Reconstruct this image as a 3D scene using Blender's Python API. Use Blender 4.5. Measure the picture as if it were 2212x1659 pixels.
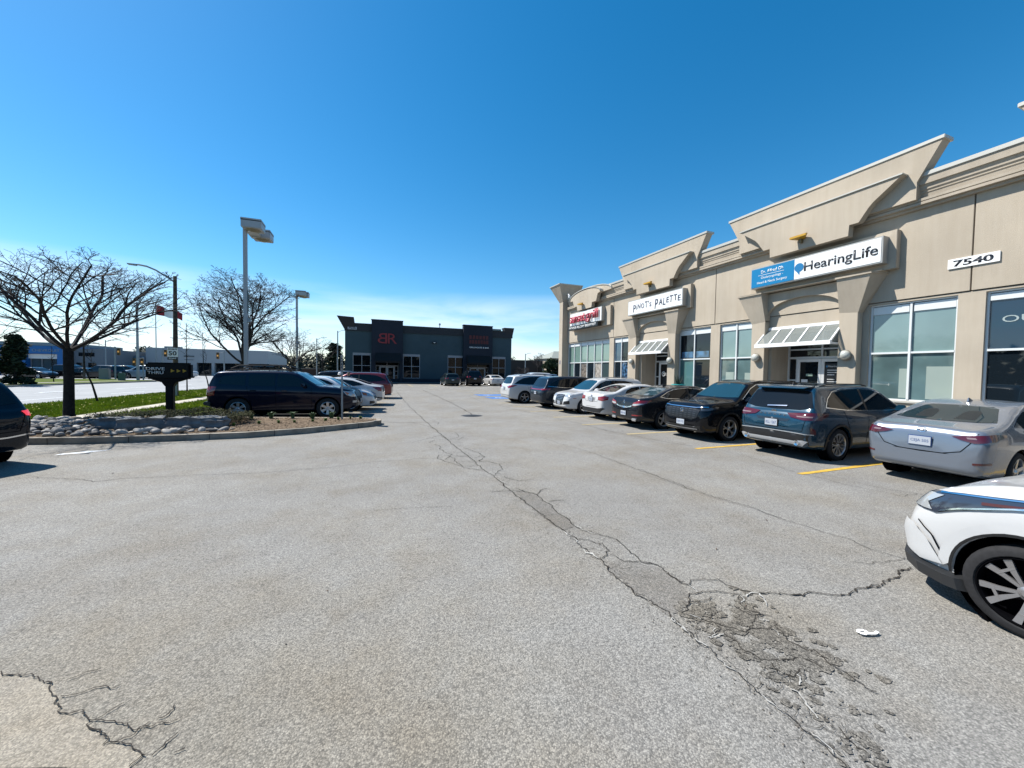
import bpy, bmesh, math, random
from mathutils import Vector, Matrix, noise, geometry
from mathutils.bvhtree import BVHTree
rad = math.radians
for o in list(bpy.data.objects): bpy.data.objects.remove(o)
SC = bpy.context.scene
COL = SC.collection
# ---------------------------------------------------------------- camera
H = 1.85
yaw, pit, roll = .36346, .03296, .01563
f = Vector((math.sin(yaw)*math.cos(pit), math.cos(yaw)*math.cos(pit), -math.sin(pit)))
r = Vector((math.cos(yaw), -math.sin(yaw), 0)); u = r.cross(f)
r2 = math.cos(roll)*r + math.sin(roll)*u; u2 = -math.sin(roll)*r + math.cos(roll)*u
cam = bpy.data.cameras.new('camera'); co = bpy.data.objects.new('camera', cam); COL.objects.link(co)
M = Matrix((r2, u2, -f)).transposed().to_4x4(); M.translation = Vector((0, 0, H))
co.matrix_world = M
cam.sensor_width = 36; cam.lens = 820/2212*36; cam.clip_start = .05; cam.clip_end = 2000
SC.camera = co
# ---------------------------------------------------------------- world and sun
SUN = Vector((-.62, .43, 1.0)).normalized()
elev = math.asin(SUN.z)
world = bpy.data.worlds.new('World'); SC.world = world; world.use_nodes = True
nt = world.node_tree; nt.nodes.clear()
out = nt.nodes.new('ShaderNodeOutputWorld'); bg = nt.nodes.new('ShaderNodeBackground')
sky = nt.nodes.new('ShaderNodeTexSky'); sky.sky_type = 'NISHITA'; sky.sun_disc = False
sky.sun_elevation = elev; sky.sun_rotation = math.atan2(SUN.x, SUN.y)
sky.altitude = 100; sky.air_density = 1.0; sky.dust_density = .25; sky.ozone_density = 2.6
hs = nt.nodes.new('ShaderNodeHueSaturation'); hs.inputs['Saturation'].default_value = 1.40; hs.inputs['Value'].default_value = 1.0; hs.inputs['Hue'].default_value = .491
nt.links.new(sky.outputs[0], hs.inputs['Color'])
# thin cloud bank low over the horizon
tc = nt.nodes.new('ShaderNodeTexCoord'); mp = nt.nodes.new('ShaderNodeMapping'); mp.inputs['Scale'].default_value = (1.6, 1.6, 9)
nz = nt.nodes.new('ShaderNodeTexNoise'); nz.inputs['Scale'].default_value = 1.6; nz.inputs['Detail'].default_value = 6; nz.inputs['Roughness'].default_value = .55; nz.inputs['Distortion'].default_value = .4
nt.links.new(tc.outputs['Generated'], mp.inputs['Vector']); nt.links.new(mp.outputs[0], nz.inputs['Vector'])
sx = nt.nodes.new('ShaderNodeSeparateXYZ'); nt.links.new(tc.outputs['Generated'], sx.inputs[0])
rz = nt.nodes.new('ShaderNodeValToRGB')   # elevation mask
e = rz.color_ramp.elements; e[0].position = 0.0; e[0].color = (.75,)*3+(1,); e[1].position = .20; e[1].color = (0, 0, 0, 1)
m_ = e.new(.10); m_.color = (.85,)*3+(1,); m_ = e.new(.155); m_.color = (.6,)*3+(1,)
nt.links.new(sx.outputs['Z'], rz.inputs['Fac'])
rn = nt.nodes.new('ShaderNodeValToRGB'); rn.color_ramp.elements[0].position = .36; rn.color_ramp.elements[1].position = .60
nt.links.new(nz.outputs['Fac'], rn.inputs['Fac'])
mul = nt.nodes.new('ShaderNodeMath'); mul.operation = 'MULTIPLY'; nt.links.new(rz.outputs[0], mul.inputs[0]); nt.links.new(rn.outputs[0], mul.inputs[1])
mulb = nt.nodes.new('ShaderNodeMath'); mulb.operation = 'MULTIPLY'; mulb.inputs[1].default_value = .8; nt.links.new(mul.outputs[0], mulb.inputs[0])
mx = nt.nodes.new('ShaderNodeMix'); mx.data_type = 'RGBA'
nt.links.new(mulb.outputs[0], mx.inputs['Factor']); nt.links.new(hs.outputs[0], mx.inputs['A']); mx.inputs['B'].default_value = (6.0, 6.9, 8.2, 1)
nt.links.new(mx.outputs['Result'], bg.inputs['Color']); bg.inputs['Strength'].default_value = .089
nt.links.new(bg.outputs[0], out.inputs[0])
sl = bpy.data.lights.new('sun', 'SUN'); sl.energy = 5.0; sl.angle = rad(.53); sl.color = (1, .955, .88)
so = bpy.data.objects.new('sun', sl); COL.objects.link(so); so.rotation_euler = (-SUN).to_track_quat('-Z', 'Y').to_euler(); so.location = SUN*80
SC.view_settings.view_transform = 'Standard'; SC.view_settings.look = 'None'; SC.view_settings.exposure = .92; SC.view_settings.gamma = 1
# ---------------------------------------------------------------- materials
MATS = {}
KA = .66
def mat(name, col, rough=.6, metal=0, coat=0, spec=.5, noise_=None, bump=0, bscale=50, emis=None, alpha=None):
    if name in MATS: return MATS[name]
    if metal < .5: col = tuple(min(.85, c*(KA if max(col) < .7 else .86)) for c in col)
    m = bpy.data.materials.new(name); m.use_nodes = True; MATS[name] = m
    n = m.node_tree; b = n.nodes['Principled BSDF']
    b.inputs['Base Color'].default_value = (*col, 1); b.inputs['Roughness'].default_value = rough; b.inputs['Metallic'].default_value = metal
    b.inputs['Coat Weight'].default_value = coat; b.inputs['Coat Roughness'].default_value = .03; b.inputs['Specular IOR Level'].default_value = spec
    if noise_:
        sc, amt, det = noise_
        t = n.nodes.new('ShaderNodeTexCoord'); z = n.nodes.new('ShaderNodeTexNoise'); z.inputs['Scale'].default_value = sc; z.inputs['Detail'].default_value = det
        n.links.new(t.outputs['Object'], z.inputs['Vector'])
        rp = n.nodes.new('ShaderNodeValToRGB'); rp.color_ramp.elements[0].position = .3; rp.color_ramp.elements[1].position = .7
        rp.color_ramp.elements[0].color = (*[c*(1-amt) for c in col], 1); rp.color_ramp.elements[1].color = (*[min(1, c*(1+amt)) for c in col], 1)
        n.links.new(z.outputs['Fac'], rp.inputs['Fac']); n.links.new(rp.outputs[0], b.inputs['Base Color'])
    if bump:
        t = n.nodes.new('ShaderNodeTexCoord'); z = n.nodes.new('ShaderNodeTexNoise'); z.inputs['Scale'].default_value = bscale; z.inputs['Detail'].default_value = 4
        n.links.new(t.outputs['Object'], z.inputs['Vector'])
        bp = n.nodes.new('ShaderNodeBump'); bp.inputs['Strength'].default_value = bump; bp.inputs['Distance'].default_value = .02
        n.links.new(z.outputs['Fac'], bp.inputs['Height']); n.links.new(bp.outputs[0], b.inputs['Normal'])
    if emis: b.inputs['Emission Color'].default_value = (*emis[:3], 1); b.inputs['Emission Strength'].default_value = emis[3]
    return m
def paint(name, col, metal=0, rough=.32): return mat('paint_'+name, col, rough, metal, coat=.8 if max(col) > .1 else .6, spec=.5 if max(col) > .1 else .05)
def glass_clear(name, tint, transp):
    if name in MATS: return MATS[name]
    m = bpy.data.materials.new(name); m.use_nodes = True; MATS[name] = m; n = m.node_tree; b = n.nodes['Principled BSDF']
    b.inputs['Base Color'].default_value = (*tint, 1); b.inputs['Roughness'].default_value = .05
    tr = n.nodes.new('ShaderNodeBsdfTransparent'); mxs = n.nodes.new('ShaderNodeMixShader'); mxs.inputs[0].default_value = transp
    n.links.new(b.outputs[0], mxs.inputs[1]); n.links.new(tr.outputs[0], mxs.inputs[2]); n.links.new(mxs.outputs[0], n.nodes['Material Output'].inputs['Surface'])
    return m
def asphalt(name, base, speck, big=.12, warm=1.0, tone=None):
    m = bpy.data.materials.new(name); m.use_nodes = True; n = m.node_tree; b = n.nodes['Principled BSDF']; L = n.links.new
    t = n.nodes.new('ShaderNodeTexCoord')
    def nzs(scale, det, ro=.6):
        z = n.nodes.new('ShaderNodeTexNoise'); z.inputs['Scale'].default_value = scale; z.inputs['Detail'].default_value = det; z.inputs['Roughness'].default_value = ro
        L(t.outputs['Object'], z.inputs['Vector']); return z
    def ramp(inp, a, bb, ca, cb):
        rp = n.nodes.new('ShaderNodeValToRGB'); rp.color_ramp.elements[0].position = a; rp.color_ramp.elements[1].position = bb
        rp.color_ramp.elements[0].color = (*ca, 1); rp.color_ramp.elements[1].color = (*cb, 1); L(inp, rp.inputs['Fac']); return rp
    def mulc(a, c):
        x = n.nodes.new('ShaderNodeMix'); x.data_type = 'RGBA'; x.blend_type = 'MULTIPLY'; x.inputs['Factor'].default_value = 1
        L(a, x.inputs['A']); L(c, x.inputs['B']); return x.outputs['Result']
    v = n.nodes.new('ShaderNodeTexVoronoi'); v.inputs['Scale'].default_value = 125; v.inputs['Randomness'].default_value = 1; L(t.outputs['Object'], v.inputs['Vector'])
    hv = n.nodes.new('ShaderNodeSeparateColor'); L(v.outputs['Color'], hv.inputs[0])
    stone = ramp(hv.outputs[0], .0, 1, tuple(1-speck*1.25 for _ in range(3)), (1+speck*.55, 1+speck*.5, 1+speck*.42))
    gap = ramp(v.outputs['Distance'], .25, .8, (1.08,)*3, (.72,)*3)
    g2 = ramp(nzs(38, 3).outputs['Fac'], .35, .68, (1-speck*.55,)*3, (1.08,)*3)
    g3 = ramp(nzs(.35, 5).outputs['Fac'], .3, .7, (1-big, 1-big, 1-big*.9), (1+big*.5, 1+big*.47, 1+big*.4))
    g4 = ramp(nzs(1.9, 6, .7).outputs['Fac'], .32, .62, (.9, .885, .87), (1.02, 1.02, 1.02))
    c0 = n.nodes.new('ShaderNodeRGB'); c0.outputs[0].default_value = (*[q*KA for q in base], 1)
    c = mulc(c0.outputs[0], stone.outputs[0]); c = mulc(c, gap.outputs[0]); c = mulc(c, g2.outputs[0]); c = mulc(c, g3.outputs[0]); c = mulc(c, g4.outputs[0])
    g5 = ramp(nzs(.75, 6, .62).outputs['Fac'], .44, .66, (1.0, 1.0, 1.0), (.90, .855, .79)); c = mulc(c, g5.outputs[0])
    g6 = ramp(nzs(5.5, 5, .7).outputs['Fac'], .60, .74, (1, 1, 1), (.80, .79, .77)); c = mulc(c, g6.outputs[0])
    vd = n.nodes.new('ShaderNodeVectorMath'); vd.operation = 'DISTANCE'; vd.inputs[1].default_value = (-1.3, 1.5, 0); L(t.outputs['Object'], vd.inputs[0])
    zz = nzs(1.3, 6, .7); ad = n.nodes.new('ShaderNodeMath'); ad.operation = 'MULTIPLY_ADD'; ad.inputs[1].default_value = 2.6; L(zz.outputs['Fac'], ad.inputs[0]); L(vd.outputs['Value'], ad.inputs[2])
    g7 = ramp(ad.outputs[0], 0, 1, (.93, .87, .76), (1, 1, 1)); mr = n.nodes.new('ShaderNodeMapRange'); mr.inputs[1].default_value = 1.6; mr.inputs[2].default_value = 4.2; L(ad.outputs[0], mr.inputs[0]); L(mr.outputs[0], g7.inputs['Fac']); c = mulc(c, g7.outputs[0])
    L(c, b.inputs['Base Color']); b.inputs['Roughness'].default_value = .88; b.inputs['Specular IOR Level'].default_value = .3
    hb = n.nodes.new('ShaderNodeMath'); hb.operation = 'MULTIPLY_ADD'; hb.inputs[1].default_value = -.9; L(v.outputs['Distance'], hb.inputs[0]); L(hv.outputs[1], hb.inputs[2])
    bp = n.nodes.new('ShaderNodeBump'); bp.inputs['Strength'].default_value = .4; bp.inputs['Distance'].default_value = .006
    L(hb.outputs[0], bp.inputs['Height']); L(bp.outputs[0], b.inputs['Normal'])
    MATS[name] = m; return m
def glass_dark(name, col=(.008, .011, .014), rough=.02): return mat(name, col, rough, 0, 0, .38)
stucco = mat('stucco', (.565, .49, .393), .95, 0, 0, .2, (.55, .10, 6), .35, 90)
stucco2 = mat('stucco_trim', (.53, .46, .37), .95, 0, 0, .2, (.9, .13, 6), .35, 90)
for s__ in (stucco, stucco2):
    n = s__.node_tree; b = n.nodes['Principled BSDF']; lk = b.inputs['Base Color'].links[0].from_socket
    t = n.nodes.new('ShaderNodeTexCoord'); mpp = n.nodes.new('ShaderNodeMapping'); mpp.inputs['Scale'].default_value = (3.2, 3.2, .28); z = n.nodes.new('ShaderNodeTexNoise'); z.inputs['Scale'].default_value = 1.5; z.inputs['Detail'].default_value = 7; z.inputs['Roughness'].default_value = .65
    n.links.new(t.outputs['Object'], mpp.inputs[0]); n.links.new(mpp.outputs[0], z.inputs['Vector']); rp = n.nodes.new('ShaderNodeValToRGB'); rp.color_ramp.elements[0].position = .40; rp.color_ramp.elements[1].position = .66; rp.color_ramp.elements[0].color = (1.02, 1.02, 1.02, 1); rp.color_ramp.elements[1].color = (.955, .945, .93, 1)
    x = n.nodes.new('ShaderNodeMix'); x.data_type = 'RGBA'; x.blend_type = 'MULTIPLY'; x.inputs['Factor'].default_value = 1; n.links.new(z.outputs['Fac'], rp.inputs['Fac']); n.links.new(lk, x.inputs['A']); n.links.new(rp.outputs[0], x.inputs['B']); n.links.new(x.outputs['Result'], b.inputs['Base Color'])
capm = mat('cap_metal', (.62, .60, .54), .45, .2)
alu = mat('white_aluminium', (.68, .70, .70), .4, .1)
white = mat('white_paint', (.8, .8, .79), .4)
black = mat('black_plastic', (.012, .012, .013), .45)
rubber = mat('tyre_rubber', (.022, .022, .024), .85, 0, 0, .3, (30, .2, 2))
void = mat('dark_void', (.004, .004, .005), .9, 0, 0, 0)
chrome = mat('chrome', (.75, .76, .78), .12, 1)
silverw = mat('wheel_silver', (.52, .53, .55), .3, .85)
greyw = mat('wheel_grey', (.30, .29, .29), .35, .7)
glassd = glass_dark('car_glass')
glassb = mat('car_glass_blue', (.015, .055, .08), .02, 0, 0, .6)
redl = mat('tail_red', (.30, .012, .015), .12, 0, 1)
redd = mat('tail_dark_red', (.10, .006, .01), .1, 0, 1)
clearl = mat('lamp_clear', (.55, .57, .58), .08, .3, 1)
amber = mat('amber_lens', (.65, .16, .02), .2, 0, 1)
plate = mat('plate_white', (.50, .54, .60), .5)
plateblue = mat('plate_blue', (.03, .08, .25), .4)
concrete = mat('concrete', (.42, .39, .34), .9, 0, 0, .2, (3, .12, 6), .3, 60)
yellowp = mat('yellow_paint', (.66, .42, .07), .8, 0, 0, .2, (9, .18, 5))
fadedy = mat('faded_yellow_paint', (.56, .45, .24), .85, 0, 0, .2, (7, .16, 5))
# ---------------------------------------------------------------- mesh helpers
class MB:
    def __init__(s): s.v = []; s.f = []
    def add(s, vs, fs):
        o = len(s.v); s.v += [Vector(p) for p in vs]; s.f += [tuple(i+o for i in q) for q in fs]; return s
    def box(s, x0, x1, y0, y1, z0, z1):
        x0, x1 = min(x0, x1), max(x0, x1); y0, y1 = min(y0, y1), max(y0, y1); z0, z1 = min(z0, z1), max(z0, z1)
        return s.add([(x0,y0,z0),(x1,y0,z0),(x1,y1,z0),(x0,y1,z0),(x0,y0,z1),(x1,y0,z1),(x1,y1,z1),(x0,y1,z1)],
              [(0,3,2,1),(4,5,6,7),(0,1,5,4),(1,2,6,5),(2,3,7,6),(3,0,4,7)])
    def obox(s, c, size, rz=0, rx=0, ry=0):
        m = Matrix.Rotation(rz, 3, 'Z') @ Matrix.Rotation(ry, 3, 'Y') @ Matrix.Rotation(rx, 3, 'X')
        t = MB().box(-size[0]/2, size[0]/2, -size[1]/2, size[1]/2, -size[2]/2, size[2]/2)
        return s.add([m @ p + Vector(c) for p in t.v], t.f)
    def prism(s, poly, axis, a, b):   # poly in the two remaining axes
        n = len(poly)
        def P(p, t):
            return {'x': (t, p[0], p[1]), 'y': (p[0], t, p[1]), 'z': (p[0], p[1], t)}[axis]
        vs = [P(p, a) for p in poly] + [P(p, b) for p in poly]
        tris = geometry.tessellate_polygon([[Vector((p[0], p[1], 0)) for p in poly]])
        fs = [tuple(t) for t in tris] + [tuple(i+n for i in reversed(t)) for t in tris] + [(i, (i+1) % n, (i+1) % n+n, i+n) for i in range(n)]
        return s.add(vs, fs)
    def sheet(s, poly, z):
        tris = geometry.tessellate_polygon([[Vector((p[0], p[1], 0)) for p in poly]])
        return s.add([(p[0], p[1], z) for p in poly], [tuple(t) for t in tris])
    def hull(s, pts):
        bm = bmesh.new(); [bm.verts.new(p) for p in pts]; bmesh.ops.convex_hull(bm, input=bm.verts); bm.verts.ensure_lookup_table()
        ix = {v: i for i, v in enumerate(bm.verts)}
        s.add([v.co.copy() for v in bm.verts], [tuple(ix[v] for v in fc.verts) for fc in bm.faces]); bm.free(); return s
    def tube(s, pts, rs, n=8, cap=True):
        pts = [Vector(p) for p in pts]
        if not hasattr(rs, '__len__'): rs = [rs]*len(pts)
        o = len(s.v); ref = None
        for i, p in enumerate(pts):
            d = (pts[min(i+1, len(pts)-1)] - pts[max(i-1, 0)]).normalized()
            if ref is None: ref = Vector((0, 0, 1)) if abs(d.z) < .9 else Vector((1, 0, 0))
            a = d.cross(ref)
            if a.length < 1e-4: a = d.orthogonal()
            a.normalize(); b = d.cross(a).normalized(); ref = -b if False else ref
            for k in range(n):
                t = 2*math.pi*k/n; s.v.append(p + (a*math.cos(t)+b*math.sin(t))*rs[i])
        for i in range(len(pts)-1):
            for k in range(n):
                k2 = (k+1) % n; s.f.append((o+i*n+k, o+i*n+k2, o+(i+1)*n+k2, o+(i+1)*n+k))
        if cap: s.f.append(tuple(o+k for k in range(n))[::-1]); s.f.append(tuple(o+(len(pts)-1)*n+k for k in range(n)))
        return s
    def lathe(s, prof, axis='z', c=(0, 0, 0), n=24, sx=1):
        o = len(s.v)
        for (rr_, h) in prof:
            for k in range(n):
                t = 2*math.pi*k/n; a, b = rr_*math.cos(t), rr_*math.sin(t)*sx
                p = {'z': (a, b, h), 'y': (a, h, b), 'x': (h, a, b)}[axis]; s.v.append(Vector(p)+Vector(c))
        for i in range(len(prof)-1):
            for k in range(n):
                k2 = (k+1) % n; s.f.append((o+i*n+k, o+i*n+k2, o+(i+1)*n+k2, o+(i+1)*n+k))
        return s
    def build(s, name, m, parent=None, smooth=False, bevel=0, fix=True, angle=40):
        me = bpy.data.meshes.new(name)
        off = OFF.get(parent.name, Vector()) if parent else Vector()
        me.from_pydata([tuple(v-off) for v in s.v], [], s.f)
        if fix or bevel:
            bm = bmesh.new(); bm.from_mesh(me)
            if bevel:
                bmesh.ops.remove_doubles(bm, verts=bm.verts, dist=1e-5)
                es = [e_ for e_ in bm.edges if len(e_.link_faces) == 2 and e_.calc_face_angle(0) > .5]
                bmesh.ops.bevel(bm, geom=es, offset=bevel, segments=2, affect='EDGES', clamp_overlap=True)
            bmesh.ops.recalc_face_normals(bm, faces=bm.faces); bm.to_mesh(me); bm.free()
        me.materials.append(m if not isinstance(m, str) else MATS[m])
        if smooth:
            for p in me.polygons: p.use_smooth = True
            try: me.set_sharp_from_angle(angle=rad(angle))
            except Exception: pass
        o = bpy.data.objects.new(name, me); COL.objects.link(o)
        if parent: o.parent = parent; OFF[o.name] = off
        return o
OFF = {}
def tag(o, label=None, cat=None, group=None, kind=None):
    if label: o['label'] = label
    if cat: o['category'] = cat
    if group: o['group'] = group
    if kind: o['kind'] = kind
    return o
def thing(name, label, cat, loc=(0, 0, 0), group=None, rz=0, local=False):
    o = bpy.data.objects.new(name, None); COL.objects.link(o); o.location = loc; o.rotation_euler = (0, 0, rz); o.empty_display_size = .2
    OFF[o.name] = Vector() if local else Vector(loc)
    return tag(o, label, cat, group)
def copy_tree(o, parent=None):
    c = o.copy(); COL.objects.link(c)
    if parent: c.parent = parent
    for ch in list(o.children): copy_tree(ch, c)
    return c
BX = {'-x': ((0, -1, 0), (0, 0, 1)), '-y': ((1, 0, 0), (0, 0, 1)), 'up': ((1, 0, 0), (0, 1, 0)), 'x': ((0, 1, 0), (0, 0, 1)), 'y': ((-1, 0, 0), (0, 0, 1))}
def text(name, s, loc, facing, height, m, parent, ext=.01, width=None, bold=0, align='CENTER', spacing=1, shear=0, mirror=False):
    """real lettering: a text curve turned into a mesh; height is the cap height"""
    cu = bpy.data.curves.new('txt', 'FONT'); cu.body = s; cu.size = 1; cu.extrude = 0; cu.offset = bold; cu.align_x = 'LEFT'; cu.space_character = spacing; cu.shear = shear
    cu.resolution_u = 3
    to = bpy.data.objects.new('txt', cu); COL.objects.link(to)
    dg = bpy.context.evaluated_depsgraph_get(); me = bpy.data.meshes.new_from_object(to.evaluated_get(dg))
    bpy.data.objects.remove(to); bpy.data.curves.remove(cu)
    xs = [v.co.x for v in me.vertices]; ys = [v.co.y for v in me.vertices]
    x0, x1, y0, y1 = min(xs), max(xs), min(ys), max(ys)
    k = height/(y1-y0); kx = (width/(x1-x0)) if width else k
    if isinstance(facing, str): ax, ay = [Vector(t) for t in BX[facing]]
    else: ax, ay = [Vector(t) for t in facing]
    az = ax.cross(ay)
    cx = (x0+x1)/2 if align == 'CENTER' else x0
    off = OFF.get(parent.name, Vector()) if parent else Vector()
    bm = bmesh.new(); bm.from_mesh(me); bmesh.ops.remove_doubles(bm, verts=bm.verts, dist=1e-4)
    if ext:
        g = bmesh.ops.extrude_face_region(bm, geom=bm.faces[:]); 
        for v in [q for q in g['geom'] if isinstance(q, bmesh.types.BMVert)]: v.co.z += ext/k
    for v in bm.verts:
        X = (v.co.x-cx)*kx*(-1 if mirror else 1); Y = (v.co.y-(y0+y1)/2)*k; Z = v.co.z*k
        v.co = Vector(loc)+ax*X+ay*Y+az*Z-off
    bmesh.ops.recalc_face_normals(bm, faces=bm.faces)
    bm.to_mesh(me); bm.free(); me.materials.clear(); me.materials.append(m); me.name = name
    o = bpy.data.objects.new(name, me); COL.objects.link(o)
    if parent: o.parent = parent; OFF[o.name] = off
    return o
def pchip(knots):
    xs = [k[0] for k in knots]; ys = [k[1] for k in knots]; n = len(xs); h = [xs[i+1]-xs[i] for i in range(n-1)]; d = [(ys[i+1]-ys[i])/h[i] for i in range(n-1)]
    m = [d[0]] + [0 if d[i-1]*d[i] <= 0 else 2*d[i-1]*d[i]/(d[i-1]+d[i]) if False else (h[i-1]+h[i])*3/((2*h[i]+h[i-1])/d[i-1]+(h[i]+2*h[i-1])/d[i]) for i in range(1, n-1)] + [d[-1]]
    def F(x):
        if x <= xs[0]: return ys[0]
        if x >= xs[-1]: return ys[-1]
        i = max(j for j in range(n-1) if xs[j] <= x); t = (x-xs[i])/h[i]
        return (2*t**3-3*t*t+1)*ys[i]+(t**3-2*t*t+t)*h[i]*m[i]+(-2*t**3+3*t*t)*ys[i+1]+(t**3-t*t)*h[i]*m[i+1]
    return F
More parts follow.
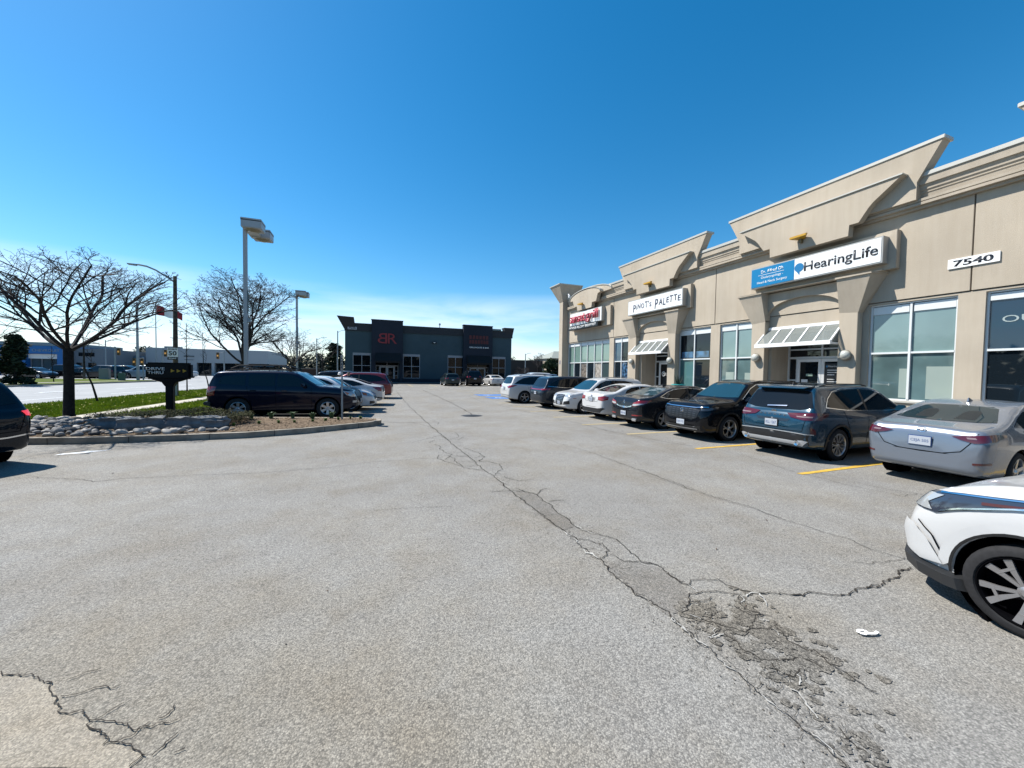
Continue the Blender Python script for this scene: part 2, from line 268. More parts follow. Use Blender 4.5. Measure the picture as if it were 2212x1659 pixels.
CRACKS=[(0.03,[(2.29,33.94),(2.05,23.73),(1.96,16.23),(1.98,13.34),(1.98,11.0)]),(0.022,[(1.98,11.0),(1.99,9.33),(2.03,8.22),(2.04,7.46),(2.03,6.77),(2.07,6.27),(2.08,5.8),(2.08,5.39)]),(0.018,[(2.08,5.39),(2.09,4.98),(2.1,4.63),(2.11,4.23),(2.13,3.98),(2.13,3.8),(2.13,3.55),(2.13,3.33),(2.14,3.16),(2.1,2.93),(2.11,2.71),(2.1,2.57),(2.14,2.37),(2.15,2.19),(2.13,2.05),(2.13,1.97)]),(0.01,[(2.16,2.2),(2.15,2.09),(2.14,1.96),(2.16,1.87),(2.13,1.77),(2.13,1.68),(2.14,1.57),(2.13,1.47),(2.13,1.36),(2.14,1.28),(2.14,1.22),(2.14,1.15),(2.13,1.08),(2.12,1.05)]),(0.016,[(2.2,5.5),(2.37,5.07),(2.38,4.72),(2.34,4.43),(2.35,4.1),(2.33,3.94),(2.43,3.74),(2.49,3.59),(2.58,3.44),(2.55,3.19),(2.51,2.97),(2.61,2.87),(2.59,2.67),(2.61,2.53),(2.65,2.47)]),(0.013,[(2.12,3.63),(2.27,3.56),(2.38,3.43),(2.35,3.26),(2.26,3.18),(2.16,3.15)]),(0.01,[(2.31,3.2),(2.35,3.02),(2.5,2.95),(2.61,2.87)]),(0.012,[(2.59,2.71),(2.59,2.6),(2.59,2.53),(2.63,2.49),(2.84,2.52),(2.96,2.48),(2.95,2.38),(3.0,2.3),(3.08,2.2)]),(0.02,[(3.08,2.2),(3.21,2.17),(3.36,2.08),(3.54,2.06),(3.65,1.99),(3.73,1.94),(3.86,1.94),(3.98,1.96),(4.08,1.93),(4.25,1.93)]),(0.022,[(4.12,1.93),(4.32,1.92),(4.58,1.94),(4.8,2.01),(4.95,2.01)]),(0.009,[(4.52,2.27),(4.88,2.15),(5.16,2.14)]),(0.014,[(2.53,2.39),(2.67,2.38),(2.79,2.34),(2.87,2.28),(2.93,2.23)]),(0.014,[(2.53,2.39),(2.43,2.29),(2.36,2.23),(2.27,2.21)]),(0.014,[(2.31,2.17),(2.36,2.11),(2.41,2.05),(2.46,1.97),(2.51,1.92),(2.65,1.88),(2.78,1.86)]),(0.014,[(2.41,2.03),(2.33,1.95),(2.24,1.94)]),(0.014,[(2.92,2.23),(2.82,2.15),(2.78,2.08),(2.84,2.02),(2.9,1.95)]),(0.014,[(2.36,1.77),(2.39,1.69),(2.43,1.64),(2.55,1.61),(2.64,1.59)]),(0.014,[(2.43,1.62),(2.38,1.55),(2.43,1.51),(2.5,1.51),(2.56,1.52)]),(0.014,[(2.82,1.61),(2.79,1.52),(2.78,1.45),(2.78,1.36),(2.79,1.25)]),(0.014,[(2.85,1.89),(2.79,1.79),(2.75,1.69),(2.8,1.6)]),(0.014,[(2.43,2.29),(2.56,2.28),(2.67,2.29)]),(0.014,[(2.5,2.14),(2.42,2.08)]),(0.014,[(2.7,2.17),(2.74,2.1),(2.76,2.01),(2.85,1.98)]),(0.014,[(2.81,1.99),(2.63,1.92)]),(0.014,[(2.38,1.93),(2.36,1.77)]),(0.014,[(2.66,1.58),(2.69,1.53),(2.69,1.48)]),(0.014,[(2.32,1.19),(2.29,1.11),(2.3,1.06)]),(0.016,[(1.04,9.81),(1.35,10.16),(1.94,10.74),(2.0,9.98)]),(0.016,[(1.44,9.69),(1.66,10.08),(1.97,9.99),(2.27,9.9),(2.5,10.33)]),(0.016,[(1.63,9.04),(1.61,8.51),(1.74,8.14),(1.96,7.92),(2.1,7.81)]),(0.016,[(1.37,7.95),(1.46,8.23),(1.61,8.18),(1.71,7.85),(1.65,7.58),(1.71,7.17),(2.0,7.08)]),(0.016,[(1.37,7.95),(1.54,7.48),(1.71,7.05),(2.01,6.72)]),(0.016,[(2.15,8.88),(2.33,8.29),(2.36,7.8),(2.13,7.44),(2.28,7.39),(2.46,7.07),(2.39,6.72),(2.13,6.36)]),(0.016,[(2.25,6.22),(2.38,5.88),(2.61,5.89)]),(0.016,[(1.77,5.49),(2.08,5.46),(2.28,5.32),(2.38,5.14),(2.54,5.32),(2.66,5.36)]),(0.016,[(2.42,4.81),(2.65,4.78)]),(0.016,[(1.56,9.45),(1.67,9.03)]),(0.016,[(1.67,8.49),(2.07,8.37)]),(0.016,[(1.74,7.99),(2.18,8.01)]),(0.016,[(1.67,7.51),(2.08,7.38)]),(0.016,[(2.0,9.98),(2.38,10.36),(2.47,11.16)]),(0.016,[(1.77,8.29),(1.5,7.77)]),(0.016,[(2.11,7.73),(2.29,7.9),(2.35,7.8)]),(0.016,[(1.41,13.89),(1.65,13.23),(1.86,12.54),(2.04,11.57)]),(0.016,[(2.17,13.92),(2.37,13.45),(2.22,12.89)]),(0.012,[(-5.16,8.51),(-4.35,8.14),(-4.07,7.91),(-3.76,7.98),(-2.88,7.9),(-1.91,7.75),(-0.75,7.75),(0.23,8.01),(1.47,7.93)]),(0.008,[(0.07,5.24),(0.36,5.18),(1.09,5.05)]),(0.012,[(2.46,9.97),(3.25,9.74),(4.61,9.61)]),(0.012,[(4.61,9.61),(4.61,8.78),(4.76,8.02),(4.85,7.37),(4.86,6.33),(4.85,5.61),(4.92,5.07),(4.86,4.56)]),(0.009,[(4.73,5.68),(4.79,5.07),(4.84,4.41),(4.9,3.97),(5.0,3.64),(4.97,3.26)]),(0.012,[(4.91,5.89),(4.87,5.16),(4.91,4.48),(4.97,4.03),(5.03,3.67),(5.0,3.28),(5.05,3.0),(5.08,2.7),(5.05,2.38),(5.1,2.18),(5.11,2.12)]),(0.01,[(8.13,7.04),(8.06,6.04),(7.7,5.02),(7.71,4.61),(7.63,4.0),(7.79,3.27)]),(0.01,[(7.78,5.29),(8.02,4.64),(8.01,4.15),(8.0,3.62),(8.25,3.21)]),(0.008,[(7.79,3.27),(8.21,3.3)]),(0.01,[(4.89,7.89),(5.68,8.15),(6.55,8.18)]),(0.02,[(6.94,27.35),(6.45,22.4),(6.67,18.79),(6.83,16.07),(7.08,13.66),(7.16,12.45),(7.18,11.23),(7.14,10.19),(7.38,9.29),(7.47,8.67),(7.59,7.92),(7.82,7.42)]),(0.01,[(7.39,8.57),(7.73,8.35),(7.91,7.72)]),(0.01,[(7.22,8.26),(7.35,7.77),(7.79,7.64)]),(0.01,[(7.59,10.75),(7.73,10.2),(7.48,9.79)]),(0.05,[(4.8,36.41),(4.6,26.82),(4.47,21.1),(4.25,17.32),(4.12,15.45)]),(0.03,[(0.49,14.04),(1.19,13.74),(2.01,13.54)]),(0.015,[(-7.94,34.77),(-3.14,32.45)]),(0.01,[(-2.05,3.15),(-1.91,3.06),(-1.84,3.03),(-1.7,2.91),(-1.6,2.79),(-1.54,2.71),(-1.47,2.64),(-1.33,2.55),(-1.26,2.47),(-1.22,2.43),(-1.15,2.36),(-1.07,2.32),(-1.01,2.26),(-0.98,2.23)]),(0.009,[(-1.64,2.93),(-1.58,2.97),(-1.51,2.98)]),(0.009,[(-1.59,2.8),(-1.5,2.79),(-1.35,2.77)]),(0.009,[(-1.32,2.55),(-1.27,2.6),(-1.24,2.63)]),(0.009,[(-1.33,2.55),(-1.17,2.47),(-1.01,2.42),(-0.92,2.41)]),(0.009,[(-1.15,2.36),(-1.1,2.37),(-1.08,2.42),(-1.05,2.44)]),(0.009,[(-0.95,2.22),(-0.92,2.26),(-0.89,2.32)]),(0.009,[(-1.02,2.19),(-0.99,2.24)]),(0.009,[(-0.86,2.2),(-0.82,2.21)]),(0.009,[(-1.02,2.45),(-0.98,2.52)]),(0.009,[(-1.35,2.77),(-1.33,2.79)])]
FILLS=[(0.014,[(2.91,2.21),(3.03,2.22),(3.1,2.19),(3.07,2.13),(2.99,2.05)]),(0.012,[(2.91,2.22),(2.83,2.15)]),(0.012,[(2.63,2.49),(2.63,2.44),(2.61,2.38)]),(0.03,[(2.14,1.96),(2.15,1.91),(2.16,1.87)]),(0.016,[(2.24,1.94),(2.28,1.92),(2.32,1.92),(2.37,1.92)]),(0.01,[(2.37,1.99),(2.31,1.94),(2.24,1.92)]),(0.024,[(2.48,1.5),(2.48,1.48),(2.41,1.44)]),(0.018,[(2.33,1.44),(2.35,1.41),(2.32,1.35),(2.29,1.3),(2.27,1.26)]),(0.01,[(2.13,1.47),(2.13,1.41),(2.13,1.36)]),(0.05,[(2.14,1.21),(2.15,1.18)]),(0.012,[(2.15,1.18),(2.13,1.11)]),(0.008,[(2.13,1.77),(2.13,1.68),(2.14,1.57)]),(0.016,[(2.77,1.95),(2.81,1.94),(2.82,1.91)]),(0.008,[(2.76,1.84),(2.73,1.78)]),(0.012,[(2.31,2.17),(2.33,2.14),(2.35,2.1)]),(0.012,[(2.16,2.19),(2.15,2.09),(2.14,2.01)]),(0.02,[(2.13,3.82),(2.14,3.7)]),(0.022,[(2.14,3.63),(2.14,3.51)]),(0.028,[(2.11,3.37),(2.14,3.26),(2.14,3.16)]),(0.013,[(2.33,3.94),(2.39,3.75),(2.43,3.65)]),(0.02,[(2.09,5.98),(2.15,5.78)]),(0.012,[(2.1,6.44),(2.13,6.36)]),(0.01,[(2.47,2.95),(2.51,2.86)]),(0.02,[(2.16,2.19),(2.15,2.08),(2.13,1.99)])]
PATCH=[[(2.16,3.15),(2.32,3.08),(2.51,2.97),(2.62,2.78),(2.61,2.51),(2.51,2.35),(2.39,2.25),(2.16,2.2),(2.14,2.37),(2.11,2.71),(2.12,2.95)],[(2.13,5.45),(2.36,5.14),(2.35,4.67),(2.36,4.37),(2.37,4.0),(2.18,3.78),(2.13,4.03),(2.1,4.63),(2.1,5.01)]]
PATCH2=[[(2.31,2.25),(2.6,2.23),(2.89,2.22),(2.92,2.04),(2.9,1.95),(2.86,1.83),(2.8,1.6),(2.82,1.48),(2.8,1.35),(2.65,1.37),(2.63,1.5),(2.52,1.51),(2.42,1.58),(2.39,1.68),(2.36,1.8),(2.36,1.94),(2.34,2.09)]]
PATCH3=[[(-2.05,3.14),(-1.9,3.05),(-1.83,3.02),(-1.7,2.91),(-1.6,2.79),(-1.54,2.7),(-1.47,2.64),(-1.33,2.54),(-1.26,2.47),(-1.23,2.42),(-1.15,2.36),(-1.08,2.31),(-1.01,2.26),(-0.99,2.23),(-1.02,2.19),(-1.57,2.39)]]
# ================================================================ the ground
def struct(o, kind='structure'): o['kind'] = kind; return o
m_asph = asphalt('asphalt_old', (.408,.403,.383), .38)
m_patch = asphalt('asphalt_patch', (.325,.317,.30), .38, .12)
m_broken = asphalt('asphalt_broken', (.30,.29,.265), .55, .2)
m_light = asphalt('asphalt_light', (.47,.45,.41), .28, .06)
m_road = mat('road_asphalt', (.40,.41,.42), .9, 0, 0, .2, (.6, .10, 5))
m_tar = mat('crack_tar', (.055,.050,.044), .95, 0, 0, .1, (20, .4, 3))
m_fill = mat('crack_fill', (.50,.49,.46), .9, 0, 0, .2, (30, .2, 4))
m_grass = mat('grass_soil', (.10,.135,.015), .95, 0, 0, .1, (1.2, .35, 8), .5, 40)
m_far = mat('far_ground', (.10,.10,.075), 1, 0, 0, .1, (.05, .3, 6))
g0 = MB().box(-700, 700, -60, 900, -.6, -.03).build('ground', m_far); struct(g0)
lot = MB().sheet([(-12.6,-8),(34,-8),(60,30),(60,95),(-2.5,95),(-4.6,58),(-7.6,34),(-8.1,17),(-8.6,13),(-13.6,12),(-15.5,2)], 0).build('parking_lot', m_asph); struct(lot)
street = MB().sheet([(-19,-8),(-16.2,5),(-15.0,12),(-13.72,23),(-13.36,25),(-12.95,28.6),(-12.57,32.9),(-11.71,36.3),(-10.4,43),(-8.2,54),(-5.5,70),(-4,95),(-18,140),(-60,140),(-60,118),(-29,100),(-23.3,60),(-23.0,57),(-23.47,55.2),(-23.85,53.9),(-25.63,46.6),(-26.52,42.1),(-28.6,30),(-31,15),(-33.5,-8)], .001).build('street', m_road); struct(street)
lot2 = MB().sheet([(-28.5,62.5),(-60,60),(-60,118),(-29,98),(-23.3,66)], .005).build('dealer_lot', m_road); struct(lot2)
# verges and walks (raised slabs with real edges)
def slab(name, poly, z0, z1, m): o = MB().prism(poly, 'z', z0, z1).build(name, m); struct(o); return o
v1 = slab('verge_near', [(-18.8,-8),(-16.1,5),(-14.9,12),(-13.65,23),(-13.3,25),(-12.9,28.6),(-12.5,32.9),(-11.65,36.3),(-10.3,43),(-8.1,54),(-5.4,70),(-4.2,70),(-6.2,52),(-7.6,40),(-8.85,27),(-9.1,22),(-9.5,16.2),(-10.2,10),(-12,-8)], -.1, .10, m_grass)
walk = slab('sidewalk', [(-12,-8),(-10.2,10),(-9.5,16.2),(-9.1,22),(-8.85,27),(-7.6,40),(-6.2,52),(-4.2,70),(-3.2,70),(-5.1,52),(-6.6,40),(-7.85,27),(-8.05,22),(-8.45,16.2),(-9.1,10),(-10.9,-8)], -.1, .095, mat('walk_concrete', (.60,.55,.47), .9, 0, 0, .2, (2, .10, 5)))
v2 = slab('verge_lot_edge', [(-8.45,16.2),(-8.05,22),(-7.85,27),(-6.6,40),(-5.1,52),(-3.2,70),(-2.2,70),(-3.4,52),(-4.2,40),(-4.9,27),(-5.35,20),(-5.9,16.9),(-7.2,15.9)], -.1, .12, m_grass)
v3 = slab('verge_far', [(-33.4,-8),(-30.9,15),(-28.5,30),(-26.45,42.1),(-25.56,46.6),(-23.80,53.9),(-23.45,55.2),(-23.3,56.2),(-24.2,57.6),(-27.5,59.5),(-30,62.3),(-60,60),(-75,20),(-60,-8)], -.1, .13, m_grass)
w3 = slab('sidewalk_far', [(-36.0,-8),(-33.2,15),(-31.0,30),(-29.9,42),(-28.3,50),(-26.2,55.6),(-25.4,55.5),(-27.4,49.6),(-28.9,41.8),(-30.0,30),(-32.2,15),(-35,-8)], .0, .137, concrete)
for (a, b) in (((-26.52,42.1),(-28.6,30)), ((-25.63,46.6),(-26.52,42.1)), ((-23.85,53.9),(-25.63,46.6)), ((-28.6,30),(-31,15))): pass
kb = MB()
pl = [(-31,15),(-28.6,30),(-26.52,42.1),(-25.63,46.6),(-23.85,53.9),(-23.47,55.2),(-23.3,56.3),(-24.3,57.8)]
for i in range(len(pl)-1):
    a, b = Vector(pl[i]), Vector(pl[i+1]); n_ = Vector((-(b-a).y, (b-a).x)).normalized()*-.16
    kb.prism([tuple(a), tuple(b), tuple(b+n_), tuple(a+n_)], 'z', -.05, .145)
struct(kb.build('kerb_far', concrete))
# walk in front of the plaza
pw = MB().prism([(13.15,-8),(15.25,-8),(15.25,28.6),(13.15,28.6)], 'z', -.05, .15).build('plaza_walk', concrete, bevel=.015); struct(pw)
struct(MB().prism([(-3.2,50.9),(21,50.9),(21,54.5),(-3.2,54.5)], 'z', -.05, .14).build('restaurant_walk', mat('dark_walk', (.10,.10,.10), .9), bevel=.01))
# kerbed island
isl = [(-14,13.4),(-11.5,12.95),(-9.5,12.55),(-7.57,12.05),(-6.2,11.75),(-4.5,11.66),(-3.0,11.69),(-1.72,12.02),(-.63,12.6),(.1,12.98),(.42,13.4),(.44,13.75),(.1,14.15),(-.3,14.35),(-1.7,14.78),(-3.63,15.30),(-5.75,16.3),(-6.6,16.6),(-8.3,16.0),(-9.0,13.9),(-11,13.9),(-14,14.4)]
def shrink(poly, d):
    out_ = []; n = len(poly)
    for i in range(n):
        p0, p1, p2 = Vector(poly[i-1]), Vector(poly[i]), Vector(poly[(i+1) % n])
        a = (p1-p0).normalized(); b = (p2-p1).normalized(); n1 = Vector((-a.y, a.x)); n2 = Vector((-b.y, b.x)); nn = (n1+n2)
        if nn.length < .1: nn = n1
        nn.normalize(); k = d/max(.5, nn.dot(n1)); out_.append(tuple(p1+nn*k))
    return out_
kerbm = mat('kerb_concrete', (.36,.325,.275), .95, 0, 0, .15, (4, .3, 7), .5, 40)
island = MB().prism(isl, 'z', -.05, .15).build('kerb_island', kerbm, bevel=.02); struct(island)
inner = shrink(isl, .17)
m_mulch = mat('mulch', (.20,.150,.105), 1, 0, 0, .1, (16, .5, 6), 1.0, 30)
bed = MB().sheet(inner, .156).build('mulch_bed', m_mulch); struct(bed)
for i in range(2, 9):
    a, b = Vector(isl[i]), Vector(isl[i+1]); c_ = (a+b)/2; t = (b-a).normalized(); n_ = Vector((-t.y, t.x))
    q = [c_-t*.006-n_*.004, c_+t*.006-n_*.004, c_+t*.006+n_*.17, c_-t*.006+n_*.17]
    MB().prism([tuple(v) for v in q], 'z', 0, .1525).build('kerb_joint', mat('joint_dark2', (.06,.05,.045), .9), island)
R_ = random.Random(41)
for k in range(26):
    x, y = R_.uniform(-4.5, 6.5), R_.uniform(1.6, 9.5); s_ = R_.uniform(.012, .03); a = R_.random()*6.28; c, s__ = math.cos(a), math.sin(a)
    o = MB().add([(x-s_*c, y-s_*s__, .005), (x+s_*.3*s__, y-s_*.3*c, .012), (x+s_*c, y+s_*s__, .006), (x-s_*.35*s__, y+s_*.35*c, .016)], [(0,1,2,3)]).build('fallen_leaf', mat('dead_leaf', (.09,.05,.03), .8), fix=False)
    tag(o, 'tiny curled brown leaf lying on the open asphalt of the parking lot', 'leaf', 'dead leaves scattered on the asphalt')
# ---- cracks, fillings and patches lying in the lot surface
def ragged(pts, step, jit, seed):
    """fractal midpoint displacement, so a crack kinks at every scale"""
    R = random.Random(seed)
    P = [Vector(q) for q in pts]
    while True:
        Q = [P[0]]; more = False
        for i in range(len(P)-1):
            a, b = P[i], P[i+1]; L = (b-a).length
            if L > step:
                more = True; t = (b-a)/L; n_ = Vector((-t.y, t.x)); Q.append(a.lerp(b, R.uniform(.35, .65))+n_*R.gauss(0, min(jit, L*.13)))
            Q.append(b)
        P = Q
        if not more: return P
def crack_mesh(lines, z, seed=1, wk=1.0):
    mb = MB(); R = random.Random(seed)
    for q, (wd, pts) in enumerate(lines):
        dist = math.hypot(*pts[0]); step = .03 if dist < 6 else .08 if dist < 12 else .25
        P = ragged(pts, step, .014, seed+q); n = len(P)
        o = len(mb.v)
        for i, p in enumerate(P):
            a = P[max(0, i-1)]; b = P[min(n-1, i+1)]; t = (b-a); t = t.normalized() if t.length > 1e-6 else Vector((1, 0)); nn = Vector((-t.y, t.x))
            end = min(1, i/3+.15, (n-1-i)/3+.15)
            w_ = wd*wk*.36*R.choice((.45, .6, .8, 1.0, 1.35))*end
            w_ *= .75+.9*abs(noise.noise(Vector((i*.21, q*3.7, seed))))*2
            w_ = max(w_, min(wd*.3, .0022+.00045*math.hypot(*p)))
            mb.v += [Vector((*(p+nn*w_), z)), Vector((*(p-nn*w_*R.uniform(.6, 1.1)), z))]
        for i in range(n-1): mb.f.append((o+2*i, o+2*i+1, o+2*i+3, o+2*i+2))
    return mb
def rough_poly(poly, amp, seed, step=.12):
    R = random.Random(seed); out_ = []; n = len(poly)
    for i in range(n):
        a, b = Vector(poly[i]), Vector(poly[(i+1) % n]); k = max(1, int((b-a).length/step))
        for j in range(k): out_.append(tuple(a.lerp(b, j/k)+Vector((R.gauss(0, amp), R.gauss(0, amp)))))
    return out_
MB().sheet(rough_poly(PATCH3[0], .006, 3), .003).build('light_patch', m_light, lot)
for i, p in enumerate(PATCH): MB().sheet(rough_poly(p, .02, i+5, .05), .004).build('tar_patch', m_patch, lot)
# broken area: many small loose islands of darker rubble rather than one outline
R_ = random.Random(11); mb = MB()
poly = PATCH2[0]
def inside(p, poly):
    c_ = False; n = len(poly)
    for i in range(n):
        a, b = poly[i], poly[i-1]
        if (a[1] > p[1]) != (b[1] > p[1]) and p[0] < (b[0]-a[0])*(p[1]-a[1])/(b[1]-a[1])+a[0]: c_ = not c_
    return c_
xs = [p[0] for p in poly]; ys = [p[1] for p in poly]
for k in range(900):
    p = (R_.uniform(min(xs)-.1, max(xs)+.12), R_.uniform(min(ys)-.1, max(ys)+.1))
    if not inside(p, poly) and R_.random() > .10: continue
    if noise.noise(Vector((p[0]*5, p[1]*5, 3))) < -.12 + R_.uniform(-.1, .1): continue
    rr_ = R_.uniform(.012, .05); n = R_.randint(6, 9); a0 = R_.random()*6
    ring = [(p[0]+rr_*R_.uniform(.5, 1.2)*math.cos(a0+6.283*j/n), p[1]+rr_*R_.uniform(.5, 1.2)*math.sin(a0+6.283*j/n)) for j in range(n)]
    z = .0045+k*.0000035
    mb.add([(x, y, z) for x, y in ring], [tuple(range(n))])
mb.build('broken_asphalt', m_broken, lot)
MB().add([v for v in crack_mesh(CRACKS, .009, 1, .72).v], crack_mesh(CRACKS, .009, 1, .72).f).build('asphalt_cracks', m_tar, lot, fix=False)
crack_mesh([(w_*.75, p) for w_, p in FILLS], .0115, 77, 1.0).build('white_crack_filler', m_fill, lot, fix=False)
# fine web of secondary cracks round the main seam
R_ = random.Random(5); web = []
for k in range(130):
    y = 1.2+R_.random()**1.4*9; x = 2.12+R_.gauss(0, .12)+(.12 if y < 3.5 else 0); a = R_.uniform(0, 6.28); L = R_.uniform(.06, .28); pts = [(x, y)]
    for j in range(3): a += R_.gauss(0, .6); x += math.cos(a)*L/3; y += math.sin(a)*L/3; pts.append((x, y))
    web.append((.0035, pts))
crack_mesh(web, .0085, 9).build('hairline_cracks', m_tar, lot, fix=False)
R_ = random.Random(31); mb = MB()
for k in range(520):
    t = R_.random(); p_ = (2.34+.22*R_.gauss(0, .45)+.12*t, .95+1.35*t+R_.gauss(0, .05)); 
    if noise.noise(Vector((p_[0]*6, p_[1]*6, 9))) < -.02: continue
    rr_ = R_.uniform(.006, .026); n = R_.randint(5, 8); a0 = R_.random()*6
    mb.add([(p_[0]+rr_*R_.uniform(.4, 1.3)*math.cos(a0+6.283*j/n), p_[1]+rr_*R_.uniform(.4, 1.3)*math.sin(a0+6.283*j/n), .0050+k*.0000035) for j in range(n)], [tuple(range(n))])
mb.build('crumbled_asphalt', m_broken, lot)
# loose grit and leaves
R_ = random.Random(8); gr = MB()
for k in range(900):
    if k % 3: x = 2.15+R_.gauss(0, .16); y = R_.uniform(.9, 7)
    else: x = R_.uniform(-5, 8); y = R_.uniform(1, 11)
    s_ = R_.uniform(.003, .008); gr.hull([(x+s_*R_.uniform(-1, 1), y+s_*R_.uniform(-1, 1), abs(s_*R_.uniform(0, 1))+.001) for _ in range(7)])
gr.build('loose_grit', mat('grit', (.16,.14,.12), 1), lot); bpy.data.objects['loose_grit']['kind'] = 'stuff'
# drain cover with damp ring
MB().sheet([(4.0+.42*math.cos(a*.3142)*(1+.12*math.sin(a*2.1)), 15.15+.40*math.sin(a*.3142)) for a in range(20)], .0065).build('damp_patch', mat('damp_asphalt', (.035,.033,.032), .6), lot)
dr = MB().lathe([(0, .012), (.25, .012), (.26, .003)], 'z', (4.05, 15.15, 0), 20)
dr.build('drain_cover', mat('cast_iron', (.03,.028,.027), .6, .6), lot)
# painted bay lines
def line(p, q, w_, m, name='bay_line', z=.0062):
    a, b = Vector(p), Vector(q); t = (b-a).normalized(); n_ = Vector((-t.y, t.x))*w_/2
    R = random.Random(int(a.x*100+a.y*31)); L = (b-a).length; k = max(2, int(L/.12)); up, dn = [], []
    for i in range(k+1):
        c_ = a.lerp(b, i/k); up.append(tuple(c_+n_*R.uniform(.86, 1.06))); dn.append(tuple(c_-n_*R.uniform(.86, 1.06)))
    mb = MB(); o = []
    for i in range(k): mb.add([(*up[i], z), (*up[i+1], z), (*dn[i+1], z), (*dn[i], z)], [(0, 1, 2, 3)])
    return mb.build(name, m, lot)
for i, y in enumerate([-.15, 2.25, 4.70, 7.13, 9.46, 11.62, 13.85, 16.2, 18.45, 20.8]):
    line((7.62 if y < 8 else 7.35 if y < 11 else 7.1, y), (13.1, y+.05), .115, yellowp if y < 9 else fadedy)
for y in (29.9, 32.6, 35.4): line((7.25, y), (12.6, y), .12, fadedy)
for i, (x, y) in enumerate([(7.75,27.9),(7.75,25.0)]):
    b_ = MB().sheet([(x,y-1.0),(x+5,y-1.0),(x+5,y+1.0),(x,y+1.0)], .0055).build('accessible_bay', mat('bay_blue', (.10,.22,.50), .8, 0, 0, .2, (6,.35,6)), lot)
    line((x-.2, y-1.25), (x+5, y-1.25), .11, fadedy); line((x-.2, y+1.25), (x+5, y+1.25), .11, fadedy)
    s_ = MB(); c_ = (x+.95, y)
    s_.tube([(c_[0]+.28*math.cos(a*.35)-.1, c_[1]+.28*math.sin(a*.35), .008) for a in range(3, 16)], .03, 4); s_.tube([(c_[0]+.35, c_[1]+.1, .008), (c_[0]+.0, c_[1]+.05, .008), (c_[0]-.25, c_[1]-.28, .008)], .03, 4)
    for v in s_.v: v.z = .0068 if v.z < .008 else .0085
    s_.build('wheelchair_symbol', white, lot)
for k in range(10): line((-.6+2.65*k, 43.2), (-.6+2.65*k, 49.0), .12, fadedy)
for k in range(7):
    b0 = Vector((-2.42, 16.62)) + Vector((-math.sin(rad(-7.5)), math.cos(rad(-7.5))))*2.42*(k-.5)
    d_ = Vector((math.cos(rad(-7.5)), math.sin(rad(-7.5))))
    if k: line(tuple(b0-d_*2.4), tuple(b0+d_*2.6), .11, fadedy)
# white marks on the near tarmac: worn patch and dropped tape
MB().sheet(rough_poly([(-5.95,10.42),(-5.6,10.55),(-5.3,10.72),(-5.25,10.82),(-5.6,10.76),(-5.9,10.6)], .02, 4, .1), .006).build('worn_white_mark', white, lot)
tp = MB(); P_ = [(3.30,1.60),(3.33,1.615),(3.37,1.60),(3.36,1.575),(3.32,1.572),(3.30,1.59),(3.34,1.57),(3.40,1.55),(3.44,1.555)]
for i in range(len(P_)-1):
    a, b = Vector(P_[i]), Vector(P_[i+1]); t = (b-a).normalized(); n_ = Vector((-t.y, t.x))*.010; z = .013+i*.0006
    tp.prism([tuple(a-n_), tuple(b-n_), tuple(b+n_), tuple(a+n_)], 'z', z, z+.003)
tag(tp.build('litter', white), 'crumpled strip of white litter lying on the asphalt before the white car', 'litter')
# lane marks on the street
def sline(p, q, w_): 
    a, b = Vector(p), Vector(q); t = (b-a).normalized(); n_ = Vector((-t.y, t.x))*w_/2
    MB().sheet([tuple(a-n_), tuple(b-n_), tuple(b+n_), tuple(a+n_)], .006).build('lane_line', white, street)
for y0 in range(14, 52, 6):
    x0 = -17.6+.15*(y0-20)+.3; sline((x0, y0), (x0+.45, y0+3), .13)
    x1 = -21.2+.19*(y0-25)+.2; sline((x1, y0+1), (x1+.55, y0+4), .13)
sline((-19.7,33.6), (-19.2,36.0), .45)
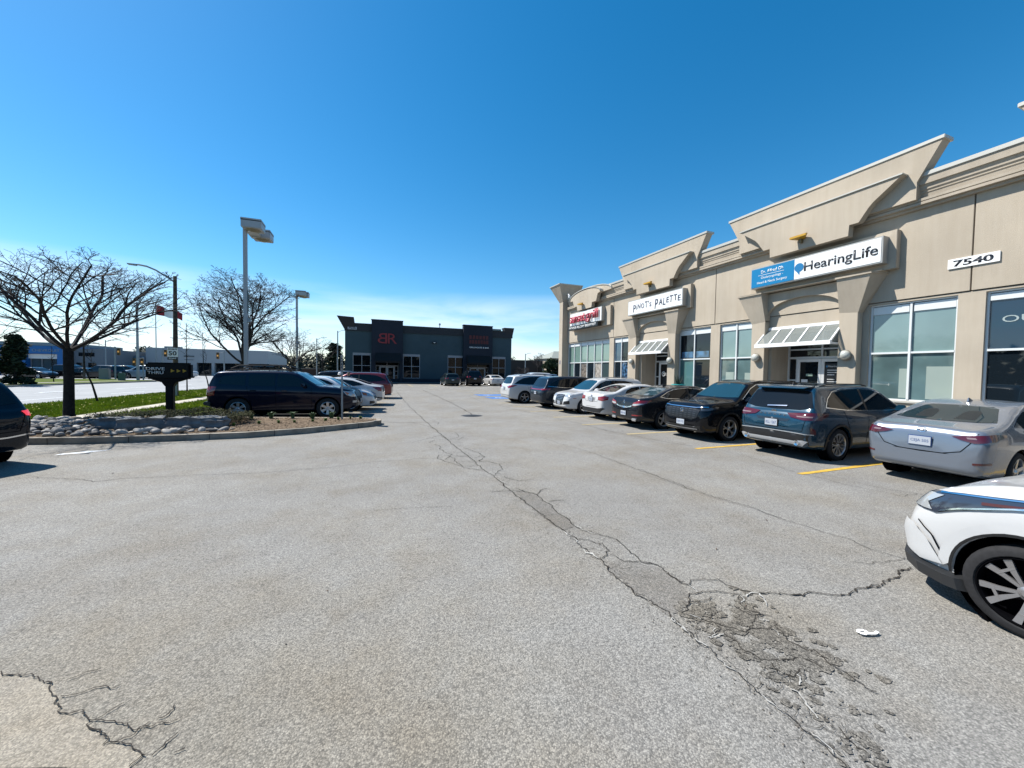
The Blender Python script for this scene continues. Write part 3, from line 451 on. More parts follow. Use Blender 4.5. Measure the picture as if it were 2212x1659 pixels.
# ================================================================ cars
def wheel_mesh(R, w, rim_r, style):
    t = MB(); rr = rim_r
    t.lathe([(rr, -w*.42), (rr+.012, -w*.5), (R-.035, -w*.5), (R-.012, -w*.44), (R, -w*.32), (R, w*.32), (R-.012, w*.44), (R-.035, w*.5), (rr+.012, w*.5), (rr, w*.42)], 'y', n=36)
    s = MB(); yo = w*.40
    b = MB(); (b if style == 'twist' else s).lathe([(rr+.004, yo+.012), (rr-.006, yo+.016), (rr-.018, yo+.002), (rr-.022, yo-.03), (rr-.03, -w*.3)], 'y', n=36)
    b.lathe([(.0, yo-.075), (rr-.02, yo-.075)], 'y', n=28)  # near-black disc painted in for the deep dark behind the spokes
    def spoke(a, r0, r1, w0, w1, y0, y1, twist=0, th=.02):
        ca, sa = math.cos(a), math.sin(a)
        def P(rr_, q, y):
            a2 = a + (twist*(rr_-r0)/(r1-r0)); c2, s2 = math.cos(a2), math.sin(a2)
            return (rr_*c2 - q*s2, y, rr_*s2+q*c2)
        vs = []; 
        for rr_, ww, yy in ((r0, w0, y0), ((r0+r1)/2, (w0+w1)/2, (y0+y1)/2), (r1, w1, y1)):
            vs += [P(rr_, -ww, yy), P(rr_, ww, yy), P(rr_, ww, yy-th), P(rr_, -ww, yy-th)]
        fs = []
        for i in (0, 4): fs += [(i, i+1, i+5, i+4), (i+1, i+2, i+6, i+5), (i+2, i+3, i+7, i+6), (i+3, i, i+4, i+7)]
        fs += [(0, 3, 2, 1), (8, 9, 10, 11)]
        s.add(vs, fs)
    e = rr-.012
    if style == 'multi':       # 10 double spokes
        for k in range(10):
            a = 2*math.pi*k/10
            spoke(a, .045, rr*.55, .013, .008, yo-.005, yo); spoke(a-.02, rr*.5, e, .006, .008, yo, yo+.004, -.14); spoke(a+.02, rr*.5, e, .006, .008, yo, yo+.004, .14)
    elif style == 'five':
        for k in range(5): spoke(2*math.pi*k/5+.3, .04, e, .035, .028, yo-.02, yo+.003)
    elif style == 'six':       # blocky six spoke truck wheel
        for k in range(6): spoke(2*math.pi*k/6+.52, .05, e, .034, .05, yo-.01, yo+.005, 0, .03)
    elif style == 'ydouble':
        for k in range(5):
            a = 2*math.pi*k/5+.2
            spoke(a, .04, rr*.5, .022, .018, yo-.015, yo-.005); spoke(a, rr*.42, e, .014, .014, yo-.005, yo+.004, -.24); spoke(a, rr*.42, e, .014, .014, yo-.005, yo+.004, .24)
    elif style == 'twist':     # open double blades
        for k in range(5):
            a = 2*math.pi*k/5+.85
            spoke(a-.17, .05, e, .010, .022, yo-.012, yo+.006, -.10); spoke(a+.17, .05, e, .010, .022, yo-.012, yo+.006, .10)
            spoke(a+.0, e*.66, e*.74, .055, .050, yo, yo)
    s.lathe([(0, yo+.004), (.028, yo+.004), (.034, yo-.004), (.055, yo-.015), (.055, yo-.06)], 'y', n=16)
    return t, s, b
def make_wheel(car, x, y, R, w, rim_r, style, wm):
    t, s, b = wheel_mesh(R, w, rim_r, style)
    sg = 1 if y > 0 else -1
    for q in (t, s, b):
        for v in q.v: v.y *= sg; v += Vector((x, y, R))
    W = t.build('wheel', rubber, car, smooth=True)
    s.build('rim', wm, W, smooth=True, angle=30); b.build('wheel_dark_back', void, W)
    return W
class Car:
    def __init__(s, name, label, spec, paintm, heading, loc, group=None, lod=0):
        s.sp = spec; s.lod = lod
        s.root = thing(name, label, 'car', (loc[0], loc[1], 0), group, heading, local=True)
        sc = spec.get('scale', (1, 1, 1)); s.root.scale = sc
        top = pchip(spec['top']); bot = pchip(spec['bot']); belt = pchip(spec['belt']); W = pchip(spec['w']); tum = spec.get('tum', .36); rr = spec.get('r', .10)
        s.top, s.belt, s.W = top, belt, W
        x0, x1 = spec['top'][0][0], spec['top'][-1][0]
        xs = set([x0, x1] + [k[0] for k in spec['top']] + [k[0] for k in spec['w']])
        n = 44 if not lod else 26
        for i in range(n+1):
            t = i/n; xs.add(x0+(x1-x0)*t)
        for d in (.012, .03, .055, .085, .12): xs.add(x0+d); xs.add(x1-d)
        xs = sorted(xs); X = [xs[0]]
        for x in xs[1:]:
            if x-X[-1] > .009: X.append(x)
        rows = []
        crown = spec.get('crown', .03)
        for x in X:
            w = W(x); zt = top(x); zb = min(bot(x), zt-.12); zbelt = belt(x)
            rad_ = min(rr, (zt-zb)*.35); zs = min(zbelt, zt-rad_*.9); hg = zt-zs
            P = [(0, zb), (w*.55, zb), (w*.86, zb+.004), (w*.93, zb+.045), (w*.955, zb+.12)]
            for t, k in ((.42, .985), (.62, 1.0), (.80, 1.0), (.93, .985)): P.append((w*k, zb+.12+(zs-zb-.12)*t) if zs-zb > .2 else (w*k, zb+(zs-zb)*(.3+.7*t)))
            yb = w*(.965 if hg > rad_*1.5 else .965)
            P.append((yb, zs))
            ra = min(rad_, hg*.8); hs_ = hg-ra
            yt = yb - tum*hs_
            for t in (.33, .66, 1.0): P.append((yb-(yb-yt)*t, zs+hs_*t))
            flat = min(.16+.06*(hg > .3), yt*.5)
            for a in (22, 45, 68): P.append((yt-flat*(1-math.cos(rad(a)))*1.0, zs+hs_+ra*math.sin(rad(a))*(1-crown)))
            P.append((yt-flat, zt-crown*.8)); P.append(((yt-flat)*.5, zt-crown*.22)); P.append((0, zt))
            rows.append([(x, y, z) for y, z in P])
        m = len(rows[0]); bm = bmesh.new(); V = []
        for row in rows:
            L = [bm.verts.new(p) for p in row]; Rr = [L[0]] + [bm.verts.new((p[0], -p[1], p[2])) for p in row[1:-1]] + [L[-1]]
            V.append((L, Rr))
        for i in range(len(V)-1):
            for side in (0, 1):
                for j in range(m-1):
                    q = [V[i][side][j], V[i+1][side][j], V[i+1][side][j+1], V[i][side][j+1]]
                    if side == 0: q.reverse()
                    bm.faces.new(q)
        for i, fl in ((0, False), (len(V)-1, True)):
            for j in range(m-1):
                L, Rr = V[i]; q = [L[j], L[j+1], Rr[j+1], Rr[j]]
                qq = []
                for v in q:
                    if v not in qq: qq.append(v)
                if len(qq) > 2: bm.faces.new(qq if not fl else qq[::-1])
        bmesh.ops.recalc_face_normals(bm, faces=bm.faces)
        if not lod: bmesh.ops.smooth_vert(bm, verts=bm.verts, factor=.35, use_axis_x=True, use_axis_y=True, use_axis_z=True)
        s.bvh = BVHTree.FromBMesh(bm)
        me = bpy.data.meshes.new('body'); bm.to_mesh(me); bm.free()
        me.materials.append(paintm)
        body = bpy.data.objects.new('body', me); COL.objects.link(body)
        # wheel arches are really cut out of the shell
        R = spec['R']; wx = spec['wx']
        ra = R+spec.get('gap', .055)
        cut = MB()
        for x in wx:
            for sg in (1, -1):
                c = MB(); c.lathe([(0, spec['tw']*.5-.17), (ra, spec['tw']*.5-.17), (ra, 1.4), (0, 1.4)], 'y', n=36)
                c.v = [Vector((v.x+x, v.y*sg, v.z+R+.005)) for v in c.v]; cut.add(c.v, c.f)
        cu = cut.build('cutter', void)
        md = body.modifiers.new('b', 'BOOLEAN'); md.object = cu; md.operation = 'DIFFERENCE'; md.solver = 'EXACT'
        dg = bpy.context.evaluated_depsgraph_get(); me2 = bpy.data.meshes.new_from_object(body.evaluated_get(dg)); me2.name = 'body'
        body.modifiers.clear(); body.data = me2; bpy.data.objects.remove(cu)
        while len(me2.materials) > 1: me2.materials.pop()
        me2.polygons.foreach_set('material_index', [0]*len(me2.polygons))
        for p in me2.polygons: p.use_smooth = True
        try: me2.set_sharp_from_angle(angle=rad(38))
        except Exception: pass
        body.parent = s.root; OFF[body.name] = Vector()
        s.body = body
        for x in wx:
            for sg in (1, -1):
                c = MB(); c.lathe([(0, spec['tw']*.5-.155), (ra-.004, spec['tw']*.5-.155), (ra-.004, W(x)*.955-.01)], 'y', n=28)
                c.v = [Vector((v.x+x, v.y*sg, v.z+R+.005)) for v in c.v]; c.build('arch_liner', void, s.root)
        for x in wx:
            for sg in (1, -1): make_wheel(s.root, x, sg*(spec['tw']*.5-spec.get('tyre', .22)*.5+.105-.0), R, spec.get('tyre', .22), spec.get('rim', R-.105), spec.get('style', 'five'), spec.get('wmat', silverw))
    def hit(s, origin, d):
        return s.bvh.ray_cast(Vector(origin), Vector(d))
    def frame(s, phi):
        if phi == 'top': return Vector((0, 0, 1)), Vector((1, 0, 0)), Vector((0, 1, 0))
        d = Vector((math.cos(rad(phi)), math.sin(rad(phi)), 0)); e = Vector((-math.sin(rad(phi)), math.cos(rad(phi)), 0)); return d, e, Vector((0, 0, 1))
    def decal(s, name, pts, phi, m, off=.006, cell=.07, parent=None, holes=None):
        d, e, g = s.frame(phi)
        pp = [(Vector(p).dot(e), Vector(p).dot(g)) for p in pts]
        bm = bmesh.new(); vs = [bm.verts.new((a, b, 0)) for a, b in pp]; bm.faces.new(vs)
        if s.lod: cell *= 2.2
        for k in (0, 1):
            lo, hi = min(p[k] for p in pp), max(p[k] for p in pp); n = int((hi-lo)/cell)
            for i in range(1, n+1):
                c = lo+(hi-lo)*i/(n+1); pc = [0, 0, 0]; pc[k] = c; no = [0, 0, 0]; no[k] = 1
                bmesh.ops.bisect_plane(bm, geom=bm.verts[:]+bm.edges[:]+bm.faces[:], plane_co=pc, plane_no=no)
        bmesh.ops.triangulate(bm, faces=[f_ for f_ in bm.faces if len(f_.verts) > 4])
        bad = []
        for v in bm.verts:
            o = e*v.co.x+g*v.co.y+d*6
            h, nn, _, _ = s.bvh.ray_cast(o, -d)
            if h is None:
                o2 = e*v.co.x+g*v.co.y+d*spec_r(s, phi)
                h, nn, _, _ = s.bvh.find_nearest(o2)
            if nn.dot(d) < 0: nn = -nn
            v.co = h+nn*off
        bm.normal_update()
        for f_ in bm.faces:
            if f_.normal.dot(d) < 0: f_.normal_flip()
        me = bpy.data.meshes.new(name); bm.to_mesh(me); bm.free(); me.materials.append(m)
        for p in me.polygons: p.use_smooth = True
        o = bpy.data.objects.new(name, me); COL.objects.link(o); o.parent = parent or s.root; OFF[o.name] = Vector()
        return o
    def both(s, name, pts, phi, m, off=.006, cell=.07, parent=None):
        o1 = s.decal(name, pts, phi, m, off, cell, parent)
        o2 = s.decal(name, [(p[0], -p[1], p[2]) for p in pts], -phi if phi not in ('top', 0, 180) else phi, m, off, cell, parent)
        return o1, o2
    def strip(s, name, line, phi, wd, m, off=.008, parent=None, closed=False, th=0):
        d, e, g = s.frame(phi); mbx = MB(); pts = []
        L = [Vector(p) for p in line]
        if closed: L.append(L[0])
        for i in range(len(L)-1):
            n = max(1, int((L[i+1]-L[i]).length/.06))
            for k in range(n): pts.append(L[i].lerp(L[i+1], k/n))
        pts.append(L[-1])
        P2 = [(p.dot(e), p.dot(g)) for p in pts]; vs = []
        for i, p in enumerate(P2):
            a = P2[max(0, i-1)]; b = P2[min(len(P2)-1, i+1)]; t = Vector((b[0]-a[0], b[1]-a[1])); t.normalize(); nn2 = Vector((-t.y, t.x))
            for sg in (1, -1):
                q = (p[0]+nn2.x*wd/2*sg, p[1]+nn2.y*wd/2*sg)
                h, nn, _, _ = s.bvh.ray_cast(e*q[0]+g*q[1]+d*6, -d)
                if h is None: h, nn, _, _ = s.bvh.find_nearest(e*q[0]+g*q[1]+d*spec_r(s, phi))
                if nn.dot(d) < 0: nn = -nn
                vs.append(h+nn*off)
        fs = [(2*i, 2*i+1, 2*i+3, 2*i+2) for i in range(len(P2)-1)]
        mbx.add(vs, fs); return mbx.build(name, m, parent or s.root, smooth=True)
    def bothstrip(s, name, line, phi, wd, m, off=.008, closed=False):
        s.strip(name, line, phi, wd, m, off, closed=closed); s.strip(name, [(p[0], -p[1], p[2]) for p in line], -phi, wd, m, off, closed=closed)
def spec_r(s, phi):
    if phi == 'top': return 1.7
    if phi in (90, -90): return .9
    return abs(s.sp['top'][0][0]) if phi in (180, 0) else 1.6
def S(pts): return [(x, 0, z) for x, z in pts]       # side outline
def E_(pts): return [(0, y, z) for y, z in pts]      # end outline
def sym(pts): return pts + [(-y, z) for y, z in reversed(pts)]
def common(c, sp, m_handle=None, lod=0):
    """windows, seams, mirrors, handles, plates from the spec"""
    gl = sp.get('glass', glassd)
    for poly in sp['side_windows']: c.both('side_window', S(poly), 90, gl, .006, .06)
    if sp.get('pillars'):
        for poly in sp['pillars']: c.both('pillar_trim', S(poly), 90, black, .004, .08)
    c.decal('windshield', E_(sym(sp['windshield'])), 0, sp.get('wglass', gl), .006, .05)
    c.decal('rear_window', E_(sym(sp['rear_window'])), 180, sp.get('rglass', gl), .006, .05)
    if sp.get('chrome_line'): c.bothstrip('window_trim', S(sp['chrome_line']), 90, sp.get('chw', .018), chrome if sp.get('chrome_m') is None else sp['chrome_m'], .012, sp.get('chclosed', False))
    if sp.get('seams') and not lod:
        for ln in sp['seams']: c.bothstrip('door_seam', S(ln), 90, .009, void, .003)
    if not lod:
        for hx, hz in sp.get('handles', []):
            y = 1.2
            for sg in (1, -1):
                h, n, _, _ = c.bvh.ray_cast((hx, sg*3, hz), (0, -sg, 0))
                if h: MB().obox((hx, h.y+sg*.02, hz), (.19, .035, .028)).build('door_handle', sp.get('hm') or c.body.data.materials[0], c.root, smooth=True, bevel=.01)
    mx_, mz = sp['mirror']
    for sg in (1, -1):
        h, n, _, _ = c.bvh.ray_cast((mx_, sg*3, mz), (0, -sg, 0)); y = abs(h.y) if h else .85
        a = MB(); a.hull([(mx_-.05, sg*(y+.04), mz-.02), (mx_+.09, sg*(y+.05), mz-.01), (mx_+.06, sg*(y+.05), mz+.10), (mx_-.05, sg*(y+.05), mz+.12), (mx_-.05, sg*(y+.22), mz), (mx_+.05, sg*(y+.21), mz+.01), (mx_+.03, sg*(y+.2), mz+.11), (mx_-.05, sg*(y+.22), mz+.13), (mx_+.12, sg*(y-.02), mz-.02), (mx_-.02, sg*(y-.02), mz-.03)])
        a.build('side_mirror', sp.get('mm') or c.body.data.materials[0], c.root, smooth=True, bevel=.012)
    # arch lips
    if sp.get('clad'):
        R = sp['R']+.06
        for x in sp['wx']:
            ring = [(x+math.cos(rad(a))*(R+.055), sp['R']+math.sin(rad(a))*(R+.05)) for a in range(-12, 193, 12)] + [(x+math.cos(rad(a))*R, sp['R']+math.sin(rad(a))*R) for a in range(192, -13, -12)]
            c.both('arch_cladding', S(ring), 90, sp.get('cladm', black), .012, .12)
        c.both('sill_cladding', S([(sp['wx'][0]+R, .20), (sp['wx'][1]-R, .20), (sp['wx'][1]-R, .36), (sp['wx'][0]+R, .36)]), 90, sp.get('cladm', black), .012, .2)
    if sp.get('low_rear'): c.decal('rear_bumper_cladding', E_(sym(sp['low_rear'])), 180, sp.get('cladm', black), .008, .1)
    if sp.get('low_front'): c.decal('front_bumper_grille', E_(sym(sp['low_front'])), 0, sp.get('cladm', black), .008, .1)
    # dark box added under the car to block light
    MB().box(sp['wx'][0]-.3, sp['wx'][1]+.3, -.62, .62, .15, .30).build('underbody', void, c.root)
def plate_on(c, end, z, txt, frame_m=None, w=.30, lod=0, y=0, tm=None):
    phi = 180 if end < 0 else 0
    h, n, _, _ = c.bvh.ray_cast((end*6, y, z), (-end, 0, 0)); x = h.x
    lo, hi = [c.bvh.ray_cast((end*6, y, z+q), (-end, 0, 0))[0] for q in (-.07, .07)]
    if lo and hi: x = end*max(abs(lo.x), abs(hi.x))
    x += end*.004
    fr = MB().box(x, x+end*.014, y-w*.5-.012, y+w*.5+.012, z-.087, z+.087).build('licence_plate', frame_m or black, c.root, bevel=.006)
    MB().box(x+end*.015, x+end*.019, y-w*.5, y+w*.5, z-.073, z+.073).build('plate_face', plate, fr)
    if not lod: text('plate_number', txt, (x+end*.0195, y, z-.004), 'x' if end > 0 else '-x', .062, tm or plateblue, fr, .001, w*.82)
def badge_ring(c, end, z, rx, rz_, kind='ring', y=0, m=None):
    h, n, _, _ = c.bvh.ray_cast((end*6, y, z), (-end, 0, 0)); x = h.x+end*.012
    t = MB(); pts = [(x, y+rx*math.cos(a*math.pi/10), z+rz_*math.sin(a*math.pi/10)) for a in range(21)]
    if kind != 'h': t.tube(pts, .007, 5, False)
    if kind == 'wing': t.tube([(x, y-rx*.9, z+rz_*.25), (x, y-rx*.45, z+rz_*.1), (x, y, z-rz_*.45), (x, y+rx*.45, z+rz_*.1), (x, y+rx*.9, z+rz_*.25)], .007, 5)
    if kind == 'h':
        t.tube([(x, y-rx, z-rz_), (x, y-rx, z+rz_), (x, y+rx, z+rz_), (x, y+rx*.95, z-rz_), (x, y-rx, z-rz_)], .006, 5)
        t.tube([(x, y-rx*.5, z-rz_*.7), (x, y-rx*.62, z+rz_*.75)], .01, 5); t.tube([(x, y+rx*.5, z-rz_*.7), (x, y+rx*.62, z+rz_*.75)], .01, 5); t.tube([(x, y-rx*.5, z), (x, y+rx*.5, z)], .01, 5)
    if kind == 'a': t.tube([(x, y-rx*.5, z-rz_*.8), (x, y, z+rz_*.9), (x, y+rx*.5, z-rz_*.8)], .006, 5)
    if kind == 'oval':
        t = MB(); t.lathe([(0, 0), (rx, 0)], 'x', (x, y, z), 20, rz_/rx); 
    t.build('emblem', m or chrome, c.root, smooth=True)
def antenna(c, x, m):
    h = c.bvh.ray_cast((x, 0, 4), (0, 0, -1))[0]
    if h: MB().hull([(x-.12, -.012, h.z-.01), (x-.12, .012, h.z-.01), (x+.10, -.02, h.z-.02), (x+.10, .02, h.z-.02), (x-.10, -.005, h.z+.065), (x-.10, .005, h.z+.065), (x-.04, 0, h.z+.06)]).build('roof_fin', m, c.root, smooth=True)
def roof_rails(c, x0, x1, y, m, h_=.05):
    for sg in (1, -1):
        P = []
        for i in range(9):
            x = x0+(x1-x0)*i/8; h = c.bvh.ray_cast((x, sg*y, 4), (0, 0, -1))[0]; P.append((x, sg*y, h.z+(h_ if 0 < i < 8 else .0)))
        MB().tube(P, .017, 6).build('roof_rail', m, c.root, smooth=True)
# ---------------------------------------------------------------- car shapes
W_SUV = [(-2.3,.66),(-2.285,.76),(-2.22,.85),(-2.05,.905),(-1.7,.93),(-1.0,.94),(1.0,.94),(1.7,.92),(2.0,.87),(2.18,.77),(2.27,.64),(2.3,.54)]
SUV = dict(
 top=[(-2.3,.72),(-2.285,.90),(-2.23,1.03),(-2.16,1.10),(-2.03,1.34),(-1.93,1.55),(-1.82,1.62),(-1.4,1.66),(-.8,1.68),(-.1,1.68),(.35,1.62),(.75,1.40),(1.18,1.11),(1.32,1.055),(1.8,.99),(2.08,.92),(2.2,.82),(2.27,.68),(2.3,.52)],
 bot=[(-2.3,.40),(-2.24,.31),(-2.0,.26),(-1.6,.2),(1.6,.2),(2.05,.22),(2.2,.25),(2.3,.33)],
 belt=[(-2.3,.95),(-1.9,1.08),(-1.0,1.04),(1.1,.97),(2.0,.86),(2.3,.7)],
 w=W_SUV, R=.35, wx=(-1.35,1.38), tw=1.62, tyre=.23, rim=.245, r=.10, tum=.44,
 side_windows=[[(-1.74,1.18),(-1.60,1.33),(-1.38,1.47),(-1.0,1.54),(-.38,1.56),(-.38,1.09),(-1.1,1.11)],[(-.30,1.09),(-.30,1.56),(.12,1.54),(.45,1.43),(.95,1.12),(.95,1.06),(.5,1.07)]],
 pillars=[[(-.40,1.09),(-.40,1.56),(-.28,1.56),(-.28,1.09)]],
 windshield=[(.40,1.55),(.60,1.50),(.78,1.12),(.5,1.10)][:0] or [(0,1.57),(.5,1.54),(.62,1.50),(.79,1.13),(.45,1.11),(0,1.105)],
 rear_window=[(0,1.535),(.5,1.52),(.60,1.49),(.72,1.17),(.5,1.14),(0,1.125)],
 seams=[[(-.36,1.07),(-.36,.36)],[(.98,1.02),(1.02,.85),(.98,.36)],[(-1.2,1.07),(-1.12,.85),(-.98,.62),(-.98,.40)]],
 handles=[(-.95,.93),(.05,.91)], mirror=(.80,1.08))
def mod(base, **k): d = dict(base); d.update(k); return d
def warp(base, L=1, Hh=1): 
    d = dict(base); d['scale'] = (L, 1, Hh); return d
SED = dict(
 top=[(-2.29,.60),(-2.275,.76),(-2.25,.93),(-2.17,1.025),(-1.98,1.055),(-1.78,1.085),(-1.6,1.13),(-1.2,1.27),(-.85,1.38),(-.5,1.44),(-.1,1.455),(.25,1.43),(.55,1.33),(.98,1.10),(1.2,.985),(1.35,.94),(1.8,.845),(2.08,.74),(2.2,.64),(2.27,.52),(2.29,.42)],
 bot=[(-2.29,.345),(-2.2,.27),(-1.9,.22),(-1.6,.18),(1.6,.18),(2.0,.19),(2.2,.22),(2.29,.28)],
 belt=[(-2.29,.86),(-1.8,.98),(-1.0,.97),(.9,.92),(1.5,.83),(2.29,.55)],
 w=[(-2.29,.60),(-2.275,.72),(-2.2,.81),(-2.0,.86),(-1.6,.89),(-.8,.90),(.9,.90),(1.6,.885),(1.95,.83),(2.15,.72),(2.25,.60),(2.29,.48)],
 R=.325, wx=(-1.33,1.37), tw=1.55, tyre=.21, rim=.225, r=.085, tum=.42,
 side_windows=[[(-1.42,1.07),(-1.15,1.20),(-.85,1.295),(-.32,1.345),(-.32,1.01),(-.9,1.02)],[(-.24,1.01),(-.24,1.345),(.18,1.33),(.45,1.25),(.90,1.01),(.6,.985)]],
 pillars=[[(-.34,1.01),(-.34,1.345),(-.22,1.345),(-.22,1.01)]],
 windshield=[(0,1.37),(.45,1.35),(.56,1.31),(.76,1.01),(.4,.995),(0,.99)],
 rear_window=[(0,1.355),(.42,1.345),(.50,1.32),(.68,1.12),(.5,1.105),(0,1.10)],
 seams=[[(-.28,1.0),(-.28,.32)],[(.95,.96),(1.0,.8),(.95,.32)],[(-1.2,1.0),(-1.05,.7),(-1.0,.45)]],
 handles=[(-.9,.86),(.1,.84)], mirror=(.72,1.0))
YS = .935
lensd = mat('lens_pinkish', (.30,.20,.20), .12, 0, 1)
PLACED = {}
# silver sedan, closest of the row
P_silver = paint('silver_blue', (.165,.19,.23), .5, .26)
sp = mod(SED, style='five', scale=(1, YS, 1), rglass=mat('rear_glass_see_through', (.014,.032,.042), .03, 0, 0, .35), mm=P_silver)
c = Car('silver_sedan', 'silver four-door sedan parked tail out, nearest of the row by the beige plaza', sp, P_silver, 0, (11.28, 3.62), 'cars parked nose to tail along the plaza'); common(c, sp)
for sg in (1, -1):
    lamp = [(-2.26, sg*.40, .895), (-2.2, sg*.62, .935), (-2.1, sg*.86, .965), (-1.86, sg*.90, .955), (-1.86, sg*.90, .925), (-2.1, sg*.86, .86), (-2.25, sg*.66, .815), (-2.27, sg*.52, .85)]
    L_ = c.decal('tail_lamp', lamp, 180-sg*38, redd, .014, .04)
    c.decal('lamp_lens', [(-2.26, sg*.58, .898), (-2.22, sg*.66, .905), (-2.2, sg*.66, .878), (-2.25, sg*.59, .872)], 180-sg*38, lensd, .018, .03, parent=L_)
    c.decal('bumper_reflector', [(-2.2, sg*.62, .50), (-2.1, sg*.82, .52), (-2.1, sg*.82, .485), (-2.2, sg*.62, .47)], 180-sg*30, redd, .008, .04)
c.strip('boot_seam', E_([(-.70,.97),(-.62,.80),(-.52,.66),(-.3,.60),(0,.59),(.3,.60),(.52,.66),(.62,.80),(.70,.97)]), 180, .012, void, .003)
plate_on(c, -1, .765, 'CEJA 505', plateblue, .30); badge_ring(c, -1, .955, .062, .042, 'wing')
antenna(c, -.6, P_silver)
for y in (-.28, .28): c.decal('headrest', E_([(y-.13,1.13),(y-.11,1.24),(y-.06,1.27),(y+.06,1.27),(y+.11,1.24),(y+.13,1.13)]), 180, mat('headrest_dark', (.006,.012,.016), .3), .008, .05)
# blue crossover
P_blue = paint('steel_blue', (.010,.058,.105), .3, .24)
sp = mod(SUV, style='multi', clad=True, scale=(1, YS, 1), rear_window=[(0,1.535),(.5,1.525),(.66,1.50),(.80,1.16),(.55,1.105),(0,1.09)],
  chrome_line=[(.98,1.09),(.5,1.075),(-.4,1.085),(-1.1,1.105),(-1.78,1.17),(-1.62,1.35),(-1.38,1.50),(-1.0,1.575),(0,1.59),(.48,1.46),(.98,1.12)],
  low_rear=[(0,.62),(.5,.62),(.82,.60),(.90,.54),(.90,.28),(0,.28)])
c = Car('blue_crossover', 'steel blue crossover parked tail out, second in the row from the right', sp, P_blue, 0, (11.0, 6.02), 'cars parked nose to tail along the plaza'); common(c, sp)
sil = mat('skid_silver', (.42,.43,.44), .4, .5)
c.strip('bumper_strip', E_([(-.86,.60),(-.5,.615),(0,.62),(.5,.615),(.86,.60)]), 180, .018, sil, .016)
c.decal('skid_plate', E_(sym([(0,.44),(.55,.44),(.72,.47),(.80,.45),(.70,.34),(.5,.37),(0,.37)])), 180, sil, .022, .06)
for sg in (1, -1):
    MB().lathe([(.0,-2.31),(.035,-2.31),(.035,-2.34),(.052,-2.345),(.055,-2.28)], 'x', (0, sg*.62, .40), 14).build('exhaust_tip', chrome, c.root, smooth=True)
    L_ = c.decal('tail_lamp', [(-2.2, sg*.30, 1.02), (-2.1, sg*.80, 1.06), (-1.78, sg*.93, 1.05), (-1.80, sg*.93, .99), (-2.0, sg*.90, .91), (-2.22, sg*.66, .90), (-2.26, sg*.42, .94)], 180-sg*42, redd, .014, .04)
    c.decal('lamp_lens', [(-2.2, sg*.50, .975), (-2.1, sg*.78, .985), (-2.12, sg*.78, .955), (-2.22, sg*.54, .95)], 180-sg*42, lensd, .018, .03, parent=L_)
    c.decal('bumper_reflector', [(-2.2, sg*.80, .76), (-2.1, sg*.86, .70), (-2.08, sg*.86, .60), (-2.2, sg*.82, .62)], 180-sg*40, redd, .01, .05)
c.strip('hatch_seam', E_([(-.80,1.08),(-.74,.85),(-.70,.66),(0,.64),(.70,.66),(.74,.85),(.80,1.08)]), 180, .010, void, .003)
c.decal('plate_recess_shade', E_(sym([(0,.90),(.42,.90),(.36,.84),(0,.83)])), 180, mat('blue_recess_shade', (.012,.03,.055), .4), .004, .08)  # recess shade painted on the flat hatch in darker body blue
plate_on(c, -1, .79, 'KLL 1267', black, .30); badge_ring(c, -1, 1.045, .065, .028, 'oval')
h = c.bvh.ray_cast((-6, 0, .98), (1, 0, 0))[0]; text('badge_letters', 'ESCAPE', (h.x-.012, 0, .975), '-x', .030, chrome, c.root, .003, .62, spacing=1.9)
c.strip('wiper', [(-2.1, -.25, 1.165), (-2.1, .22, 1.14)], 180, .022, chrome, .03)
c.decal('roof_glass', [(-1.5,-.5,0),(-1.5,.5,0),(.2,.5,0),(.2,-.5,0)], 'top', glassd, .006, .1)
MB().hull([(-2.02,-.60,1.60),(-2.02,.60,1.60),(-2.06,.55,1.57),(-2.06,-.55,1.57),(-1.78,.62,1.635),(-1.78,-.62,1.635),(-1.8,.62,1.58),(-1.8,-.62,1.58)]).build('rear_spoiler', P_blue, c.root, smooth=True)
antenna(c, -1.5, black); roof_rails(c, -1.6, .1, .60, black, .03)
# black crossover, nose out, six stations back
P_blk = paint('black', (.006,.007,.010), .2, .25)
sp = mod(SUV, style='ydouble', clad=True, scale=(1, YS, 1), rim=.25,
  top=[(-2.3,.66),(-2.285,.92),(-2.23,1.05),(-2.16,1.14),(-2.03,1.38),(-1.93,1.56),(-1.82,1.63),(-1.4,1.67),(-.8,1.69),(-.1,1.69),(.3,1.64),(.65,1.45),(1.02,1.19),(1.14,1.13),(1.7,1.09),(2.02,1.05),(2.17,.98),(2.24,.88),(2.28,.72),(2.3,.52)],
  w=W_SUV[:-4]+[(2.0,.90),(2.18,.84),(2.27,.74),(2.3,.62)], windshield=[(0,1.60),(.5,1.58),(.62,1.53),(.78,1.21),(.45,1.19),(0,1.185)], wglass=glassb,
  side_windows=[[(-1.74,1.18),(-1.60,1.33),(-1.38,1.47),(-1.0,1.54),(-.38,1.56),(-.38,1.09),(-1.1,1.11)],[(-.30,1.09),(-.30,1.56),(.12,1.54),(.38,1.43),(.80,1.17),(.80,1.09),(.5,1.09)]], mirror=(.66,1.12),
  chrome_line=[(.84,1.16),(.40,1.455),(.12,1.57),(-.4,1.59),(-1.0,1.57)],
  low_front=[(0,.40),(.5,.40),(.70,.44),(.70,.30),(0,.28)])
c = Car('black_crossover', 'black crossover parked nose out, its wide slatted grille beside the blue crossover', sp, P_blk, math.pi, (10.78, 8.5), 'cars parked nose to tail along the plaza'); common(c, sp)
gm = mat('grille_black', (.01,.01,.011), .35)
g_ = c.decal('grille', E_(sym([(0,.90),(.50,.89),(.66,.87),(.58,.64),(.48,.60),(0,.59)])), 0, gm, .01, .06)
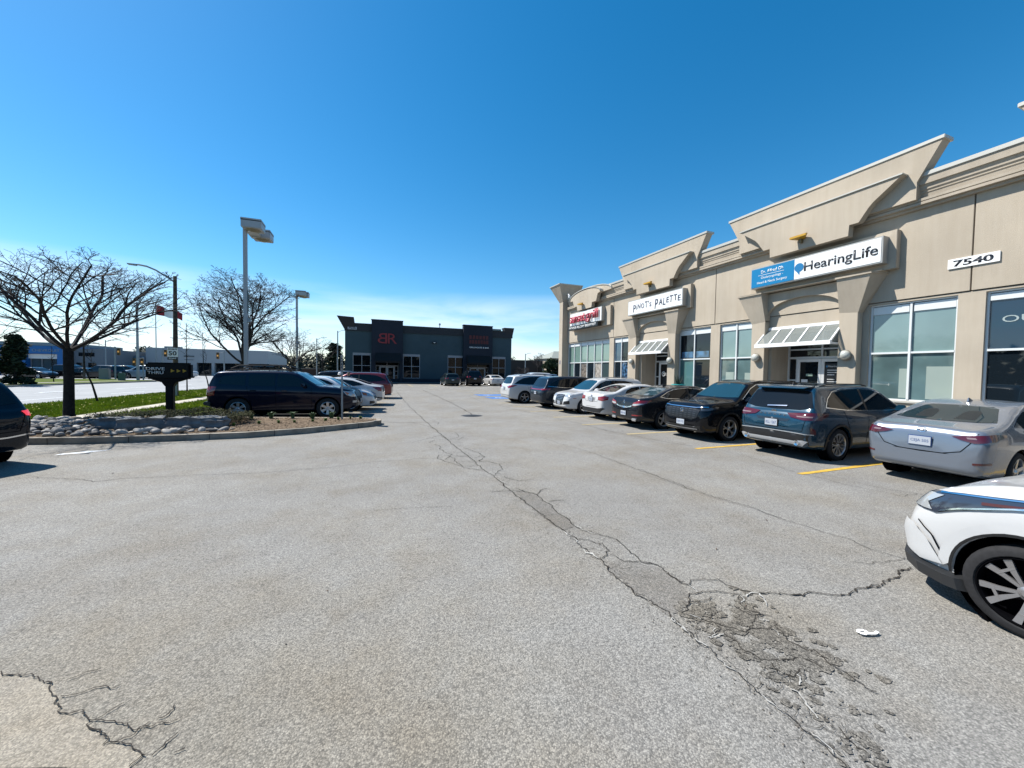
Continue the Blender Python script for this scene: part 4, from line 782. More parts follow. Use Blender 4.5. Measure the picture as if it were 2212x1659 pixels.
for k in range(5):
    z = .65+.055*k
    for q in range(-3, 4): c.strip('grille_slat', E_([(q*.16-.05, z), (q*.16+.05, z)]), 0, .012, mat('slat_grey', (.10,.10,.105), .3, .6), .022, parent=g_)
c.strip('grille_trim', E_([(-.80,.95),(-.5,.92),(0,.92),(.5,.92),(.80,.95)]), 0, .02, chrome, .022)
badge_ring(c, 1, .80, .062, .055, 'h'); plate_on(c, 1, .49, 'CJNR 772', black, .30)
for sg in (1, -1):
    c.decal('headlamp', [(2.2, sg*.68, .90), (2.12, sg*.84, .93), (1.85, sg*.92, .96), (1.88, sg*.92, .91), (2.15, sg*.84, .85), (2.24, sg*.68, .84)], sg*35, mat('lamp_smoked', (.05,.055,.06), .08, .2, 1), .014, .04)
c.strip('lip_trim', E_([(-.62,.34),(0,.33),(.62,.34)]), 0, .018, mat('lip_grey', (.3,.3,.31), .3, .6), .016)
c.strip('hood_seam', [(2.14, .62, 0), (1.2, .72, 0)], 'top', .01, void, .003); c.strip('hood_seam', [(2.14, -.62, 0), (1.2, -.72, 0)], 'top', .01, void, .003)
roof_rails(c, -1.6, .1, .60, black, .03)
# dark charcoal sedan, tail out
P_char = paint('charcoal', (.018,.021,.027), .5, .26)
sp = mod(SED, style='five', scale=(1.05, YS*1.02, 1.0), rglass=glassb, chrome_line=[(.9,.995),(-.3,.995),(-1.2,1.02),(-1.48,1.07),(-1.15,1.225),(-.85,1.32),(-.25,1.37),(.3,1.32)], chw=.014)
c = Car('charcoal_sedan', 'charcoal sedan parked tail out with a bright silver chevron across its boot', sp, P_char, 0, (10.65, 10.82), 'cars parked nose to tail along the plaza'); common(c, sp)
for sg in (1, -1):
    L_ = c.decal('tail_lamp', [(-2.24, sg*.48, .87), (-2.15, sg*.70, .955), (-1.86, sg*.90, .96), (-2.05, sg*.87, .87), (-2.26, sg*.60, .76), (-2.28, sg*.44, .76)], 180-sg*38, redl, .012, .04)
    c.decal('lamp_lens', [(-2.25, sg*.48, .83), (-2.15, sg*.72, .86), (-2.1, sg*.85, .855), (-2.26, sg*.60, .775), (-2.27, sg*.46, .775)], 180-sg*38, clearl, .016, .04, parent=L_)
    c.decal('bumper_reflector', [(-2.2, sg*.42, .47), (-2.1, sg*.78, .49), (-2.1, sg*.78, .45), (-2.2, sg*.42, .44)], 180-sg*20, redl, .008, .04)
    MB().box(-2.31, -2.2, sg*.45, sg*.68, .27, .36).build('exhaust_tip', chrome, c.root, bevel=.02)
c.decal('boot_chevron', E_([(-.44,.78),(-.40,.73),(-.2,.685),(0,.67),(.2,.685),(.40,.73),(.44,.78),(.3,.74),(0,.73),(-.3,.74)]), 180, chrome, .016, .05)
badge_ring(c, -1, .88, .045, .055, 'a'); plate_on(c, -1, .50, 'BNCA 418', black, .28)
c.strip('boot_seam', E_([(-.62,1.0),(-.50,.80),(-.44,.68),(0,.65),(.44,.68),(.50,.80),(.62,1.0)]), 180, .010, void, .003)
antenna(c, -.6, black)
# white coupe, tail out
P_white = paint('white', (.68,.685,.69), 0, .3)
coupe_top = [(-2.22,.50),(-2.21,.74),(-2.18,.95),(-2.1,1.05),(-1.9,1.075),(-1.7,1.09),(-1.5,1.14),(-1.15,1.27),(-.8,1.37),(-.45,1.415),(-.05,1.42),(.25,1.38),(.5,1.29),(.9,1.06),(1.1,.985),(1.7,.90),(2.0,.80),(2.12,.68),(2.19,.52),(2.22,.42)]
sp = mod(SED, top=coupe_top, scale=(1, YS, 1), style='ydouble', side_windows=[[(-1.15,1.06),(-1.05,1.17),(-.8,1.27),(-.42,1.315),(-.42,1.0),(-.9,1.01)],[(-.36,1.0),(-.36,1.32),(.1,1.30),(.38,1.21),(.80,1.0)]], pillars=[], mirror=(.62,1.0), mm=P_white,
   w=[(-2.22,.62),(-2.2,.74),(-2.12,.83),(-1.9,.88),(-1.6,.90),(-.8,.89),(.9,.89),(1.6,.87),(1.9,.82),(2.1,.70),(2.2,.56),(2.22,.45)], wx=(-1.30,1.36), low_rear=[(0,.46),(.5,.46),(.78,.50),(.82,.46),(.66,.30),(0,.28)])
c = Car('white_coupe', 'white two-door coupe parked tail out with round-cornered red lamps', sp, P_white, 0, (10.62, 13.12), 'cars parked nose to tail along the plaza'); common(c, sp)
for sg in (1, -1):
    c.decal('tail_lamp', [(-2.2, sg*.50, .91), (-2.1, sg*.80, .955), (-1.95, sg*.87, .93), (-1.98, sg*.87, .82), (-2.12, sg*.78, .77), (-2.2, sg*.52, .79)], 180-sg*35, redl, .012, .04)
c.strip('boot_seam', E_([(-.56,1.02),(-.50,.80),(-.44,.72),(0,.70),(.44,.72),(.50,.80),(.56,1.02)]), 180, .010, mat('seam_grey', (.08,.08,.08), .8), .003)
c.decal('plate_recess_shade', E_(sym([(0,.875),(.30,.875),(.26,.745),(0,.745)])), 180, mat('white_recess_shade', (.30,.31,.32), .5), .004, .08)  # shaded recess round the plate, painted as a greyed body white
plate_on(c, -1, .80, 'CKPA 229', black, .27); badge_ring(c, -1, .935, .035, .035, 'ring', m=mat('badge_blue', (.02,.05,.15), .3))
# white crossover with a big black grille, nose out
sp = mod(SUV, style='ydouble', scale=(.96, YS*.98, .96), wglass=glassb, rim=.245, low_front=[(0,.26),(.66,.27),(.66,.25),(0,.24)], mm=P_white,
  w=W_SUV[:-4]+[(2.0,.88),(2.18,.80),(2.27,.70),(2.3,.60)], seams=[])
c = Car('white_crossover', 'white crossover parked nose out with a large black grille, left of the white coupe', sp, P_white, math.pi, (10.42, 15.5), 'cars parked nose to tail along the plaza'); common(c, sp)
c.decal('grille', E_(sym([(0,.88),(.34,.87),(.40,.82),(.36,.46),(.28,.40),(0,.40)])), 0, gm, .012, .06)
for k in range(6): c.strip('grille_slat', E_([(-.33,.48+.065*k),(.33,.48+.065*k)]), 0, .010, silverw, .02)
for sg in (1, -1):
    c.decal('headlamp', [(2.25, sg*.46, .86), (2.15, sg*.74, .90), (1.95, sg*.86, .92), (2.0, sg*.86, .86), (2.2, sg*.70, .78), (2.28, sg*.50, .79)], sg*30, clearl, .012, .04)
    c.decal('air_intake', [(2.28, sg*.48, .56), (2.15, sg*.80, .62), (2.15, sg*.80, .46), (2.28, sg*.44, .42)], sg*25, gm, .01, .05)
    c.decal('side_marker', [(2.0, sg*.86, .74), (1.85, sg*.9, .74), (1.85, sg*.9, .72), (2.0, sg*.86, .72)], sg*60, redl, .01, .05)
plate_on(c, 1, .50, 'CHPM 604', black, .27); roof_rails(c, -1.6, .1, .60, silverw)
c.strip('lip_trim', E_([(-.66,.33),(-.3,.30),(.3,.30),(.66,.33)]), 0, .014, gm, .014)
for q in (-.11,-.04,.04,.11): badge_ring(c, 1, .82, .035, .03, 'ring', y=q)
# dark blue-grey crossover, tail out
P_nav = paint('slate_navy', (.022,.032,.048), .4, .3)
sp = mod(SUV, style='five', scale=(1.06, YS*1.02, .98), mm=P_nav, side_windows=[[(-1.95,1.18),(-1.78,1.32),(-1.45,1.46),(-1.0,1.53),(-.38,1.55),(-.38,1.09),(-1.1,1.11)],SUV['side_windows'][1]], chrome_line=[(-2.0,1.16),(-1.2,1.09),(.9,1.07)])
c = Car('slate_crossover', 'dark slate crossover parked tail out with a full-width red light bar', sp, P_nav, 0, (10.55, 17.9), 'cars parked nose to tail along the plaza'); common(c, sp)
c.strip('light_bar', E_([(-.86,1.0),(-.5,.985),(0,.98),(.5,.985),(.86,1.0)]), 180, .045, redl, .012)
for sg in (1, -1): c.decal('tail_lamp', [(-2.2, sg*.62, 1.02), (-1.9, sg*.92, 1.05), (-1.95, sg*.92, .97), (-2.22, sg*.62, .95)], 180-sg*40, redl, .014, .05)
for z in (.42,.48,.54): c.strip('bumper_crease', E_([(-.7,z),(.7,z)]), 180, .012, black, .008)
plate_on(c, -1, .80, 'CFTW 951', black, .27, y=.0)
# white crossover further along, tail out
sp = mod(SUV, style='five', scale=(1.03, YS*1.02, 1.0), mm=P_white, wmat=greyw, side_windows=[[(-1.98,1.14),(-1.70,1.32),(-1.4,1.46),(-1.0,1.54),(-.38,1.56),(-.38,1.08),(-1.1,1.09)],SUV['side_windows'][1]], chrome_line=[(-2.0,1.12),(-1.2,1.07),(.9,1.06)])
c = Car('white_crossover', 'white crossover parked tail out beside the blue accessible bays', sp, P_white, 0, (9.95, 21.25), 'cars parked nose to tail along the plaza'); common(c, sp)
for sg in (1, -1): c.decal('tail_lamp', [(-2.2, sg*.42, .98), (-2.1, sg*.82, 1.06), (-1.80, sg*.93, 1.07), (-2.05, sg*.90, .96), (-2.22, sg*.62, .88)], 180-sg*42, redl, .014, .05)
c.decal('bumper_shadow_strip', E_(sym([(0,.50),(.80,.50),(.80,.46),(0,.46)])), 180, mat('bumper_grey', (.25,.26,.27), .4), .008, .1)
plate_on(c, -1, .86, 'BYHL 360', plateblue, .27); roof_rails(c, -1.6, .1, .62, silverw)
# white crossover driving out of the right edge of the frame (closest)
sp = mod(SUV, style='twist', wmat=greyw, R=.325, rim=.245, tyre=.225, gap=.06, tw=1.66, wx=(-1.30,1.36), scale=(1,1,1), clad=False, mm=P_white,
 top=[(-2.15,.7),(-2.12,.95),(-2.0,1.15),(-1.7,1.30),(-1.2,1.46),(-.6,1.54),(0,1.55),(.3,1.48),(.65,1.30),(1.02,1.125),(1.2,1.10),(1.5,1.06),(1.75,.985),(1.92,.90),(2.02,.80),(2.09,.68),(2.13,.56),(2.15,.46)],
 bot=[(-2.15,.5),(-2.0,.32),(-1.6,.2),(1.4,.19),(1.8,.2),(2.0,.21),(2.1,.24),(2.15,.30)],
 belt=[(-2.15,.95),(-1.0,1.08),(.9,1.0),(1.5,.97),(1.9,.86),(2.15,.65)],
 w=[(-2.15,.6),(-2.1,.76),(-1.9,.88),(-1.3,.925),(-.8,.90),(.8,.90),(1.3,.925),(1.6,.915),(1.8,.88),(1.95,.82),(2.05,.74),(2.12,.64),(2.15,.54)],
 side_windows=[[(-1.3,1.15),(-1.0,1.33),(-.38,1.42),(-.38,1.07),(-.9,1.10)],[(-.30,1.07),(-.30,1.42),(.1,1.40),(.35,1.32),(.78,1.08)]], windshield=[(0,1.44),(.45,1.42),(.58,1.38),(.76,1.15),(.4,1.13),(0,1.125)], rear_window=[(0,1.44),(.5,1.42),(.7,1.2),(0,1.18)], mirror=(.62,1.08), handles=[(.0,.9)], low_front=None)
c = Car('white_crossover', 'white compact crossover cut off by the right edge, only nose and front wheel in view', sp, P_white, math.pi/2, (5.29, -.20)); common(c, sp)
lampm = mat('headlamp_housing', (.05,.06,.085), .08, .2, 1)
for sg in (1,):
  for sg in (1, -1):
    L_ = c.decal('headlamp', [(2.08, sg*.58, .84), (2.0, sg*.74, .875), (1.75, sg*.90, .935), (1.40, sg*.925, .985), (1.20, sg*.925, 1.0), (1.22, sg*.925, .955), (1.45, sg*.92, .90), (1.72, sg*.90, .80), (1.86, sg*.86, .735), (2.02, sg*.74, .73), (2.10, sg*.60, .74)], sg*55, lampm, .010, .035)
    c.decal('lamp_lens', [(2.07, sg*.60, .832), (1.98, sg*.76, .866), (1.84, sg*.87, .885), (1.93, sg*.83, .80), (1.88, sg*.85, .748), (2.02, sg*.74, .738), (2.08, sg*.62, .745)], sg*55, clearl, .016, .03, parent=L_)
    c.decal('indicator', [(1.60, sg*.91, .905), (1.40, sg*.925, .935), (1.40, sg*.925, .918), (1.60, sg*.91, .885)], sg*75, mat('indicator_red', (.10,.022,.016), .2, 0, .3), .016, .04, parent=L_)
    c.strip('lamp_chrome', [(1.86, sg*.86, .90), (1.72, sg*.90, .925), (1.4, sg*.925, .972), (1.2, sg*.925, .988)], sg*75, .010, chrome, .016)
    c.strip('lamp_chrome', [(1.84, sg*.87, .755), (1.72, sg*.90, .815), (1.45, sg*.92, .905), (1.22, sg*.925, .962)], sg*75, .012, chrome, .016)
    # crease of the corner of the bumper
    c.decal('bumper_corner', [(2.07, sg*.70, .60), (1.99, sg*.77, .59), (1.91, sg*.83, .50), (1.83, sg*.88, .33), (1.98, sg*.80, .30), (2.08, sg*.70, .34), (2.10, sg*.67, .50)], sg*55, P_white, .030, .03)
    c.strip('bumper_slot', [(1.98, sg*.79, .625), (1.89, sg*.85, .54), (1.83, sg*.875, .40), (1.79, sg*.89, .315)], sg*60, .014, void, .012)
    ring = [(1.36+math.cos(rad(a))*.475, .325+math.sin(rad(a))*.475) for a in range(-4, 186, 10)] + [(1.36+math.cos(rad(a))*.40, .325+math.sin(rad(a))*.40) for a in range(185, -5, -10)]
    c.decal('arch_lip', [(x, sg*.9, z) for x, z in ring], sg*90, P_white, .022, .06)
    c.strip('arch_edge', [(1.36+math.cos(rad(a))*.398, sg*.9, .33+math.sin(rad(a))*.398) for a in range(-6, 187, 8)], sg*90, .02, black, .024)
    P = [(2.235, .0, .30), (2.20, sg*.45, .29), (2.12, sg*.68, .275), (1.98, sg*.83, .265), (1.80, sg*.915, .26), (1.72, sg*.925, .26)]
    Q = [(x-.02, y, z-.085) for x, y, z in P]
    m_ = MB()
    for i in range(len(P)-1): m_.hull([P[i], P[i+1], Q[i], Q[i+1], (P[i][0]-.16, P[i][1]*.86, P[i][2]+.02), (P[i+1][0]-.16, P[i+1][1]*.86, P[i+1][2]+.02), (Q[i][0]-.16, Q[i][1]*.86, Q[i][2]), (Q[i+1][0]-.16, Q[i+1][1]*.86, Q[i+1][2])])
    m_.build('chin_lip', mat('lip_black', (.02,.021,.023), .5), c.root, smooth=True, angle=35)
c.decal('front_grille', E_(sym([(0,.56),(.40,.56),(.56,.52),(.56,.34),(0,.32)])), 0, gm, .008, .06)
c.strip('hood_guard', [(2.02, -.56, 0), (2.06, 0, 0), (2.02, .56, 0)], 'top', .05, black, .03)
# ---- left hand row, slightly turned
AH = rad(-7.5)
def leftspot(k, fwd=0): 
    b = Vector((-2.72, 16.66)); return (b.x+.35*k*.0+math.sin(-AH)*2.42*k+fwd, b.y+math.cos(AH)*2.42*k)
P_navy = paint('deep_navy', (.006,.010,.030), .3, .3)
box_top = [(-2.38,.62),(-2.37,1.0),(-2.33,1.18),(-2.26,1.42),(-2.17,1.62),(-2.05,1.70),(-1.6,1.735),(-.8,1.75),(0,1.74),(.35,1.68),(.62,1.50),(.98,1.26),(1.1,1.20),(1.5,1.17),(1.95,1.11),(2.18,1.02),(2.28,.86),(2.34,.70),(2.36,.56)]
sp = dict(SUV); sp.update(top=box_top, bot=[(-2.38,.55),(-2.3,.42),(-2.0,.34),(-1.6,.28),(1.6,.28),(2.0,.32),(2.25,.38),(2.36,.46)], belt=[(-2.38,1.0),(-2.0,1.17),(-1.0,1.15),(1.0,1.10),(2.0,1.0),(2.36,.8)],
  w=[(-2.38,.72),(-2.36,.80),(-2.28,.86),(-2.1,.90),(-1.2,.93),(1.0,.93),(1.7,.92),(2.1,.88),(2.26,.80),(2.34,.68),(2.36,.60)], R=.375, rim=.235, wx=(-1.42,1.38), tw=1.60, tyre=.25, style='six', tum=.26, scale=(1.05, .97, 1),
  side_windows=[[(-2.02,1.26),(-1.90,1.52),(-1.2,1.58),(-1.2,1.20)],[(-1.10,1.20),(-1.10,1.60),(-.30,1.62),(-.30,1.19)],[(-.22,1.19),(-.22,1.62),(.18,1.60),(.45,1.48),(.80,1.22),(.80,1.17)]], pillars=[], mirror=(.62,1.18),
  windshield=[(0,1.63),(.5,1.61),(.64,1.57),(.78,1.26),(.4,1.245),(0,1.24)], rear_window=[(0,1.60),(.62,1.57),(.70,1.22),(0,1.20)], wglass=glassb,
  seams=[[(-.26,1.17),(-.26,.42)],[(.86,1.14),(.86,.42)],[(-1.15,1.17),(-1.08,.85),(-1.0,.42)]], handles=[(-.95,1.03),(.0,1.02)], low_front=[(0,.56),(.6,.58),(.74,.54),(.7,.44),(0,.44)])
x_, y_ = leftspot(0)
c = Car('navy_suv', 'dark navy boxy SUV with roof rack parked nose right beside the planted island', sp, P_navy, AH, (x_, y_)); common(c, sp)
for sg in (1, -1):
    L_ = c.decal('headlamp', [(2.24, sg*.56, 1.0), (2.1, sg*.84, 1.0), (1.88, sg*.90, 1.02), (2.0, sg*.88, .86), (2.15, sg*.82, .80), (2.28, sg*.62, .80)], sg*50, clearl, .012, .04)
    c.decal('indicator', [(2.1, sg*.86, .93), (1.95, sg*.89, .99), (2.02, sg*.88, .86)], sg*60, amber, .018, .05, parent=L_)
    c.decal('fog_lamp', [(2.3, sg*.70, .66), (2.2, sg*.82, .66), (2.2, sg*.82, .58), (2.3, sg*.70, .58)], sg*55, clearl, .014, .05)
    c.decal('tail_lamp', [(-2.34, sg*.72, 1.15), (-2.2, sg*.88, 1.17), (-2.05, sg*.9, 1.15), (-2.1, sg*.9, .85), (-2.3, sg*.84, .82), (-2.36, sg*.72, .84)], 180-sg*50, redl, .012, .05)
c.decal('grille', E_(sym([(0,.99),(.46,.98),(.50,.80),(0,.78)])), 0, mat('grille_grey', (.10,.10,.11), .4, .5), .01, .06)
MB().hull([(-2.48,-.80,.62),(-2.48,.80,.62),(-2.48,.80,.50),(-2.48,-.80,.50),(-2.2,-.90,.62),(-2.2,.90,.62),(-2.2,.90,.46),(-2.2,-.90,.46)]).build('rear_bumper', black, c.root, bevel=.03)
plate_on(c, 1, .62, 'AKRD 118', black, .28)
rk = MB()
for sg in (1, -1): rk.tube([(-1.75, sg*.50, 1.80), (-1.5, sg*.50, 1.92), (-.2, sg*.50, 1.93), (.1, sg*.50, 1.80)], .028, 6)
for x in (-1.5, -1.1, -.7, -.25): rk.tube([(x, -.5, 1.89), (x, .5, 1.89)], .015, 5)
for x in (-1.5, -.9, -.3):
    for sg in (1, -1): rk.tube([(x, sg*.5, 1.74), (x, sg*.5, 1.89)], .015, 5)
rk.build('roof_rack', black, c.root, smooth=True); roof_rails(c, -1.9, .25, .62, black, .045)
# white sedan nose right
sp = mod(SED, scale=(1.04, .97, 1.05), wglass=glassb, chrome_line=None)
x_, y_ = leftspot(1, .42)
c = Car('white_sedan', 'white sedan parked nose right with an orange marker lamp, half behind the navy SUV', sp, paint('pearl', (.66,.68,.70), .1, .3), AH, (x_, y_)); common(c, sp, lod=0)
for sg in (1, -1):
    L_ = c.decal('headlamp', [(2.2, sg*.50, .72), (2.05, sg*.76, .76), (1.80, sg*.86, .80), (1.85, sg*.86, .68), (2.1, sg*.76, .60), (2.22, sg*.55, .60)], sg*50, clearl, .012, .04)
    c.decal('indicator', [(1.98, sg*.80, .75), (1.82, sg*.86, .78), (1.86, sg*.86, .67), (2.0, sg*.80, .64)], sg*60, amber, .018, .04, parent=L_)
    c.decal('air_intake', [(2.25, sg*.50, .40), (2.1, sg*.74, .42), (2.12, sg*.74, .30), (2.25, sg*.46, .30)], sg*35, gm, .01, .05)
c.decal('grille', E_(sym([(0,.60),(.40,.58),(.34,.48),(0,.47)])), 0, gm, .01, .06)
# white sedan tail right
sp = mod(SED, scale=(1.0, .97, .98), mm=P_white)
x_, y_ = leftspot(2, .62)
c = Car('white_sedan', 'white fastback sedan parked tail right with bracket-shaped red lamps', sp, P_white, AH+math.pi, (x_, y_)); common(c, sp)
for sg in (1, -1):
    c.decal('tail_lamp', [(-2.24, sg*.46, .93), (-2.1, sg*.80, .98), (-1.84, sg*.89, .96), (-1.96, sg*.88, .88), (-2.1, sg*.86, .78), (-2.2, sg*.76, .76), (-2.2, sg*.70, .84)], 180-sg*45, redl, .012, .04)
    c.decal('air_intake', [(-2.24, sg*.56, .42), (-2.05, sg*.84, .47), (-2.08, sg*.84, .40), (-2.24, sg*.56, .34)], 180-sg*45, gm, .01, .05)
plate_on(c, -1, .78, 'BXVT 843', black, .27)
# red crossover tail right
P_red = paint('red', (.20,.008,.014), .3, .3)
sp = mod(SUV, scale=(1, .97, .98), mm=P_red, side_windows=[[(-1.98,1.20),(-1.70,1.36),(-1.4,1.48),(-1.0,1.54),(-.38,1.56),(-.38,1.08),(-1.1,1.09)],SUV['side_windows'][1]])
x_, y_ = leftspot(4, .7)
c = Car('red_crossover', 'dark red crossover parked tail right, behind the white fastback sedan', sp, P_red, AH+math.pi, (x_, y_)); common(c, sp)
for sg in (1, -1): c.decal('tail_lamp', [(-2.14, sg*.70, 1.35), (-1.95, sg*.80, 1.35), (-2.1, sg*.88, 1.0), (-2.22, sg*.76, 1.0)], 180-sg*45, redd, .012, .05)
plate_on(c, -1, .84, 'CRBE 377', black, .27); roof_rails(c, -1.6, .1, .60, silverw, .03)
# dark suv beyond
P_dk = paint('graphite', (.02,.024,.03), .4, .3)
spg = mod(SUV, scale=(1.05, 1, 1.0), mm=P_dk)
x_, y_ = leftspot(5.6, -.2)
c = Car('graphite_crossover', 'graphite crossover with silver roof rails, farthest of the left-hand row', spg, P_dk, AH, (x_, y_), lod=1); common(c, spg, lod=1); roof_rails(c, -1.6, .1, .60, silverw, .04)
# dark hatchback leaving on the left edge
P_bk2 = paint('midnight', (.008,.014,.024), .4, .26)
sp = mod(SUV, scale=(1, .96, .97), mm=P_bk2, rear_window=[(0,1.50),(.5,1.48),(.60,1.45),(.72,1.17),(.5,1.14),(0,1.125)])
hd = rad(150)
c = Car('midnight_crossover', 'midnight blue crossover cut off by the left edge with its red brake lamp lit', sp, P_bk2, hd, (-6.15+2.32*math.cos(hd), 8.95+2.32*math.sin(hd))); common(c, sp)
for sg in (1, -1): c.decal('tail_lamp', [(-2.22, sg*.70, 1.02), (-2.1, sg*.85, 1.04), (-1.98, sg*.91, 1.02), (-2.0, sg*.91, .95), (-2.1, sg*.87, .91), (-2.22, sg*.72, .94)], 180-sg*45, mat('brake_lit', (.5,.02,.02), .2, 0, 1, emis=(1,.05,.06,.5)), .014, .04)
plate_on(c, -1, .82, 'CPKS 294', black, .30); badge_ring(c, -1, 1.0, .07, .05, 'ring')
c.strip('bumper_trim', E_([(-.84,.60),(-.5,.56),(0,.55),(.5,.56),(.84,.60)]), 180, .025, chrome, .012)
c.strip('hatch_seam', E_([(-.78,1.06),(-.72,.85),(-.66,.66),(0,.64),(.66,.66),(.72,.85),(.78,1.06)]), 180, .010, void, .003)
# ---- row in front of the dark restaurant (small in the photo)
def far_car(name, label, sp, pm, heading, loc, group=None, lamps=True):
    c = Car(name, label, sp, pm, heading, loc, group, lod=1); common(c, sp, lod=1)
    if lamps:
        zz = 1.0 if sp['top'][8][1] > 1.5 else .9
        for sg in (1, -1): c.decal('tail_lamp', [(-2.22, sg*.50, zz+.04), (-2.1, sg*.82, zz+.06), (-1.95, sg*.90, zz+.02), (-2.0, sg*.9, zz-.08), (-2.22, sg*.6, zz-.08)], 180-sg*42, redl, .014, .08)
        plate_on(c, -1, zz-.2, 'X', black, .30, lod=1)
        for sg in (1, -1): c.decal('headlamp', [(2.2, sg*.50, zz-.18), (2.05, sg*.76, zz-.12), (1.85, sg*.86, zz-.10), (1.9, sg*.86, zz-.2), (2.15, sg*.7, zz-.28)], sg*45, clearl, .014, .08)
    return c
P_teal = paint('grey_green', (.035,.055,.06), .4, .3)
G2 = 'cars parked facing the dark restaurant'
far_car('grey_hatchback', 'grey-green hatchback parked tail out before the dark restaurant, left of the black van', mod(SUV, scale=(.88, .95, .92), mm=P_teal), P_teal, rad(90), (9.45, 46.6), G2)
far_car('black_van', 'tall black SUV parked tail out before the right entrance of the dark restaurant', mod(SUV, scale=(1.05, 1.04, 1.14), mm=P_blk), P_blk, rad(90), (12.15, 46.9), G2)
far_car('white_coupe', 'small white coupe parked tail out at the right end of the dark restaurant', mod(SED, scale=(.95, 1.0, .95), mm=P_white), P_white, rad(90), (15.2, 47.0), G2)
far_car('white_pickup', 'white tall SUV roof showing behind the white crossover beside the accessible bays', mod(SUV, scale=(1.05, 1.05, 1.05), mm=P_white), P_white, rad(180), (17.8, 40.2), G2)
far_car('silver_hatchback', 'silver car mostly hidden beyond the white SUV near the beige corner pillar', mod(SUV, scale=(1, 1, .95), mm=P_silver), P_silver, rad(180), (21.0, 44.5), G2)
# ---- dealer lot across the road
G3 = 'cars lined up on the dealer lot across the road'
R_ = random.Random(4)
base_s = far_car('dealer_car', 'grey sedan with bright headlamps on the dealer lot, foremost under the blue entrance', mod(SED, mm=P_dk), P_dk, rad(-20), (-40.3, 68.0), G3)
base_u = far_car('dealer_car', 'black SUV behind the grey sedan on the dealer lot', mod(SUV, scale=(1, 1, 1.1), mm=P_blk), P_blk, rad(-18), (-38.6, 71.5), G3)
base_w = far_car('dealer_van', 'pale blue van parked before the low blue-grey showroom', mod(SUV, scale=(1.15, 1.05, 1.16), mm=P_white), paint('pale_blue', (.25,.38,.48), .2, .35), rad(170), (-30.2, 70.5), G3)
spots = [(-36.2,69.8,-14,'black','dark car just right of the black SUV on the dealer lot'),(-33.9,68.6,160,'graphite','graphite car seen beside the big tree trunk'),(-36.8,73.8,170,'white','white car nearest the grey dealer annex'),(-33.4,73.2,-10,'black','dark car before the dark garage door'),(-43.0,71,-20,'graphite','dark car farthest left under the blue entrance'),(-28.2,76,10,'white','white car in front of the pale showroom'),(-31.5,78,175,'black','black car before the garage opening')]
for i, (x, y, a, cl, lb) in enumerate(spots):
    k = copy_tree(base_u.root if i % 2 else base_s.root); k.location = (x, y, 0); k.rotation_euler = (0, 0, rad(a)); k['label'] = lb
    for ch in k.children:
        if ch.name.startswith('body'):
            ch.data = ch.data.copy(); ch.data.materials[0] = {'black': P_blk, 'graphite': P_dk, 'white': P_white}[cl]
# ================================================================ the beige plaza
PL = thing('plaza_building', 'long beige stucco plaza of shops with stepped parapets along the right side', 'building', (15, 14, 0))
XW = 15.0
frame_m = alu
pane_blind = mat('pane_with_blind', (.22,.33,.325), .06, 0, 1, .6, (.8, .12, 2))
pane_dark = mat('pane_dark', (.010,.016,.022), .02, 0, 0, .55)
pane_navy = mat('pane_navy', (.006,.035,.07), .03, 0, 0, .8)
pane_low = mat('pane_lower_blind', (.12,.195,.20), .05, 0, 1, .6, (1.2, .3, 2))
Y0, Y1 = -6.0, 27.55
# openings: (ylo, yhi, zlo, zhi)
wins = [(-5.2,-3.2),(-2.6,-.55),(2.95,4.92),(5.42,7.36),(11.28,12.88),(13.38,15.34),(19.40,20.86),(21.34,26.95)]
doors = [(-.05,2.35),(8.02,10.48),(15.66,18.12)]
ops = sorted([(a, b, 1.15, 4.12) for a, b in wins] + [(a, b, .15, 3.62) for a, b in doors])
wall = MB(); y = Y0
for a, b, z0, z1 in ops:
    wall.box(XW, XW+.30, y, a, .15, 4.17)
    if z0 > .5: wall.box(XW, XW+.30, a, b, .15, z0)
    if z1 < 4.17: wall.box(XW, XW+.30, a, b, z1, 4.17)
    y = b
wall.box(XW, XW+.30, y, Y1, .15, 4.17)
wall.build('lower_wall', stucco, PL)
# upper wall in panels with real joints
joints = [Y0, -2.5, 5.19, 13.15, 20.9, Y1]
for i in range(len(joints)-1): MB().box(XW-.03, XW+.3, joints[i]+.014, joints[i+1]-.014, 4.195, 6.72).build('upper_wall', stucco, PL, bevel=.006)
MB().box(XW+.05, XW+.3, Y0, Y1, 4.16, 7.5).box(XW+.3, XW+.9, Y0, Y0+.2, 0, 7.5).build('wall_core', mat('joint_dark', (.10,.075,.07), .9), PL)
MB().box(16.6, 38, Y0, Y1-.3, 0, 7.2).box(XW+.31, 16.6, Y0, Y1-.3, 4.2, 7.2).build('roof_block', stucco2, PL)
MB().box(XW+.3, 38, Y1-.3, Y1, 0, 7.4).build('end_wall', stucco, PL)
